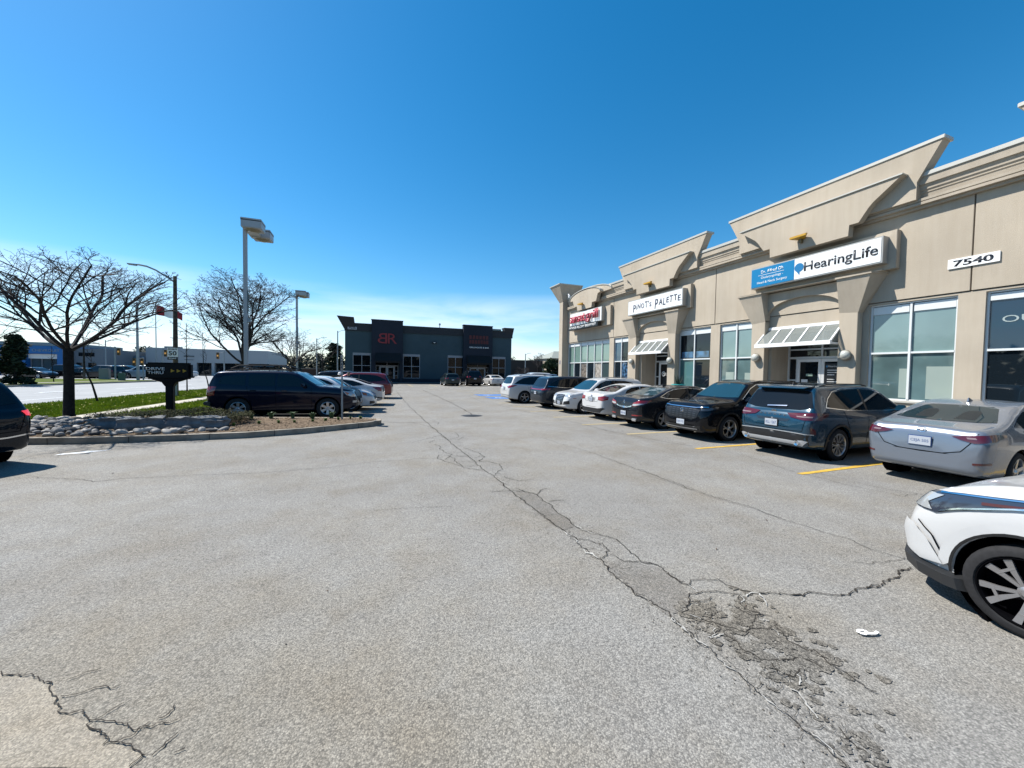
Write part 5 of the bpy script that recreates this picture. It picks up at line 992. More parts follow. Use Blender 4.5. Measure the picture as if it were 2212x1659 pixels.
# cornice
def cornice(ya, yb):
    prof = [(15.05,6.72),(14.86,6.72),(14.86,6.80),(14.76,6.80),(14.76,6.87),(14.79,6.885),(14.76,6.90),(14.76,6.97),(14.90,6.97),(14.88,7.12),(14.86,7.14),(14.86,7.18),(14.83,7.22),(14.83,7.28),(14.80,7.36),(14.77,7.36),(14.77,7.57),(15.05,7.57)]
    MB().prism(prof, 'y', ya, yb).build('cornice', stucco2, PL)
    MB().box(14.735, 15.12, ya, yb, 7.57, 7.69).build('parapet_cap', capm, PL, bevel=.01)
cornice(Y0, 26.7)
def window(ya, yb, n, zs=(1.15, 2.60, 4.12), panes=None, band=.26):
    X = XW+.07; fr = MB(); t = .048
    z0, zt, z1 = zs
    fr.box(X, X+.1, ya, yb, z0, z0+t); fr.box(X, X+.1, ya, yb, z1-t, z1); fr.box(X, X+.1, ya+.001, ya+t, z0+t, z1-t); fr.box(X, X+.1, yb-t, yb-.001, z0+t, z1-t)
    fr.box(X-.012, X+.1, ya+t, yb-t, zt-.028, zt+.028)
    for i in range(1, n): yy = ya+(yb-ya)*i/n; fr.box(X-.02, X+.1, yy-.026, yy+.026, z0+t, z1-t)
    W = fr.build('window', frame_m, PL)
    bd = MB()
    for i in range(n): a, b = ya+(yb-ya)*i/n, ya+(yb-ya)*(i+1)/n; bd.box(X+.01, X+.06, a+.05, b-.05, z1-t-band, z1-t-.02)
    bd.build('head_panel', frame_m, W, bevel=.008)
    up, dn = panes if panes else (pane_blind, pane_low)
    for i in range(n):
        a, b = ya+(yb-ya)*i/n, ya+(yb-ya)*(i+1)/n
        u_ = up[i] if isinstance(up, list) else up; d_ = dn[i] if isinstance(dn, list) else dn
        MB().box(X+.045, X+.055, a+.02, b-.02, zt, z1-t-band).build('pane', u_, W); MB().box(X+.045, X+.055, a+.02, b-.02, z0+.02, zt).build('pane', d_, W)
    # sill
    MB().box(XW-.05, XW+.07, ya-.02, yb+.02, z0-.06, z0-.005).build('sill', capm, W, bevel=.008)
    return W
window(5.42, 7.36, 2); window(-2.6, -.55, 2); window(-5.2, -3.2, 2)
w_ = window(2.95, 4.92, 1, panes=(pane_navy, pane_dark), band=.2)
text('window_lettering', 'OUTLET', (XW+.108, 4.66, 3.38), '-x', .17, mat('etched_letters', (.42,.50,.50), .5), w_, .002, 1.35, align='L')
window(11.28, 12.88, 2)
for k_, (ya_, yb_, zt_) in enumerate([(5.48, 6.02, 2.18), (6.42, 6.62, 2.12), (11.4, 11.68, 1.95), (12.2, 12.6, 1.98)]):
    MB().box(XW+.110, XW+.1145, ya_, yb_, 1.24, zt_).build('window_film', mat('pale_film', (.38,.46,.42), .08, 0, 1), PL)
wp = window(13.38, 15.34, 2, panes=(pane_dark, [pane_dark, mat('pane_curtain', (.10,.22,.22), .05, 0, 1)]), band=.26)
# planter and easel picture standing in the paint studio window
MB().box(XW+.1125, XW+.1155, 13.55, 15.2, 2.68, 2.98).build('window_picture', mat('window_picture', (.05,.13,.24), .1, 0, 1, .5, (3,.8,5)), wp)
pl_ = MB(); pl_.lathe([(.0,1.25),(.20,1.25),(.27,1.92),(.25,1.92),(.0,1.85)], 'z', (XW+.02, 14.75, .0), 18)
tq = thing('turquoise_planter', 'turquoise tub planter with spiky plant standing in the painted shop window', 'planter', (14.45, 14.72, .15))
MB().lathe([(0,0),(.22,0),(.29,1.15),(.32,1.15),(.31,1.2),(.26,1.2),(.24,1.05),(0,1.05)], 'z', (14.45,14.72,.15), 20).build('tub', mat('turquoise', (.03,.42,.42), .4), tq, smooth=True)
sp_ = MB(); R_ = random.Random(3)
for k in range(26):
    a = R_.random()*6.28; b = R_.uniform(.05,.28); sp_.tube([(14.45,14.72,1.2),(14.45+b*.5*math.cos(a),14.72+b*.5*math.sin(a),1.45),(14.45+b*math.cos(a),14.72+b*math.sin(a),1.62+R_.uniform(0,.2))],[.02,.016,.004],4)
sp_.build('spiky_leaves', mat('dark_leaf', (.012,.035,.022), .6), tq)
window(19.40, 20.86, 2, panes=([pane_dark, mat('pane_poster', (.03,.08,.14), .05, 0, 1)], [mat('pane_striped', (.05,.11,.2), .05, 0, 1, .5, (6,.9,0)), pane_dark]))
window(21.34, 26.95, 6, panes=(mat('pane_pale_green', (.20,.31,.27), .05, 0, 1), [mat('pane_half', (.05,.08,.08), .05, 0, 1), mat('pane_poster_a', (.42,.38,.33), .1, 0, 1, .5, (5,.6,4)), pane_dark, mat('pane_poster_b', (.22,.19,.16), .1, 0, 1, .5, (7,.8,4)), pane_dark, mat('pane_green_low', (.13,.21,.19), .05, 0, 1)]), band=.22)
# storefront doors in their recesses
def storefront(ya, yb, kind):
    X = 16.0; yc = (ya+yb)/2
    R = MB(); R.box(XW+.3, X+.12, ya-.2, ya, .15, 4.1); R.box(XW+.3, X+.12, yb, yb+.2, .15, 4.1); R.box(XW+.3, X+.12, ya, yb, 3.62, 3.9)
    R.build('door_recess', stucco2, PL)
    MB().box(XW+.25, X+.1, ya, yb, .10, .154).build('threshold', concrete, PL)
    fr = MB(); t = .055
    for z in (.155, 2.52, 2.86, 3.56): fr.box(X, X+.09, ya, yb, z, z+t+(.03 if z == 2.52 else 0))
    for yy in (ya, ya+.32, yb-.32-t, yb-t): fr.box(X-.01, X+.1, yy+.001, yy+t, .21, 2.52)
    for yy in (ya, yc-t/2, yb-t): fr.box(X-.01, X+.1, yy+.001, yy+t, 2.605, 3.56)
    for z in (.85, 1.65): fr.box(X, X+.08, ya+t, ya+.32, z, z+t); fr.box(X, X+.08, yb-.32, yb-t, z, z+t)
    D = fr.build('shopfront', frame_m, PL)
    MB().box(X+.04, X+.05, ya+.03, yb-.03, .2, 3.58).build('glazing', pane_dark, D)
    for a, b, sg in ((ya+.32+t, yc-.005, 1), (yc+.005, yb-.32-t, -1)):
        d = MB(); d.box(X-.03, X+.03, a, a+.10, .17, 2.51); d.box(X-.03, X+.03, b-.10, b, .17, 2.51); d.box(X-.03, X+.03, a+.1, b-.1, 2.40, 2.51); d.box(X-.03, X+.03, a+.1, b-.1, .17, .42)
        dd = d.build('door', white, D)
        MB().box(X-.004, X+.004, a+.1, b-.1, .42, 2.40).build('door_glass', pane_dark, dd)
        yy = b-.05 if sg > 0 else a+.05
        MB().tube([(X-.03, yy, .95), (X-.09, yy, .98), (X-.09, yy, 1.32), (X-.03, yy, 1.35)], .013, 6).build('door_handle', chrome, dd, smooth=True)
    return D, X
D, X = storefront(8.02, 10.48, 'H')
# notices: right leaf black directory, left leaf white notice
MB().box(X-.012, X-.007, 8.52, 9.12, .95, 2.33).build('directory_board', black, D)
text('directory_heading', 'HearingLife', (X-.0125, 8.80, 2.22), '-x', .085, white, D, .001, .46)
MB().lathe([(0, X-.0125), (.035, X-.0125)], 'x', (0, 9.07, 2.22), 14).build('directory_logo', mat('logo_blue', (.02,.25,.55), .4), D)
bars = MB(); R_ = random.Random(2)
for k in range(13):
    if k in (3, 7): continue
    bars.box(X-.0135, X-.0125, 9.05-R_.uniform(.22, .46), 9.05, 2.07-.085*k, 2.07-.085*k+.026)
bars.build('printed_lines', white, D)
MB().box(X-.012, X-.007, 9.72, 9.95, 1.35, 1.72).build('notice', white, D); MB().box(X-.012, X-.007, 9.55, 9.78, 1.85, 1.94).build('notice', mat('notice_green', (.4,.55,.45), .5), D)
D, X = storefront(15.66, 18.12, 'P')
for yc in (16.43, 17.3):
    g_ = MB(); g_.lathe([(.10, X-.012), (.14, X-.012)], 'x', (0, yc+.12, 1.85), 20); g_.build('door_logo', white, D)
    text('door_lettering', "Pinot's\nPalette", (X-.0125, yc-.12, 1.85), '-x', .17, white, D, .001, .30)
    text('door_lettering', 'P', (X-.0125, yc+.12, 1.85), '-x', .14, white, D, .001)
storefront(-.05, 2.35, 'N')
# ---- entrance bays: tower slab, stepped fascia, sign panel, brackets, piers, awning, lamps
ylw = mat('yellow_lamp', (.60,.33,.01), .45)
globe = mat('lamp_globe', (.60,.60,.54), .25, 0, 1)
aglass = glass_clear('awning_glass', (.30,.33,.32), .55)
def bay(yc):
    T = [(yc+3.27,8.40),(yc-3.27,8.40),(yc-2.77,7.44),(yc-2.77,6.95),(yc+2.77,6.95),(yc+2.77,7.44)]
    MB().prism(T, 'x', 14.66, 15.02).build('tower_slab', stucco, PL)
    MB().box(14.63, 15.10, yc-3.31, yc+3.31, 8.40, 8.50).build('tower_cap', capm, PL, bevel=.01)
    Fp = [(2.54,7.71),(1.89,7.20),(1.77,7.06),(1.54,6.71),(1.29,6.71),(1.27,6.37)]
    poly = [(yc+a, b) for a, b in Fp] + [(yc-a, b) for a, b in reversed(Fp)]
    MB().prism(poly, 'x', 14.42, 14.66).build('stepped_fascia', stucco, PL)
    MB().box(14.38, 14.69, yc-2.57, yc+2.57, 7.71, 7.755).build('fascia_cap', capm, PL, bevel=.006)
    fl = MB(); y_ = yc+.12
    fl.hull([(14.42,y_-.1,6.69),(14.42,y_+.1,6.69),(14.42,y_-.1,6.77),(14.42,y_+.1,6.77),(14.16,y_-.28,6.81),(14.16,y_+.28,6.81),(14.16,y_-.28,6.73),(14.16,y_+.28,6.73),(14.32,y_-.24,6.85),(14.32,y_+.24,6.85)])
    F = fl.build('floodlight', ylw, PL, bevel=.01)
    MB().box(14.30, 14.42, y_-.04, y_+.04, 6.57, 6.71).build('bracket', mat('lamp_bracket', (.20,.16,.08), .6), F)
    MB().box(14.76, 14.97, yc-2.35, yc+2.25, 5.13, 6.28).box(14.60, 14.97, yc-2.1, yc+2.1, 5.10, 5.128).build('sign_backing', stucco, PL, bevel=.01)
    for sg in (1, -1):
        pin, pout = (yc+1.57, yc+2.13) if sg > 0 else (yc-.96, yc-1.48)
        lo, hi = min(pin, pout), max(pin, pout)
        MB().box(14.72, 14.98, lo, hi, .15, 4.02).build('pier', stucco, PL, bevel=.01)
        MB().box(14.708, 14.98, lo-.012, hi+.012, .95, 1.22).build('pier_band', mat('stucco_brown', (.24,.19,.15), .9), PL)
        tf, tb = pout+sg*.42, pout+sg*.60
        b_ = MB(); z0, z1 = 3.97, 5.05
        b_.hull([(14.72,pin,z0),(14.72,pout,z0-.05),(14.98,pin,z0),(14.98,pout,z0-.05),(14.45,pin+sg*.02,z1),(14.45,tf,z1),(14.98,pin,z1),(14.98,tb,z1)])
        b_.build('bracket_capital', stucco2, PL)
        MB().prism([(14.42,pin-sg*.01),(14.42,tf+sg*.03),(14.98,tb+sg*.03),(14.98,pin-sg*.01)], 'z', z1, z1+.05).build('capital_slab', stucco, PL, bevel=.006)
        ym = (pin+pout)/2
        L_ = MB(); L_.lathe([(0,14.72),(.10,14.72),(.10,14.69),(.13,14.68),(.155,14.62),(.15,14.56),(.11,14.51),(.05,14.485),(0,14.48)], 'x', (0, ym, 2.56), 20)
        L_ = L_.build('wall_lamp', globe, PL, smooth=True, angle=60)
        MB().lathe([(.158,14.68),(.17,14.65),(.158,14.62)], 'x', (0, ym, 2.56), 24, 1.05).build('lamp_rim', mat('lamp_rim', (.30,.29,.26), .4, .4), L_, smooth=True)
    ya, yb = yc-.96, yc+1.57; m_ = (ya+yb)/2; n = 16
    arc = [(m_+(yb-ya)/2*math.cos(math.pi*k/n), 4.22+.55*math.sin(math.pi*k/n)) for k in range(n+1)]
    MB().prism([(yb, 5.06)]+[(a, max(b, 4.2)) for a, b in arc]+[(ya, 5.06)], 'x', 14.84, 14.965).build('entrance_arch', stucco, PL)
    A = MB(); y0, y1 = ya+.0, yb+.05; n = 5; zt_, zb_ = 3.66, 3.06; xt, xb = 14.93, 14.30
    A.box(xb-.05, xb+.06, y0-.03, y1+.03, zb_-.14, zb_+.0); A.box(xt-.02, 14.965, y0+.01, y1-.06, zt_-.03, zt_+.08)
    for k in range(n+1):
        y_ = y0+(y1-y0)*k/n
        A.hull([(xb,y_-.028,zb_),(xb,y_+.028,zb_),(xt,y_-.028,zt_+.02),(xt,y_+.028,zt_+.02),(xb+.02,y_-.028,zb_-.05),(xb+.02,y_+.028,zb_-.05),(xt,y_-.028,zt_-.05),(xt,y_+.028,zt_-.05)])
    for y_ in (y0+.03, y1-.09): A.box(xb, 14.965, y_-.025, y_+.025, zb_-.13, zb_-.06)
    AW = A.build('awning', white, PL, bevel=.006)
    MB().add([(xb+.03,y0,zb_-.02),(xb+.03,y1,zb_-.02),(xt,y1,zt_-.02),(xt,y0,zt_-.02),(14.96,y0,zb_-.02),(14.96,y1,zb_-.02)], [(0,1,2,3),(0,3,4),(1,5,2)]).build('awning_glass', aglass, AW, fix=False)
for yc in (1.16, 9.01, 16.755): bay(yc)
# end bay over the corner restaurant: curved parapet
yc = 23.70
lowp = [(-2.05,7.28),(-1.7,7.20),(-1.52,6.72),(-1.02,6.72),(-.95,6.38),(.90,6.38),(1.0,6.72),(1.4,6.74),(1.6,7.18),(1.9,7.28)]
MB().prism([(yc+1.95*math.cos(math.pi*k/14), 7.28+.46*math.sin(math.pi*k/14)) for k in range(15)] + [(yc+a, b) for a, b in lowp], 'x', 14.42, 14.68).build('curved_fascia', stucco, PL)
P_ = [(yc+2.0*math.cos(math.pi*k/14), 7.30+.48*math.sin(math.pi*k/14)) for k in range(15)]; MB().prism(P_+[(a, b+.05) for a, b in reversed(P_)], 'x', 14.38, 14.70).build('fascia_cap', capm, PL)
P_ = [(yc+2.7*math.cos(math.pi*k/14)-.2, 7.30+.58*math.sin(math.pi*k/14)) for k in range(15)]
MB().prism(P_, 'x', 14.68, 15.02).build('curved_tower', stucco, PL); MB().prism(P_+[(a, b+.06) for a, b in reversed(P_)], 'x', 14.64, 15.06).build('tower_cap', capm, PL)
MB().hull([(14.42,yc+.1,6.69),(14.42,yc+.3,6.69),(14.42,yc+.1,6.77),(14.42,yc+.3,6.77),(14.16,yc-.08,6.81),(14.16,yc+.48,6.81),(14.16,yc-.08,6.73),(14.16,yc+.48,6.73),(14.32,yc,6.85),(14.32,yc+.4,6.85)]).build('floodlight', ylw, PL)
MB().box(14.76, 14.97, 20.98, 26.0, 5.02, 6.28).build('sign_backing', stucco, PL, bevel=.01)
# corner pillar with flared head
MB().box(14.50, 15.05, 27.0, 27.56, .0, 7.5).build('corner_pillar', stucco, PL, bevel=.01)
MB().hull([(14.5,27.0,7.42),(14.5,27.56,7.42),(15.8,27.0,7.42),(15.8,27.56,7.42),(13.93,26.55,8.70),(13.93,28.2,8.70),(16.0,26.55,8.70),(16.0,28.2,8.70)]).build('pillar_head', stucco2, PL)
MB().box(13.90, 16.03, 26.52, 28.23, 8.70, 8.78).build('pillar_cap', capm, PL, bevel=.008)
MB().tube([(14.9,27.0,7.9),(14.6,26.4,7.95),(14.45,26.0,7.85),(14.45,25.9,7.7)], .04, 6).lathe([(0,0),(.09,0),(.08,.14),(0,.16)], 'z', (14.45,25.9,7.58), 10).build('security_lamp', white, PL, smooth=True)
MB().box(14.485, 14.5, 27.25, 27.35, 2.5, 2.8).build('small_notice', plateblue, PL)
# ---------------------------------------------------------------- signs on the plaza
sgn = mat('sign_face', (.78,.78,.76), .35, 0, .5)
def signbox(name, label, ya, yb, z0, z1, x0=14.48, x1=14.80, m=sgn):
    T = thing(name, label, 'sign', (x0, (ya+yb)/2, z0))
    MB().box(x0, x1, ya, yb, z0, z1).build('cabinet', mat('sign_cabinet', (.50,.49,.46), .45, .3), T, bevel=.008)
    MB().box(x0-.012, x0-.002, ya+.045, yb-.045, z0+.045, z1-.045).build('face', m, T)
    return T
T = signbox('shop_sign', 'long white shop sign with a blue left panel reading HearingLife', 6.85, 11.07, 5.30, 6.11)
blue = mat('sign_blue', (.008,.23,.50), .5, 0, 0, .2); dk = mat('sign_ink', (.012,.016,.028), .4)
MB().box(14.463, 14.467, 9.39, 11.025, 5.345, 6.065).build('blue_panel', blue, T)
text('lettering', 'HearingLife', (14.462, 8.01, 5.68), '-x', .41, dk, T, .006, 2.09, bold=.008)
q = MB(); q.lathe([(0,14.460),(.155,14.460)], 'x', (0, 9.225, 5.74), 24); q.add([(14.4605,9.32,5.63),(14.4605,9.20,5.58),(14.4605,9.21,5.47)], [(0,1,2)]); q.build('speech_logo', mat('logo_blue2', (.01,.20,.46), .4), T)
text('lettering', 'Dr. Alfred Oh', (14.462, 10.21, 5.90), '-x', .125, white, T, .004, .85, bold=.006)
MB().box(14.458, 14.462, 9.75, 10.75, 5.775, 5.787).build('rule', white, T)
text('lettering', 'Otolaryngology -', (14.462, 10.21, 5.67), '-x', .115, white, T, .003, .85); text('lettering', 'Head & Neck Surgery', (14.462, 10.21, 5.49), '-x', .115, white, T, .003, 1.15)
T = signbox('shop_sign', "white shop sign with hand-drawn navy letters reading Pinot's Palette", 14.61, 18.82, 5.24, 6.10)
R_ = random.Random(12); s1, s2 = "PiNOT's", "PALETTE"; y_ = 18.33; navy = mat('sign_navy', (.012,.03,.10), .4)
for ch, h_, w_, dz in [('P',.42,.22,-.06),('i',.30,.06,.0),('N',.30,.24,.02),('O',.28,.25,.0),('T',.34,.22,.03),("'",.10,.05,.15),('s',.22,.15,-.02),(' ',0,.16,0),('P',.52,.24,-.06),('A',.34,.27,.0),('L',.36,.18,-.03),('E',.28,.18,.02),('T',.34,.22,.03),('T',.30,.22,.05),('E',.28,.19,-.01),('.',.03,.03,-.15)]:
    if ch != ' ': text('lettering', ch, (14.462, y_-w_/2, 5.67+dz), '-x', h_, navy, T, .005, w_, bold=.006, shear=R_.uniform(-.05,.2))
    y_ -= w_+.053
T = signbox('shop_sign', 'white shop sign with raised red letters reading sunset grill over a black strip', 21.54, 25.75, 5.32, 6.28)
redm = mat('sign_red', (.55,.008,.03), .35, 0, .5)
text('lettering', 'sunset', (14.40, 24.50, 5.81), '-x', .58, redm, T, .06, 2.1, bold=.015); text('lettering', 'grill', (14.40, 22.60, 5.79), '-x', .80, redm, T, .06, 1.5, bold=.015)
MB().box(14.34, 14.6, 21.8, 25.75, 5.01, 5.31).build('black_strip', black, T, bevel=.005)
text('lettering', 'FAMOUS ALL DAY BREAKFAST', (14.335, 23.8, 5.16), '-x', .17, white, T, .006, 3.6, bold=.015)
T = thing('number_sign', 'white board with the black number 7540 high on the beige wall', 'sign', (14.95, 5.16, 4.85))
MB().box(14.935, 14.965, 4.70, 5.63, 4.84, 5.10).build('board', white, T, bevel=.003); text('digits', '7540', (14.934, 5.165, 4.97), '-x', .17, dk, T, .002, .72, bold=.03)
# ================================================================ the dark restaurant
YR = 54.4
BRm = mat('dark_teal_stucco', (.065,.105,.125), .9, 0, 0, .2, (.6,.08,4)); BRn = mat('navy_stucco', (.030,.038,.055), .9, 0, 0, .2, (.6,.1,4)); BRk = mat('black_cornice', (.016,.020,.028), .7)
BR = thing('restaurant_building', 'dark teal single-storey restaurant with navy towers closing the end of the lot', 'building', (8.9, YR, 0))
frg = mat('grey_frame', (.34,.35,.38), .5)
rw = [(-1.86,.38),(4.54,6.84),(10.74,13.0),(17.44,19.56)]; rd = [(1.0,3.92),(13.6,16.9)]
mbw = MB(); x = -2.8
for a, b in sorted(rw+rd):
    z0, z1 = (.68, 4.02) if (a, b) in rw else (.05, 2.9)
    mbw.box(x, a, YR, YR+.35, 0, 6.9); mbw.box(a, b, YR, YR+.35, z1, 6.9)
    if z0 > .1: mbw.box(a, b, YR, YR+.35, 0, z0)
    x = b
mbw.box(x, 20.5, YR, YR+.35, 0, 6.9); mbw.build('wall', BRm, BR)
MB().box(-2.8, 20.5, YR+.36, YR+22, 0, 6.9).build('body_block', BRm, BR)
MB().box(-2.81, 20.51, YR-.012, YR-.002, .0, .62).build('base_band', BRn, BR)
MB().box(-2.86, 20.62, YR-.12, YR+.5, 6.9, 7.84).build('cornice', BRk, BR); MB().box(-2.9, 20.66, YR-.17, YR+.5, 7.84, 7.92).build('cornice_cap', BRk, BR)
for x0, x1, zt in ((.46,4.48,8.45),(12.92,17.3,8.45)):
    MB().box(x0, x1, YR-.5, YR+.3, 2.9, zt).box(x0, x0+.52, YR-.5, YR+.1, 0, 2.9).box(x1-.42, x1, YR-.5, YR+.1, 0, 2.9).build('tower', BRn, BR)
    MB().box(x0-.06, x1+.06, YR-.56, YR+.3, zt, zt+.06).build('tower_cap', BRk, BR)
    MB().hull([(x0+.5,YR-1.5,3.0),(x1-.35,YR-1.5,3.0),(x0+.5,YR-.5,4.1),(x1-.35,YR-.5,4.1),(x0+.5,YR-1.5,2.75),(x1-.35,YR-1.5,2.75),(x0+.5,YR-.5,2.9),(x1-.35,YR-.5,2.9)]).build('canopy', mat('canopy_black', (.006,.006,.007), .9), BR)
MB().hull([(-2.8,YR,6.9),(-1.5,YR,6.9),(-2.8,YR+.6,6.9),(-1.5,YR+.6,6.9),(-3.75,YR-.6,8.7),(-1.72,YR-.6,8.62),(-3.75,YR+.9,8.7),(-1.72,YR+.9,8.62)]).build('corner_wing', BRk, BR)
MB().hull([(19.6,YR,7.0),(20.6,YR,7.0),(19.6,YR+.6,7.0),(20.6,YR+.6,7.0),(19.2,YR-.3,8.42),(20.8,YR-.3,8.42),(19.2,YR+.9,8.42),(20.8,YR+.9,8.42)]).build('corner_wing', BRk, BR)
MB().box(17.4, 19.3, YR+1.4, YR+1.6, 7.9, 8.35).build('roof_screen', stucco, BR)
for a, b in rw:
    fr = MB(); Y = YR-.01; fr.box(a, b, Y, Y+.1, 3.70, 4.02)
    for q in (a, (a+b)/2-.04, b-.08): fr.box(q+.001, q+.079, Y, Y+.1, .76, 3.70)
    for z in (.68, 2.30): fr.box(a, b, Y-.004, Y+.1, z, z+.08)
    W = fr.build('window', frg, BR); MB().box(a, b, Y+.04, Y+.05, .7, 3.72).build('pane', mat('pane_restaurant', (.006,.009,.012), .03, 0, 0, .25), W)
for a, b in rd:
    fr = MB(); Y = YR+.2; yc = (a+b)/2
    fr.box(a, b, Y, Y+.1, 2.30, 2.42)
    for q in (a, a+.42, yc-.05, b-.5, b-.08): fr.box(q, q+.08, Y-.003, Y+.1, .05, 2.30 if q != yc-.05 else 2.9)
    for z in (.5,1.0,1.6): fr.box(a+.08, a+.42, Y, Y+.08, z, z+.08); fr.box(b-.42, b-.08, Y, Y+.08, z, z+.08)
    W = fr.build('shopfront', frg, BR); MB().box(a, b, Y+.05, Y+.06, .05, 2.9).build('glazing', MATS['pane_restaurant'], W)
    for p, q in ((a+.5, yc-.02), (yc+.02, b-.5)):
        d = MB().box(p, p+.14, Y-.05, Y, .08, 2.28).box(q-.14, q, Y-.05, Y, .08, 2.28).box(p+.14, q-.14, Y-.05, Y, 2.12, 2.28).box(p+.14, q-.14, Y-.05, Y, .08, .3)
        dd = d.build('door', mat('grey_door', (.42,.44,.46), .5), W)
red2 = mat('dull_red_letters', (.30,.012,.022), .5)
T = thing('restaurant_sign', 'big dark red letters on the left tower of the restaurant, the first one reversed', 'sign', (2.43, YR-.5, 5.3))
text('lettering', 'B', (1.83, YR-.51, 6.03), '-y', 1.35, red2, T, .06, 1.2, bold=0, mirror=True); text('lettering', 'R', (3.10, YR-.51, 6.03), '-y', 1.35, red2, T, .06, 1.15, bold=0)
T = thing('restaurant_sign', 'dull red lettering above the white words GRILLHOUSE & BAR on the right tower', 'sign', (15.2, YR-.5, 5.2))
dr2 = mat('deep_red_letters', (.10,.008,.012), .6)
blk = MB()
for row, zc in ((0, 6.75), (1, 6.08)):
    for k in range(6 + row): w_ = 3.0/(6+row); x_ = 13.74+w_*k; blk.box(x_, x_+w_*.78, YR-.57, YR-.51, zc-.27, zc+.27)
blk.build('lettering', dr2, T, bevel=.02)
text('lettering', 'GRILLHOUSE & BAR', (15.25, YR-.51, 5.27), '-y', .22, white, T, .03, 2.95, spacing=1.1, bold=.02)
T = thing('number_sign', 'small grey board reading 7520 on the black cornice of the restaurant', 'sign', (-1.93, YR-.15, 7.05))
MB().box(-2.48, -1.38, YR-.16, YR-.125, 7.05, 7.40).build('board', mat('grey_board', (.48,.50,.54), .5), T); text('digits', '7520', (-1.93, YR-.162, 7.225), '-y', .22, dk, T, .003, .9, bold=.03)
MB().box(8.5, 9.1, YR-.25, YR-.015, 5.62, 5.88).build('wall_pack', BRk, BR); MB().box(8.68, 8.92, YR-.26, YR-.252, 5.70, 5.78).build('lamp_face', white, BR)
MB().tube([(9.9,YR+2,7.7),(9.9,YR+2,8.5)], .05, 6).lathe([(0,8.5),(.16,8.5),(.12,8.75),(0,8.85)], 'z', (9.9,YR+2,0), 10).build('roof_vent', frg, BR)
# ================================================================ trees and planting
bark = mat('bark', (.034,.030,.028), .95, 0, 0, .1, (14, .35, 5), .8, 30)
twig = mat('twig_bark', (.026,.022,.024), .9)
def bare_tree(name, label, x, y, z0, fork, top, spread, r0, seed, limbs=5, dens=1.0, group=None, upright=0.0, minr=.004, lean=0, elr=(.28, .82)):
    R = random.Random(seed); T = thing(name, label, 'tree', (x, y, z0), group)
    tr = MB(); P = [(x, y, z0-.03), (x+R.gauss(0, .02), y, z0+.25), (x+R.gauss(0, .03)+lean*.5, y+R.gauss(0, .03), z0+(fork-z0)*.5), (x+lean, y, fork)]
    tr.tube(P, [r0*1.25, r0*1.02, r0*.93, r0*.9], 10); F = Vector(P[-1]); C = MB()
    hmax = top-fork
    def seg(p, d, rad_, L, depth):
        """one branch: zigzag polyline with side shoots"""
        n = max(3, int(L/(.22 if depth < 2 else .14))); pts = [p.copy()]; rs = [rad_]; st = L/n; nodes = []
        end = rad_*(.42 if depth < 2 else .35)
        for i in range(n):
            k = (i+1)/n
            kz = .10 if depth == 0 else .14
            d = d + Vector((R.gauss(0, kz), R.gauss(0, kz), R.gauss(0, kz*.8))); d.z += .02 if depth else (.05 - .07*k)
            if p.z < fork-.1: d.z += .15
            d.normalize(); q_ = p + d*st; hr = math.hypot(q_.x-F.x, q_.y-F.y)/spread
            lim = top - hr*hr*hmax*.5 + R.uniform(-.12, .12)
            if i > 0 and (q_.z > lim or hr > 1.04): break
            p = q_; pts.append(p.copy()); rs.append(max(minr, rad_+(end-rad_)*k)); nodes.append((p.copy(), d.copy(), rs[-1], k))
        C.tube(pts, rs, 6 if depth == 0 else 4 if depth == 1 else 3, cap=False)
        if depth >= 4: return
        cnt = [int(9.5*dens), int(7*dens), int(4.6*dens), 3][depth] if depth < 4 else 0
        ls = [.62, .55, .50, .5][depth]
        for j in range(cnt):
            q, dd, rr_, k = nodes[min(len(nodes)-1, int(len(nodes)*((j+.7)/cnt)*.98))]
            if depth == 0 and k < .18: continue
            side = dd.cross(Vector((R.gauss(0, .35), R.gauss(0, .35), 1))).normalized()*(1 if j % 2 else -1)
            nd = (dd*R.uniform(.45, .8)+side*R.uniform(.6, 1.0)+Vector((0, 0, R.uniform(-.1, .42)))).normalized()
            seg(q, nd, max(minr, rr_*R.uniform(.5, .68)), L*ls*R.uniform(.6, 1.1)*(1.15-.55*k), depth+1)
    for i in range(limbs):
        a = 6.283*i/limbs+R.uniform(-.3, .3); el = R.uniform(*elr)+upright*.4
        d = Vector((math.cos(a)*math.cos(el), math.sin(a)*math.cos(el), math.sin(el)))
        seg(F-Vector((0, 0, .05+R.random()*.15)), d, r0*R.uniform(.34, .48), spread*R.uniform(.95, 1.25), 0)
    tr.build('trunk', bark, T, smooth=True); C.build('crown', twig, T, smooth=True, fix=False)
    return T
GT = 'bare spreading trees along the street verge'
bare_tree('street_tree', 'bare spreading tree rising out of the river stones left of the drive-thru sign', -8.40, 15.4, .15, 2.35, 5.2, 3.4, .125, 29, 7, 1.08, GT, .0, .0040, 0, (.12, .95))
bare_tree('street_tree', 'bare spreading tree directly behind the tall near lamp post and the navy SUV', -6.35, 24.6, .12, 2.2, 7.1, 3.9, .15, 36, 8, 1.15, GT, .5, .006, 0, (.35, 1.2))
bare_tree('street_tree', 'smaller bare tree behind the second lamp post', -5.9, 36.5, .12, 2.2, 5.6, 3.2, .12, 37, 5, .85, GT, .2, .006)
bare_tree('street_tree', 'farthest bare tree of the verge, between the two lamp posts', -7.6, 47.5, .12, 2.4, 5.4, 3.0, .12, 40, 4, .7, GT, .2, .009)
bare_tree('street_tree', 'bare tree just left of the dark restaurant, before the evergreen', -6.6, 66, .1, 3, 6.4, 3.0, .13, 44, 4, .6, GT, .3, .012)
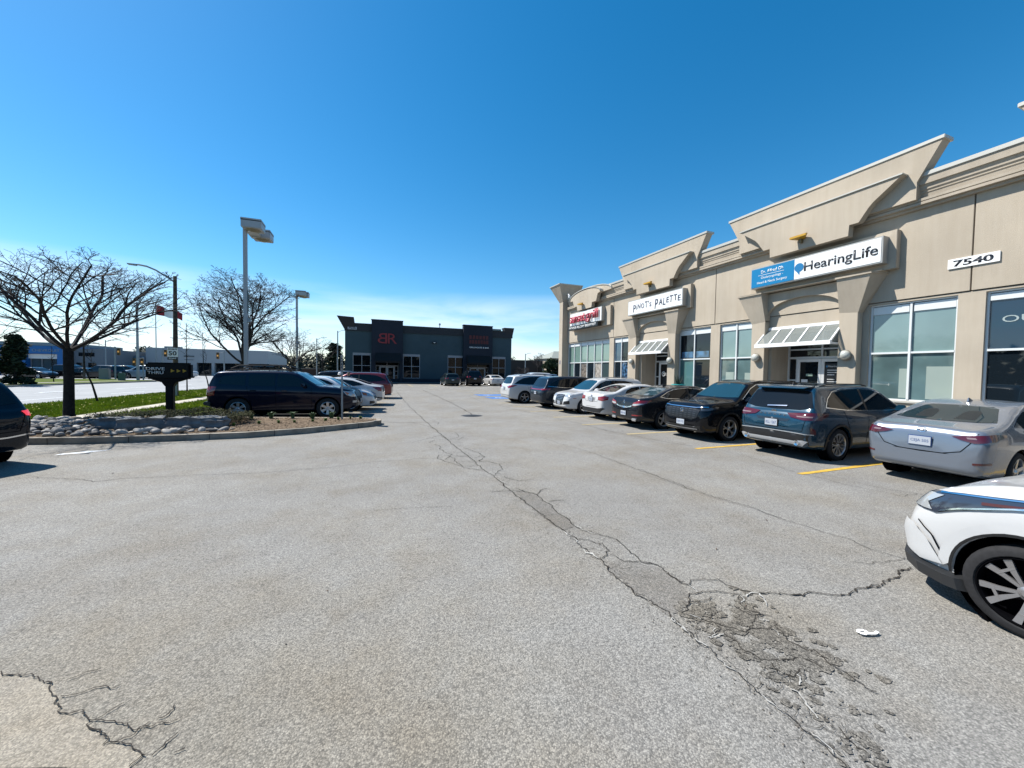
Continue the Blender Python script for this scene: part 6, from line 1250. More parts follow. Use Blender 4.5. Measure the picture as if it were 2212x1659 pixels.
def young(name, label, x, y, z0, top, seed, lean=0):
    R = random.Random(seed); T = thing(name, label, 'tree', (x, y, z0), 'thin young trees in the grass')
    P = [(x, y, z0-.02), (x-lean*.4, y, z0+.8), (x-lean, y, z0+1.6), (x-lean*1.1, y, top)]; MB().tube(P, [.045, .036, .028, .010], 6).build('trunk', bark, T, smooth=True)
    C = MB()
    for k in range(13):
        t = R.uniform(.42, .96); p = Vector((x-lean*(t if t < .9 else 1), y, z0+(top-z0)*t)); a = R.random()*6.28; L = R.uniform(.35, .85)*(1.25-t)
        q = p; d = Vector((math.cos(a)*.5, math.sin(a)*.5, .85)); pts = [q.copy()]
        for j in range(4): d = (d+Vector((R.gauss(0, .15), R.gauss(0, .15), .05))).normalized(); q = q+d*L/4; pts.append(q.copy())
        C.tube(pts, [.012, .010, .008, .006, .004], 4, False)
        for m_ in range(2):
            b = pts[2+m_]; C.tube([b, b+Vector((R.gauss(0, .12), R.gauss(0, .12), .15))], [.006, .004], 3, False)
    C.build('crown', twig, T, fix=False)
young('young_tree', 'slim leaning young tree in the grass strip beside the big trunk', -11.98, 23.8, .1, 3.9, 1, .45)
young('young_tree', 'thin young tree in the grass right of the speed limit pole', -11.5, 32.0, .1, 4.8, 2, .0)
young('young_tree', 'thin young tree in the grass just left of the navy SUV', -11.05, 34.5, .1, 4.4, 3, .35)
young('young_tree', 'thin young tree on the far verge below the blue entrance', -28.7, 50.6, .13, 3.6, 4, .1)
bare_tree('bare_tree', 'bare tree standing behind the dark conifer at the left edge', -29.6, 43.5, .1, 2.4, 7.0, 3.0, .17, 51, 4, .7, None, .5, .008)
bare_tree('bare_tree', 'bare round-headed tree in front of the low dark hall right of the restaurant', 40.6, 88, 0, 3.0, 7.5, 2.9, .2, 52, 5, .75, None, .6, .016)
bare_tree('bare_tree', 'low brownish bare shrub tree before the left end of the low dark hall', 34.6, 84, 0, .8, 3.3, 2.2, .12, 53, 6, .8, None, .3, .016)
# evergreens: needle clumps carried on whorled limbs
def conifer(name, label, x, y, z0, h_, w_, seed, m, n=2600, flat=.0, cs=.16):
    R = random.Random(seed); T = thing(name, label, 'tree', (x, y, z0)); MB().tube([(x, y, z0), (x, y, z0+h_*.9)], [w_*.07, .03], 7).build('trunk', bark, T)
    C = MB(); lobes = []
    for k in range(int(26+h_*4)):
        t = R.random()**.8; a = R.random()*6.283; lim = w_*(1-t*(1-flat))*R.uniform(.55, 1.05)*.9
        lobes.append((t, a, lim))
    for k in range(n):
        t, a, lim = R.choice(lobes); q = R.random()**.6
        rr_ = lim*q; z = z0+h_*(.06+.92*t)+R.gauss(0, h_*.028)-rr_*.12; p = Vector((x+rr_*math.cos(a)+R.gauss(0, w_*.07), y+rr_*math.sin(a)+R.gauss(0, w_*.07), z))
        s_ = cs*R.uniform(.6, 1.3); d1 = Vector((R.gauss(0, 1), R.gauss(0, 1), R.gauss(0, .5))).normalized(); d2 = d1.cross(Vector((R.gauss(0, 1), R.gauss(0, 1), R.gauss(0, 1)))).normalized()
        C.add([p-d1*s_-d2*s_*.35, p+d1*s_-d2*s_*.25, p+d1*s_*.8+d2*s_*.35, p-d1*s_+d2*s_*.3], [(0, 1, 2, 3)])
    C.build('crown', m, T, fix=False)
g1 = mat('needles_dark', (.018,.035,.018), .8, 0, 0, .2, (1.5, .5, 3)); g2 = mat('needles_mid', (.035,.060,.025), .8, 0, 0, .2, (1.2, .5, 3))
conifer('conifer', 'dense dark conifer at the left edge on the far verge', -27.6, 44.5, .1, 4.4, 1.55, 60, g1, 4200, .25, .15)
conifer('conifer', 'broad dark evergreen just left of the dark restaurant', -5.6, 76, 0, 6.4, 2.6, 61, g1, 4500, .45, .22)
for i, (x, y, h_, w_, lb) in enumerate([(43.4,86,5.6,2.2,'dark pine left of the beige corner pillar, tallest of the clump'),(45.6,85,5.0,2.3,'dark pine right beside the beige corner pillar'),(41.0,84,4.4,2.0,'low dark pine under the bare round-headed tree'),(48.5,88,6.0,2.6,'dark pine mostly hidden by the beige corner pillar')]):
    conifer('pine', lb, x, y, 0, h_, w_, 70+i, g1 if i % 2 else g2, 3000, .6, .24)
# far-off woods reading as one mass, with an added unseen belt
R_ = random.Random(90); W_ = MB()
def clump(x, y, h_, w_, n):
    for k in range(n):
        a = R_.random()*6.28; t = R_.random(); rr_ = w_*math.sqrt(R_.random())*math.sqrt(max(0, 1-(t*1.02-.35)**2*1.4)); p = Vector((x+rr_*math.cos(a), y+rr_*math.sin(a), h_*t)); s_ = R_.uniform(.35, .8)
        d1 = Vector((R_.gauss(0, 1), R_.gauss(0, 1), R_.gauss(0, 1))).normalized(); d2 = d1.orthogonal().normalized(); W_.add([p-d1*s_, p+d2*s_*.5, p+d1*s_, p-d2*s_*.5], [(0, 1, 2, 3)])
for k in range(95): x = -75+k*1.95+R_.uniform(-1, 1); clump(x, 165+R_.uniform(-14, 14), R_.uniform(4.2, 8.5), R_.uniform(2, 3.6), 260)
def unseen_belt(x, y, h_, w_):  # tree belt added out of view, darkens what the glass reflects
    for k in range(46):
        a = R_.random()*6.28; t = R_.random(); rr_ = w_*math.sqrt(R_.random()); p = Vector((x+rr_*math.cos(a), y+rr_*math.sin(a), h_*t)); s_ = R_.uniform(1.2, 2.2)
        d1 = Vector((R_.gauss(0, 1), R_.gauss(0, 1), R_.gauss(0, 1))).normalized(); d2 = d1.orthogonal().normalized(); W_.add([p-d1*s_, p+d2*s_*.7, p+d1*s_, p-d2*s_*.7], [(0, 1, 2, 3)])
for k in range(70): unseen_belt(-130+k*3.2, -52+R_.uniform(-3, 3), R_.uniform(6, 10), 3)
for k in range(50): unseen_belt(-125+R_.uniform(-3, 3), -50+k*3.6, R_.uniform(6, 10), 3)
for k in range(22): unseen_belt(78+R_.uniform(-3, 3), -50+k*4, R_.uniform(5, 8), 3)
tag(W_.build('distant_trees_and_belt', mat('distant_foliage', (.055,.065,.045), .9), fix=False), kind='stuff')
# ---- grass
def blades(name, poly, z, n, hmin, hmax, m, seed, near=None, wb=.012):
    R = random.Random(seed); xs = [p[0] for p in poly]; ys = [p[1] for p in poly]; mb = MB(); k = 0
    while k < n:
        x, y = R.uniform(min(xs), max(xs)), R.uniform(min(ys), max(ys))
        if not inside((x, y), poly): continue
        if near and R.random() > near(x, y): continue
        k += 1; h_ = R.uniform(hmin, hmax)*(1+.35*noise.noise(Vector((x*1.3, y*1.3, 0)))); a = R.random()*6.28; w_ = wb*R.uniform(.7, 1.3)*(1+y*.02); l = R.gauss(0, .35)*h_
        c, s_ = math.cos(a), math.sin(a); mb.v += [Vector((x-c*w_, y-s_*w_, z)), Vector((x+c*w_, y+s_*w_, z)), Vector((x+l*s_, y+l*c, z+h_))]; o = len(mb.v); mb.f.append((o-3, o-2, o-1))
    return tag(mb.build(name, m, fix=False), kind='stuff')
m_blade = mat('grass_blade', (.36,.42,.02), .7, 0, 0, .2, (1.6, .38, 5))
blades('grass', [(-14.2,18),(-13.65,23),(-13.3,25),(-12.9,28.6),(-12.5,32.9),(-11.7,36.3),(-9.0,36.3),(-8.95,27),(-9.2,22),(-9.55,16.4),(-10.2,13),(-15.2,12)], .10, 42000, .04, .10, m_blade, 1, lambda x, y: min(1, 22/y), .013)
blades('grass', [(-8.40,16.3),(-8.0,22),(-7.8,27),(-7.0,35),(-4.9,35),(-4.95,27),(-5.4,20),(-6.0,17.2),(-7.0,16.6)], .12, 17000, .05, .13, m_blade, 2, None, .013)
R_ = random.Random(3); dn = MB()
for k in range(120):
    y = R_.uniform(14, 33); x = R_.uniform(-13.2+.1*(y-20), -9.6+.06*(y-16)); dn.lathe([(0, .135+.10), (.024, .125+.10), (.015, .10+.10)], 'z', (x, y, 0), 6)
dn.build('dandelions', mat('dandelion', (.62,.55,.10), .7)); tag(bpy.data.objects['dandelions'], kind='stuff')
# ---- the island: stones, boulders, juniper, mulch chips, sprouting plants
sm = [mat('stone_%s' % n_, c_, .8, 0, 0, .3, (9, .2, 4)) for n_, c_ in (('grey', (.30,.29,.28)), ('pale', (.52,.48,.43)), ('tan', (.40,.33,.26)), ('dark', (.10,.095,.095)))]
def stone_mesh(seed, sx_, sy_, sz_):
    R = random.Random(seed); bm = bmesh.new(); bmesh.ops.create_icosphere(bm, subdivisions=3, radius=1)
    for v in bm.verts: k = 1+.13*noise.noise(v.co*1.3+Vector((seed*3.1, 0, 0))); v.co = Vector((v.co.x*sx_*k, v.co.y*sy_*k, v.co.z*sz_*k))
    me = bpy.data.meshes.new('river_stone'); bm.to_mesh(me); bm.free()
    for p in me.polygons: p.use_smooth = True
    me.materials.append(sm[seed % 4]); return me
smesh = [stone_mesh(i, .10+.02*(i % 3), .075+.012*(i % 2), .048+.008*(i % 3)) for i in range(10)]
R_ = random.Random(17); placed = []
stpoly = [(-9.4,12.85),(-7.57,12.30),(-6.2,12.02),(-4.5,11.92),(-3.3,11.94),(-3.7,12.32),(-5.2,12.45),(-6.0,12.6),(-6.7,13.1),(-6.9,13.9),(-7.0,14.9),(-7.9,15.5),(-9.1,15.3)]
tries = 0
while len(placed) < 230 and tries < 20000:
    tries += 1; x, y = R_.uniform(-9.4, -3.3), R_.uniform(11.9, 15.5)
    if not inside((x, y), stpoly) or math.hypot(x+8.4, y-15.4) < .2: continue
    s_ = R_.uniform(.55, 1.45) if len(placed) < 110 else R_.uniform(.4, .9)
    mind = .10*s_
    if any((x-a)**2+(y-b)**2 < (mind+m__*.07)**2*.8 for a, b, m__ in placed): continue
    o = bpy.data.objects.new('river_stone', smesh[R_.randrange(10)]); COL.objects.link(o)
    z = .156+.03*s_+(.05 if R_.random() < .25 else 0)+.05*max(0, min(1, (y-12.4)/1.5))*(x < -6.5)
    o.location = (x, y, z); o.rotation_euler = (R_.gauss(0, .2), R_.gauss(0, .2), R_.random()*6.28); o.scale = (s_, s_, s_*R_.uniform(.8, 1.2))
    tag(o, 'smooth rounded river stone in the stone bed round the bare tree and boulders', 'stone', 'river stones in the kerbed island'); placed.append((x, y, s_))
def boulder(label, cx, cy, sx_, sy_, h_, rz, seed):
    R = random.Random(seed); bm = bmesh.new(); bmesh.ops.create_cube(bm, size=1); bmesh.ops.subdivide_edges(bm, edges=bm.edges, cuts=7, use_grid_fill=True)
    for v in bm.verts:
        k = Vector(v.co); n_ = noise.noise(Vector((k.x*3*sx_, k.y*3*sy_, k.z*2))*1.3+Vector((seed, 0, 0))); n2 = noise.noise(Vector((k.x*9*sx_, k.y*9*sy_, k.z*6))+Vector((seed, 5, 0)))
        q = Vector((k.x*sx_, k.y*sy_, (k.z+.5)*h_)); q += Vector((k.x, k.y, k.z*.6))*(n_*.13+n2*.05); r_ = max(abs(k.x), abs(k.y))
        if k.z > .3: q.x *= .93; q.y *= .9; q.z += n2*.03
        v.co = q
    me = bpy.data.meshes.new('boulder'); bm.to_mesh(me); bm.free(); me.materials.append(mat('limestone', (.24,.245,.25), .9, 0, 0, .2, (5, .3, 6), .9, 22))
    o = bpy.data.objects.new('boulder', me); COL.objects.link(o); o.location = (cx, cy, .13); o.rotation_euler = (0, 0, rz)
    for p in me.polygons: p.use_smooth = True
    try: me.set_sharp_from_angle(angle=rad(28))
    except Exception: pass
    tag(o, label, 'boulder')
boulder('short squared grey boulder, left of the three, nearest the tree', -6.35, 13.45, .85, .5, .30, -.15, 1)
boulder('grey boulder with a cream chipped top in the middle of the three', -5.68, 13.05, .95, .55, .31, .28, 2)
boulder('long flat-topped grey boulder, right of the three, beside the mulch', -4.42, 12.98, 1.35, .5, .31, -.12, 3)
# juniper mat
R_ = random.Random(23); J = MB(); jp = [(-7.5,14.2),(-6.9,13.75),(-6.0,13.55),(-5.1,13.3),(-4.2,13.35),(-3.75,13.0),(-3.35,13.6),(-3.5,14.6),(-4.4,15.6),(-5.5,16.0),(-6.6,16.2),(-7.6,15.7)]
def jh(x, y): return .16+.20*max(0, .6+noise.noise(Vector((x*1.1, y*1.1, 2)))*.9)
for k in range(15000):
    x, y = R_.uniform(-7.6, -3.3), R_.uniform(12.9, 16.2)
    if not inside((x, y), jp): continue
    hh = jh(x, y); z = .15+hh*R_.random()**.5; a = R_.random()*6.28; L = R_.uniform(.05, .13); d = Vector((math.cos(a), math.sin(a), R_.uniform(-.1, .55))).normalized(); s_ = d.cross(Vector((0, 0, 1))).normalized()*R_.uniform(.008, .02); p = Vector((x, y, z))
    J.add([p-s_, p+s_, p+d*L+s_*.3, p+d*L-s_*.3], [(0, 1, 2, 3)])
tag(J.build('juniper_cover', mat('juniper', (.050,.052,.022), .85, 0, 0, .1, (2.2, .5, 4)), fix=False), kind='stuff')
R_ = random.Random(29); ch = MB()
for k in range(5200):
    x, y = R_.uniform(-4.6, .3), R_.uniform(11.8, 15.4)
    if not inside((x, y), inner): continue
    s_ = R_.uniform(.008, .03); a = R_.random()*3.14; d1 = Vector((math.cos(a), math.sin(a), R_.gauss(0, .25)))*s_; d2 = Vector((-math.sin(a), math.cos(a), R_.gauss(0, .3)))*s_*.35; p = Vector((x, y, .162+R_.random()*.018))
    ch.add([p-d1-d2, p+d1-d2, p+d1+d2, p-d1+d2], [(0, 1, 2, 3)])
tag(ch.build('bark_chips', mat('bark_chip', (.24,.175,.125), .95, 0, 0, .1, (18, .55, 3)), fix=False), kind='stuff')
pg = mat('sprout_green', (.10,.19,.03), .6); pg2 = mat('lily_green', (.06,.13,.04), .6)
def plant(label, x, y, h_, w_, n, m, seed, arch=1.0):
    R = random.Random(seed); P = MB()
    for k in range(n):
        a = R.random()*6.28; L = h_*R.uniform(.7, 1.15); o_ = w_*R.uniform(.3, 1.0); b = Vector((x+R.gauss(0, w_*.15), y+R.gauss(0, w_*.15), .155)); c, s_ = math.cos(a), math.sin(a); sd = Vector((-s_, c, 0))*(.010+.004*R.random())
        p1 = b+Vector((c*o_*.35, s_*o_*.35, L*.7)); p2 = b+Vector((c*o_, s_*o_, L*(1-.25*arch)))
        P.add([b-sd, b+sd, p1+sd, p1-sd, p2], [(0, 1, 2, 3), (3, 2, 4)])
    o = P.build('garden_plant', m, fix=False); tag(o, label, 'plant', 'young plants in the mulch'); return o
small = [(-3.6,13.0),(-3.05,13.33),(-2.55,13.36),(-2.12,13.32),(-1.62,13.4),(-1.27,13.57),(-.9,13.74),(-.55,13.97),(-.23,13.89)]
nm = ['beside the right boulder', 'second from the boulder', 'third from the boulder', 'in the middle of the front row', 'right of the middle of the front row', 'fourth from the kerb tip', 'beside the thin sign post', 'second from the kerb tip', 'nearest the rounded kerb tip']
for i, (x, y) in enumerate(small): plant('small lime-green sprout in the mulch, front row, '+nm[i], x, y, .11, .08, 40, pg, i)
tall = [(-3.55,14.55),(-3.0,14.62),(-2.35,14.45),(-1.72,14.2),(-1.15,14.25)]
nt_ = ['nearest the juniper', 'second from the juniper', 'in the middle', 'second from the sign post', 'in front of the SUV front wheel']
for i, (x, y) in enumerate(tall): plant('tufted strap-leaved plant along the back kerb, '+nt_[i], x, y, .26, .17, 46, pg2, 20+i, .8)
plant('bright lime clump at the back of the juniper near the SUV', -4.9, 16.1, .22, .2, 120, pg, 31)
# ================================================================ street furniture
galv = mat('galvanised', (.36,.40,.43), .45, .4); wood = mat('pole_wood', (.10,.085,.07), .9, 0, 0, .2, (8, .3, 4)); headm = mat('lamp_housing', (.50,.52,.54), .45, .1); lens = mat('lamp_lens_tan', (.30,.26,.18), .3)
def lot_lamp(label, x, y, zt, tw_, heads):
    T = thing('lamp_post', label, 'lamp post', (x, y, 0), 'square lamp posts of the parking lot')
    MB().box(x-tw_/2, x+tw_/2, y-tw_/2, y+tw_/2, .55, zt).build('pole', headm, T, bevel=.01)
    MB().lathe([(0,.0),(.30,.0),(.30,.6),(0,.62)], 'z', (x, y, 0), 18).build('footing', concrete, T)
    MB().box(x+tw_/2, x+tw_/2+.02, y-.06, y+.06, zt*.53, zt*.66).build('side_plate', mat('plate_green', (.10,.16,.17), .6), T)
    MB().box(x+tw_/2, x+tw_/2+.11, y-.08, y+.08, zt*.48, zt*.50+.02).build('junction_box', galv, T)
    for (dx, dy) in heads:
        hx, hy = x+dx, y+dy; w_ = .40; z0, z1 = zt-.05, zt+.36
        MB().box(min(x, hx)-.04, max(x, hx)+.04, min(y, hy)-.04, max(y, hy)+.04, zt-.02, zt+.12).build('arm', headm, T)
        Hh = MB().box(hx-w_, hx+w_, hy-w_, hy+w_, z0, z1).build('lamp_head', headm, T, bevel=.02)
        MB().box(hx-w_-.004, hx+w_+.004, hy-w_-.004, hy+w_+.004, z1-.10, z1-.07).build('dark_band', black, Hh)
        MB().box(hx-w_-.01, hx+w_+.01, hy-w_-.01, hy+w_+.01, z1-.065, z1+.01).build('lid', headm, Hh, bevel=.01)
        MB().lathe([(0,z0-.09),(.14,z0-.08),(.26,z0-.045),(.32,z0+.0)], 'z', (hx, hy, 0), 20).build('lens', lens, Hh, smooth=True)
lot_lamp('tall near lamp post with two box heads, rising from behind the navy SUV', -5.36, 21.2, 8.28, .155, [(.36, -.15), (.42, 1.25)])
lot_lamp('second lamp post with twin box heads, farther down the left row', -5.85, 38.2, 8.25, .16, [(.35, -.1), (.5, .45)])
# street light with speed sign
T = thing('street_light', 'wooden street light pole with long curved arm beside the grass verge', 'street light', (-10.38, 27.4, .1))
MB().tube([(-10.38,27.4,.05),(-10.34,27.4,7.0)], [.135,.085], 12).build('pole', wood, T, smooth=True)
MB().tube([(-10.34,27.4,6.65),(-10.75,27.4,6.95),(-11.2,27.4,7.25),(-11.6,27.4,7.42),(-12.0,27.4,7.48)], .05, 6).build('arm', galv, T, smooth=True)
MB().hull([(-12.0,27.33,7.50),(-12.0,27.47,7.50),(-12.45,27.3,7.50),(-12.45,27.5,7.50),(-12.05,27.33,7.40),(-12.4,27.33,7.42),(-12.05,27.47,7.40),(-12.4,27.47,7.42)]).build('lamp_head', galv, T, bevel=.01)
MB().box(-10.52,-10.26,27.26,27.3,.1,1.7).build('cable_guard', galv, T)
T = thing('speed_sign', 'white speed limit sign reading 50 on the wooden street light pole', 'sign', (-10.43, 27.24, 2.2))
MB().box(-10.67,-10.19,27.225,27.24,2.22,2.90).build('plate', white, T); MB().box(-10.67,-10.19,27.219,27.223,2.22,2.38).build('black_band', black, T)
text('lettering', 'MAXIMUM', (-10.43,27.218,2.82), '-y', .075, dk, T, .001, .40, bold=.02); text('digits', '50', (-10.43,27.218,2.59), '-y', .26, dk, T, .001, .36, bold=.02); text('lettering', 'BEGINS', (-10.43,27.216,2.30), '-y', .075, white, T, .001, .34, bold=.02)
# drive-thru sign
T = thing('drive_thru_sign', 'black drive-thru direction sign with three amber arrows on a thick post in the juniper', 'sign', (-6.4, 16.5, .15))
bk = mat('sign_black', (.008,.008,.011), .5, 0, 0, .15)
MB().box(-6.505,-6.295,16.40,16.60,.15,1.20).build('post', bk, T, bevel=.02)
MB().hull([(-6.51,16.4,1.15),(-6.29,16.4,1.15),(-6.51,16.6,1.15),(-6.29,16.6,1.15),(-6.60,16.38,1.30),(-6.20,16.38,1.30),(-6.60,16.62,1.30),(-6.20,16.62,1.30)]).hull([(-6.62,16.38,1.301),(-6.18,16.38,1.301),(-6.88,16.37,1.40),(-5.92,16.37,1.40),(-6.62,16.62,1.301),(-6.18,16.62,1.301),(-6.88,16.63,1.40),(-5.92,16.63,1.40)]).build('neck', bk, T, bevel=.01)
MB().box(-7.03,-5.78,16.36,16.64,1.40,1.97).build('cabinet', bk, T, bevel=.06)
MB().box(-6.98,-5.83,16.345,16.358,1.45,1.93).build('face', mat('sign_black_gloss', (.006,.006,.008), .35, 0, 0, .2), T, bevel=.004)
tw = mat('sign_text_white', (.80,.80,.78), .6); am = mat('amber_arrow', (.69,.40,.03), .6)
text('lettering', 'DRIVE', (-6.735,16.344,1.755), '-y', .10, tw, T, .002, .50, bold=.012); text('lettering', 'THRU', (-6.735,16.344,1.625), '-y', .10, tw, T, .002, .43, bold=.012)
for k in range(3): MB().add([(-6.32+.165*k,16.342,1.63),(-6.32+.165*k,16.342,1.75),(-6.21+.165*k,16.342,1.69)], [(0,1,2)]).build('arrow', am, T, fix=False)
# thin post at the island tip
T = thing('sign_post', 'thin galvanised post with a narrow sign seen edge-on near the island tip', 'sign', (-.80, 13.9, .15))
MB().box(-.83,-.775,13.88,13.93,.12,2.05).build('post', galv, T); a_ = rad(4); pm = MB(); pm.obox((-.815,13.90,2.06),(.30,.008,.50),rad(82)).build('plate', mat('sign_plate_grey', (.40,.42,.44), .5, .3), T)
for k in range(4): MB().obox((-.805,13.872,1.90+.10*k),(.16,.008,.045),rad(82)).build('printed_mark', dk, T)
# traffic lights, poles and boxes across the street
yl = mat('traffic_yellow', (.30,.14,.02), .5)
def traffic(label, x, y, z, pole_x, top, lit=(1,.5,.1), double=False):
    T = thing('traffic_light', label, 'traffic light', (pole_x, y, 0), 'yellow traffic signals at the junction')
    MB().tube([(pole_x,y,0),(pole_x,y,top)], .08, 8).build('pole', galv, T)
    if abs(pole_x-x) > .1: MB().tube([(pole_x,y,z+.5),(x,y,z+.35)], .04, 6).build('arm', galv, T)
    for dx in ((0, .75) if double else (0,)):
        b = MB().box(x+dx-.15,x+dx+.15,y-.2,y-.0,z-.42,z+.42).build('signal_head', yl, T, bevel=.03)
        for k in range(3): MB().lathe([(0,y-.215),(.10,y-.215)],'y',(x+dx,0,z+.28-.28*k),12).build('signal_lamp', mat('signal_lit', (.8,.4,.1), .4, emis=(1,.45,.12,.15)) if k == 1 else black, b)
traffic('yellow traffic signal on a pole, left of the wooden pole and highest', -28.15, 60, 3.5, -28.55, 4.1)
traffic('yellow traffic signal seen just left of the speed limit sign', -23.65, 60, 3.45, -24.0, 4.0)
traffic('yellow traffic signal seen right of the speed limit sign, with a glowing lamp', -18.25, 60, 3.3, -17.6, 3.9)
traffic('pair of low yellow traffic signals beside the grey pole', -26.7, 60, 2.3, -25.9, 2.9, double=True)
def tall_pole(label, x, y, top, r_=.12, m=galv):
    T = thing('utility_pole', label, 'pole', (x, y, 0)); MB().tube([(x,y,0),(x,y,top)], [r_, r_*.6], 8).build('pole', m, T, smooth=True)
    MB().tube([(x,y,top-.3),(x+.6,y,top+.1),(x+1.5,y,top+.2)], .04, 5).build('arm', m, T)
tall_pole('grey steel pole on the far corner left of the drive-thru sign', -25.05, 56.9, 9.2, .16)
tall_pole('slim grey pole on the dealer lot beside the garage opening', -37.0, 75.5, 5.6, .10)
tall_pole('dark pole near the leaning young tree across the street', -33.2, 63.5, 4.4, .13, wood)
tall_pole('tall lamp pole just left of the dark restaurant', -4.72, 70, 8.2, .13)
tall_pole('grey street lamp before the low dark hall right of the restaurant', 37.4, 89, 6.4, .17)
tall_pole('slim street lamp with left arm seen between the bare trees and the restaurant', -7.85, 70, 6.8, .10)
T = thing('utility_box', 'green utility cabinet on the far verge left of the grey pole', 'utility box', (-26.1, 56.2, .1)); MB().box(-26.45,-25.9,56.0,56.35,.1,1.0).build('cabinet', mat('utility_green', (.05,.12,.09), .6), T, bevel=.03)
T = thing('utility_box', 'pale grey utility cabinet on the far verge, wider than the green one', 'utility box', (-29.6, 60.2, .1)); MB().box(-30.1,-29.2,60.0,60.5,.1,1.45).build('cabinet', mat('utility_grey', (.30,.29,.28), .6), T, bevel=.03)
T = thing('flag_pole', 'flag pole with a red and white flag across the street', 'flag', (-24.82, 60.5, .1))
MB().tube([(-24.82,60.5,.1),(-24.82,60.5,9.7)], [.07,.04], 8).build('pole', galv, T)
def flagpart(x0, x1, m, n_=6):
    F = MB(); vs = []
    for i in range(n_+1):
        t = i/n_; x = x0+(x1-x0)*t; s_ = (x+24.75); dy = .22*math.sin(s_*3.1); dz = -.30*s_+.10*math.sin(s_*4)
        vs += [(x, 60.5+dy, 9.42+dz), (x, 60.5+dy*.8, 8.25+dz*.7-.05*math.sin(s_*5))]
    F.add(vs, [(2*i, 2*i+1, 2*i+3, 2*i+2) for i in range(n_)]); return F.build('flag', m, T, smooth=True, fix=False)
fr_ = mat('flag_red', (.36,.02,.03), .8); flagpart(-24.76,-24.0,fr_); flagpart(-24.0,-22.9,white); flagpart(-22.9,-22.2,fr_)
# ================================================================ buildings across the street
dblue = mat('dealer_blue', (.006,.17,.50), .5); dgrey = mat('dealer_grey', (.18,.21,.24), .7); dtop = mat('dealer_band', (.20,.28,.33), .6); bluegrey = mat('bluegrey_wall', (.13,.19,.26), .7); showm = mat('showroom_white', (.42,.45,.47), .6)
B = thing('dealership', 'blue-fronted car dealership with a white portal at the far left', 'building', (-50, 85, 0))
MB().box(-62,-52.0,85,100,0,4.7).box(-52.0,-51.52,85,100,0,4.85).box(-47.75,-46.45,85,100,0,4.85).box(-51.52,-47.75,85,100,3.55,4.85).build('portal', dblue, B)
MB().box(-62.1,-46.4,84.9,100.1,4.86,5.4).build('roof_band', dtop, B)
MB().box(-51.5,-47.78,85.6,85.8,2.75,3.5).build('white_header', white, B); MB().box(-51.5,-47.78,86.2,86.3,0,2.75).build('glazing', mat('showroom_glass', (.10,.15,.18), .05, 0, 1), B)
for x in (-51.5,-50.2,-49,-47.85): MB().box(x,x+.1,86.0,86.15,0,2.75).build('mullion', frg, B)
text('lettering', 'CHEVROLET', (-49.05,84.97,4.10), '-y', .42, mat('sign_pale', (.30,.40,.48), .5), B, .03, 3.3)
MB().prism([(-51.95,4.2),(-51.7,4.2),(-51.65,4.08),(-51.3,4.08),(-51.25,4.2),(-51.0,4.2),(-51.0,4.36),(-51.25,4.36),(-51.3,4.46),(-51.65,4.46),(-51.7,4.36),(-51.95,4.36)], 'y', 84.93, 84.99).build('gold_emblem', mat('gold', (.40,.28,.08), .4, .4), B)
MB().box(-46.38,-42.5,86,100,0,4.6).build('grey_annex', dgrey, B); MB().box(-45.6,-43.6,85.93,85.99,3.3,3.9).box(-45.9,-45.2,85.93,85.99,0,2.2).box(-44.4,-43.4,85.93,85.99,0,2.2).build('annex_windows', pane_dark, B)
B = thing('workshop_building', 'low blue-grey workshop with dark garage openings across the street', 'building', (-44, 95, 0))
MB().box(-47.6,-46.7,95,110,0,3.75).box(-46.7,-44.2,95,110,2.3,3.75).box(-44.2,-40.7,95,110,0,3.75).build('wall', bluegrey, B); MB().box(-46.7,-44.2,95.5,95.6,0,2.3).build('garage_opening', void, B)
MB().box(-47.2,-43.5,99,108,3.75,4.35).box(-41.9,-41.2,98,100,3.75,4.6).build('roof_plant', dgrey, B); MB().box(-42.6,-41.0,94.9,94.99,3.05,3.35).build('sign_board', mat('dealer_green', (.04,.14,.14), .5), B)
B = thing('showroom_building', 'large pale grey showroom with a dark glass right end across the street', 'building', (-34, 95, 0))
MB().box(-40.6,-32.5,95,115,0,5.45).box(-32.5,-20,95,115,2.62,5.42).box(-30.0,-29.5,94.9,115,0,2.62).build('wall', showm, B)
MB().box(-32.5,-20,95.8,95.9,0,2.62).build('glazing', pane_dark, B)
MB().box(-39.3,-37.3,99,102,5.45,5.95).build('roof_plant', dgrey, B)
g_ = MB(); g_.box(-34.6,-32.9,94.93,94.99,3.78,4.02).box(-34.5,-33.0,94.93,94.99,3.15,3.24); g_.build('wall_lettering', mat('lettering_grey', (.10,.12,.13), .6), B)
B = thing('low_hall', 'long low dark building right of the restaurant behind the pines', 'building', (45, 98, 0))
MB().box(30,75,98,118,0,4.95).build('wall', mat('hall_brown', (.045,.04,.038), .9), B); MB().box(29.9,75.1,97.9,98.2,4.95,5.05).build('roof_edge', dgrey, B)
B = thing('gabled_house', 'grey-roofed building corner seen beyond the pines by the corner pillar', 'building', (50, 92, 0))
MB().box(46.4,58,92,104,0,5.6).build('wall', stucco2, B); MB().hull([(46.0,91.6,5.6),(58,91.6,5.6),(46.0,104,5.6),(58,104,5.6),(49.5,97,7.8),(56,97,7.8)]).build('roof', mat('pale_roof', (.30,.33,.30), .8), B)
B = thing('small_shed', 'low dark brown shed roof beyond the left row of cars', 'building', (-9, 71, 0)); MB().box(-10.1,-7.9,71,74,0,1.7).build('wall', mat('shed_brown', (.05,.03,.025), .9), B); MB().box(-10.3,-7.7,70.8,74.2,1.7,1.9).build('roof', mat('shed_roof', (.16,.14,.12), .9), B)
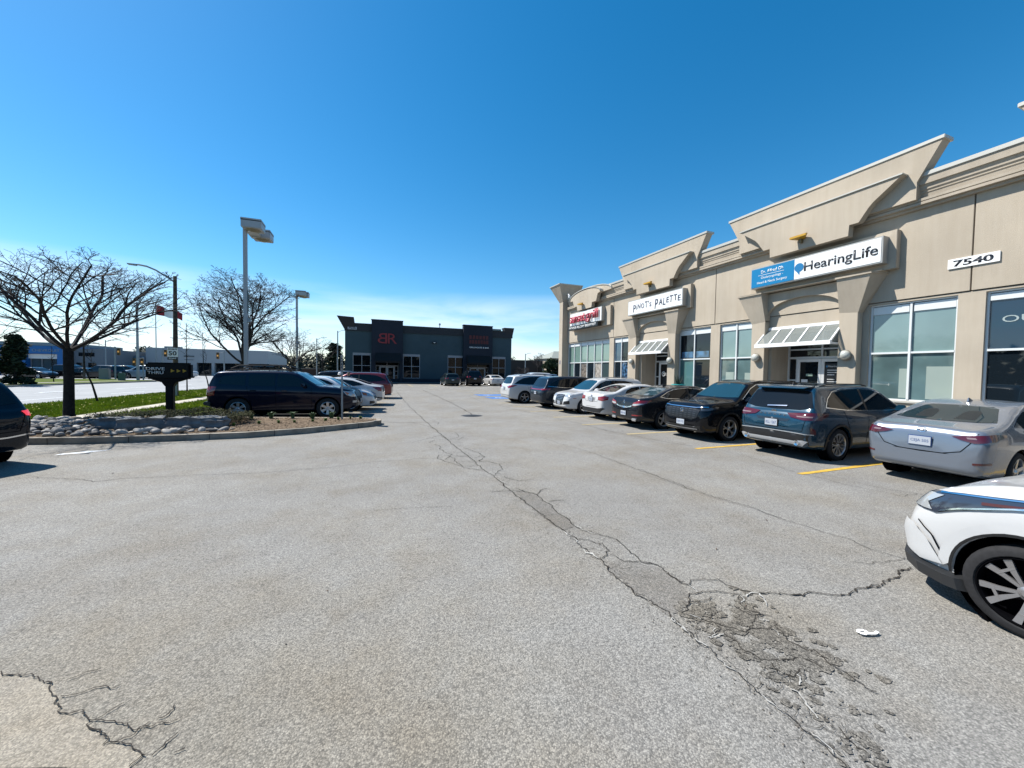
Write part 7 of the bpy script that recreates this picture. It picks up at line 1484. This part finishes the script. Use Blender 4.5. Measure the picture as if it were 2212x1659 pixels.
# ================================================================ two people between the parked cars
skin = mat('skin', (.38,.22,.15), .6)
def person(label, x, y, face, top_col, leg_col, hair_col, h_=1.68, hat=None):
    s_ = h_/1.75; P = thing('person', label, 'person', (x, y, 0), None, face, local=True)
    J = [(0,0,.95),(0,0,1.12),(0,0,1.32),(0,0,1.46),(.01,0,1.54),(.02,0,1.64),(.02,0,1.72),
         (0,.10,.90),(.02,.11,.50),(0,.11,.09),(.12,.12,.04),(0,-.10,.90),(.05,-.11,.50),(-.03,-.11,.09),(.09,-.12,.04),
         (0,.20,1.42),(.02,.26,1.14),(.16,.24,.94),(0,-.20,1.42),(.02,-.26,1.14),(.16,-.24,.94)]
    Rr = [.15,.14,.16,.09,.055,.095,.075,.095,.065,.045,.04,.095,.065,.045,.04,.062,.048,.035,.062,.048,.035]
    E = [(0,1),(1,2),(2,3),(3,4),(4,5),(5,6),(0,7),(7,8),(8,9),(9,10),(0,11),(11,12),(12,13),(13,14),(2,15),(15,16),(16,17),(2,18),(18,19),(19,20)]
    me = bpy.data.meshes.new('body'); me.from_pydata([(a*s_, b*s_, c*s_) for a, b, c in J], E, []); o = bpy.data.objects.new('body', me); COL.objects.link(o)
    sk = o.modifiers.new('s', 'SKIN'); sub = o.modifiers.new('u', 'SUBSURF'); sub.levels = 2; sub.render_levels = 2
    for i, v in enumerate(me.skin_vertices[0].data): v.radius = (Rr[i]*s_, Rr[i]*s_*(1.15 if i in (1, 2) else 1)); v.use_root = (i == 0)
    dg = bpy.context.evaluated_depsgraph_get(); m2 = bpy.data.meshes.new_from_object(o.evaluated_get(dg)); o.modifiers.clear(); o.data = m2
    for mm in (mat('cloth_'+label[:6], top_col, .85), mat('trousers_'+label[:6], leg_col, .85), skin, mat('hair_'+label[:6], hair_col, .7)): m2.materials.append(mm)
    for p in m2.polygons:
        z = p.center.z/s_; p.use_smooth = True
        hand = abs(p.center.y/s_) > .2 and z < 1.0
        p.material_index = 2 if hand else 1 if z < .93 else 0 if z < 1.49 else (3 if (z > 1.68 or p.center.x/s_ < -.005) else 2)
    o.parent = P
    if hat: MB().lathe([(.155*s_,1.66*s_),(.10*s_,1.68*s_),(.095*s_,1.76*s_),(.05*s_,1.80*s_),(0,1.81*s_)], 'z', (.02,0,0), 16).build('sun_hat', hat, P, smooth=True)
    MB().hull([(.10*s_,-.012,1.62*s_),(.10*s_,.012,1.62*s_),(.135*s_,0,1.60*s_),(.10*s_,0,1.655*s_)]).build('nose', skin, P)
person('dark-haired person in a blue jacket standing between the white sedan and the red crossover', -1.02, 23.45, rad(-60), (.012,.045,.13), (.03,.03,.035), (.012,.009,.008), 1.70)
person('person in a pale grey coat and white hat standing left of the blue jacket', -1.48, 23.5, rad(-40), (.30,.29,.27), (.05,.05,.055), (.3,.28,.25), 1.62, white)
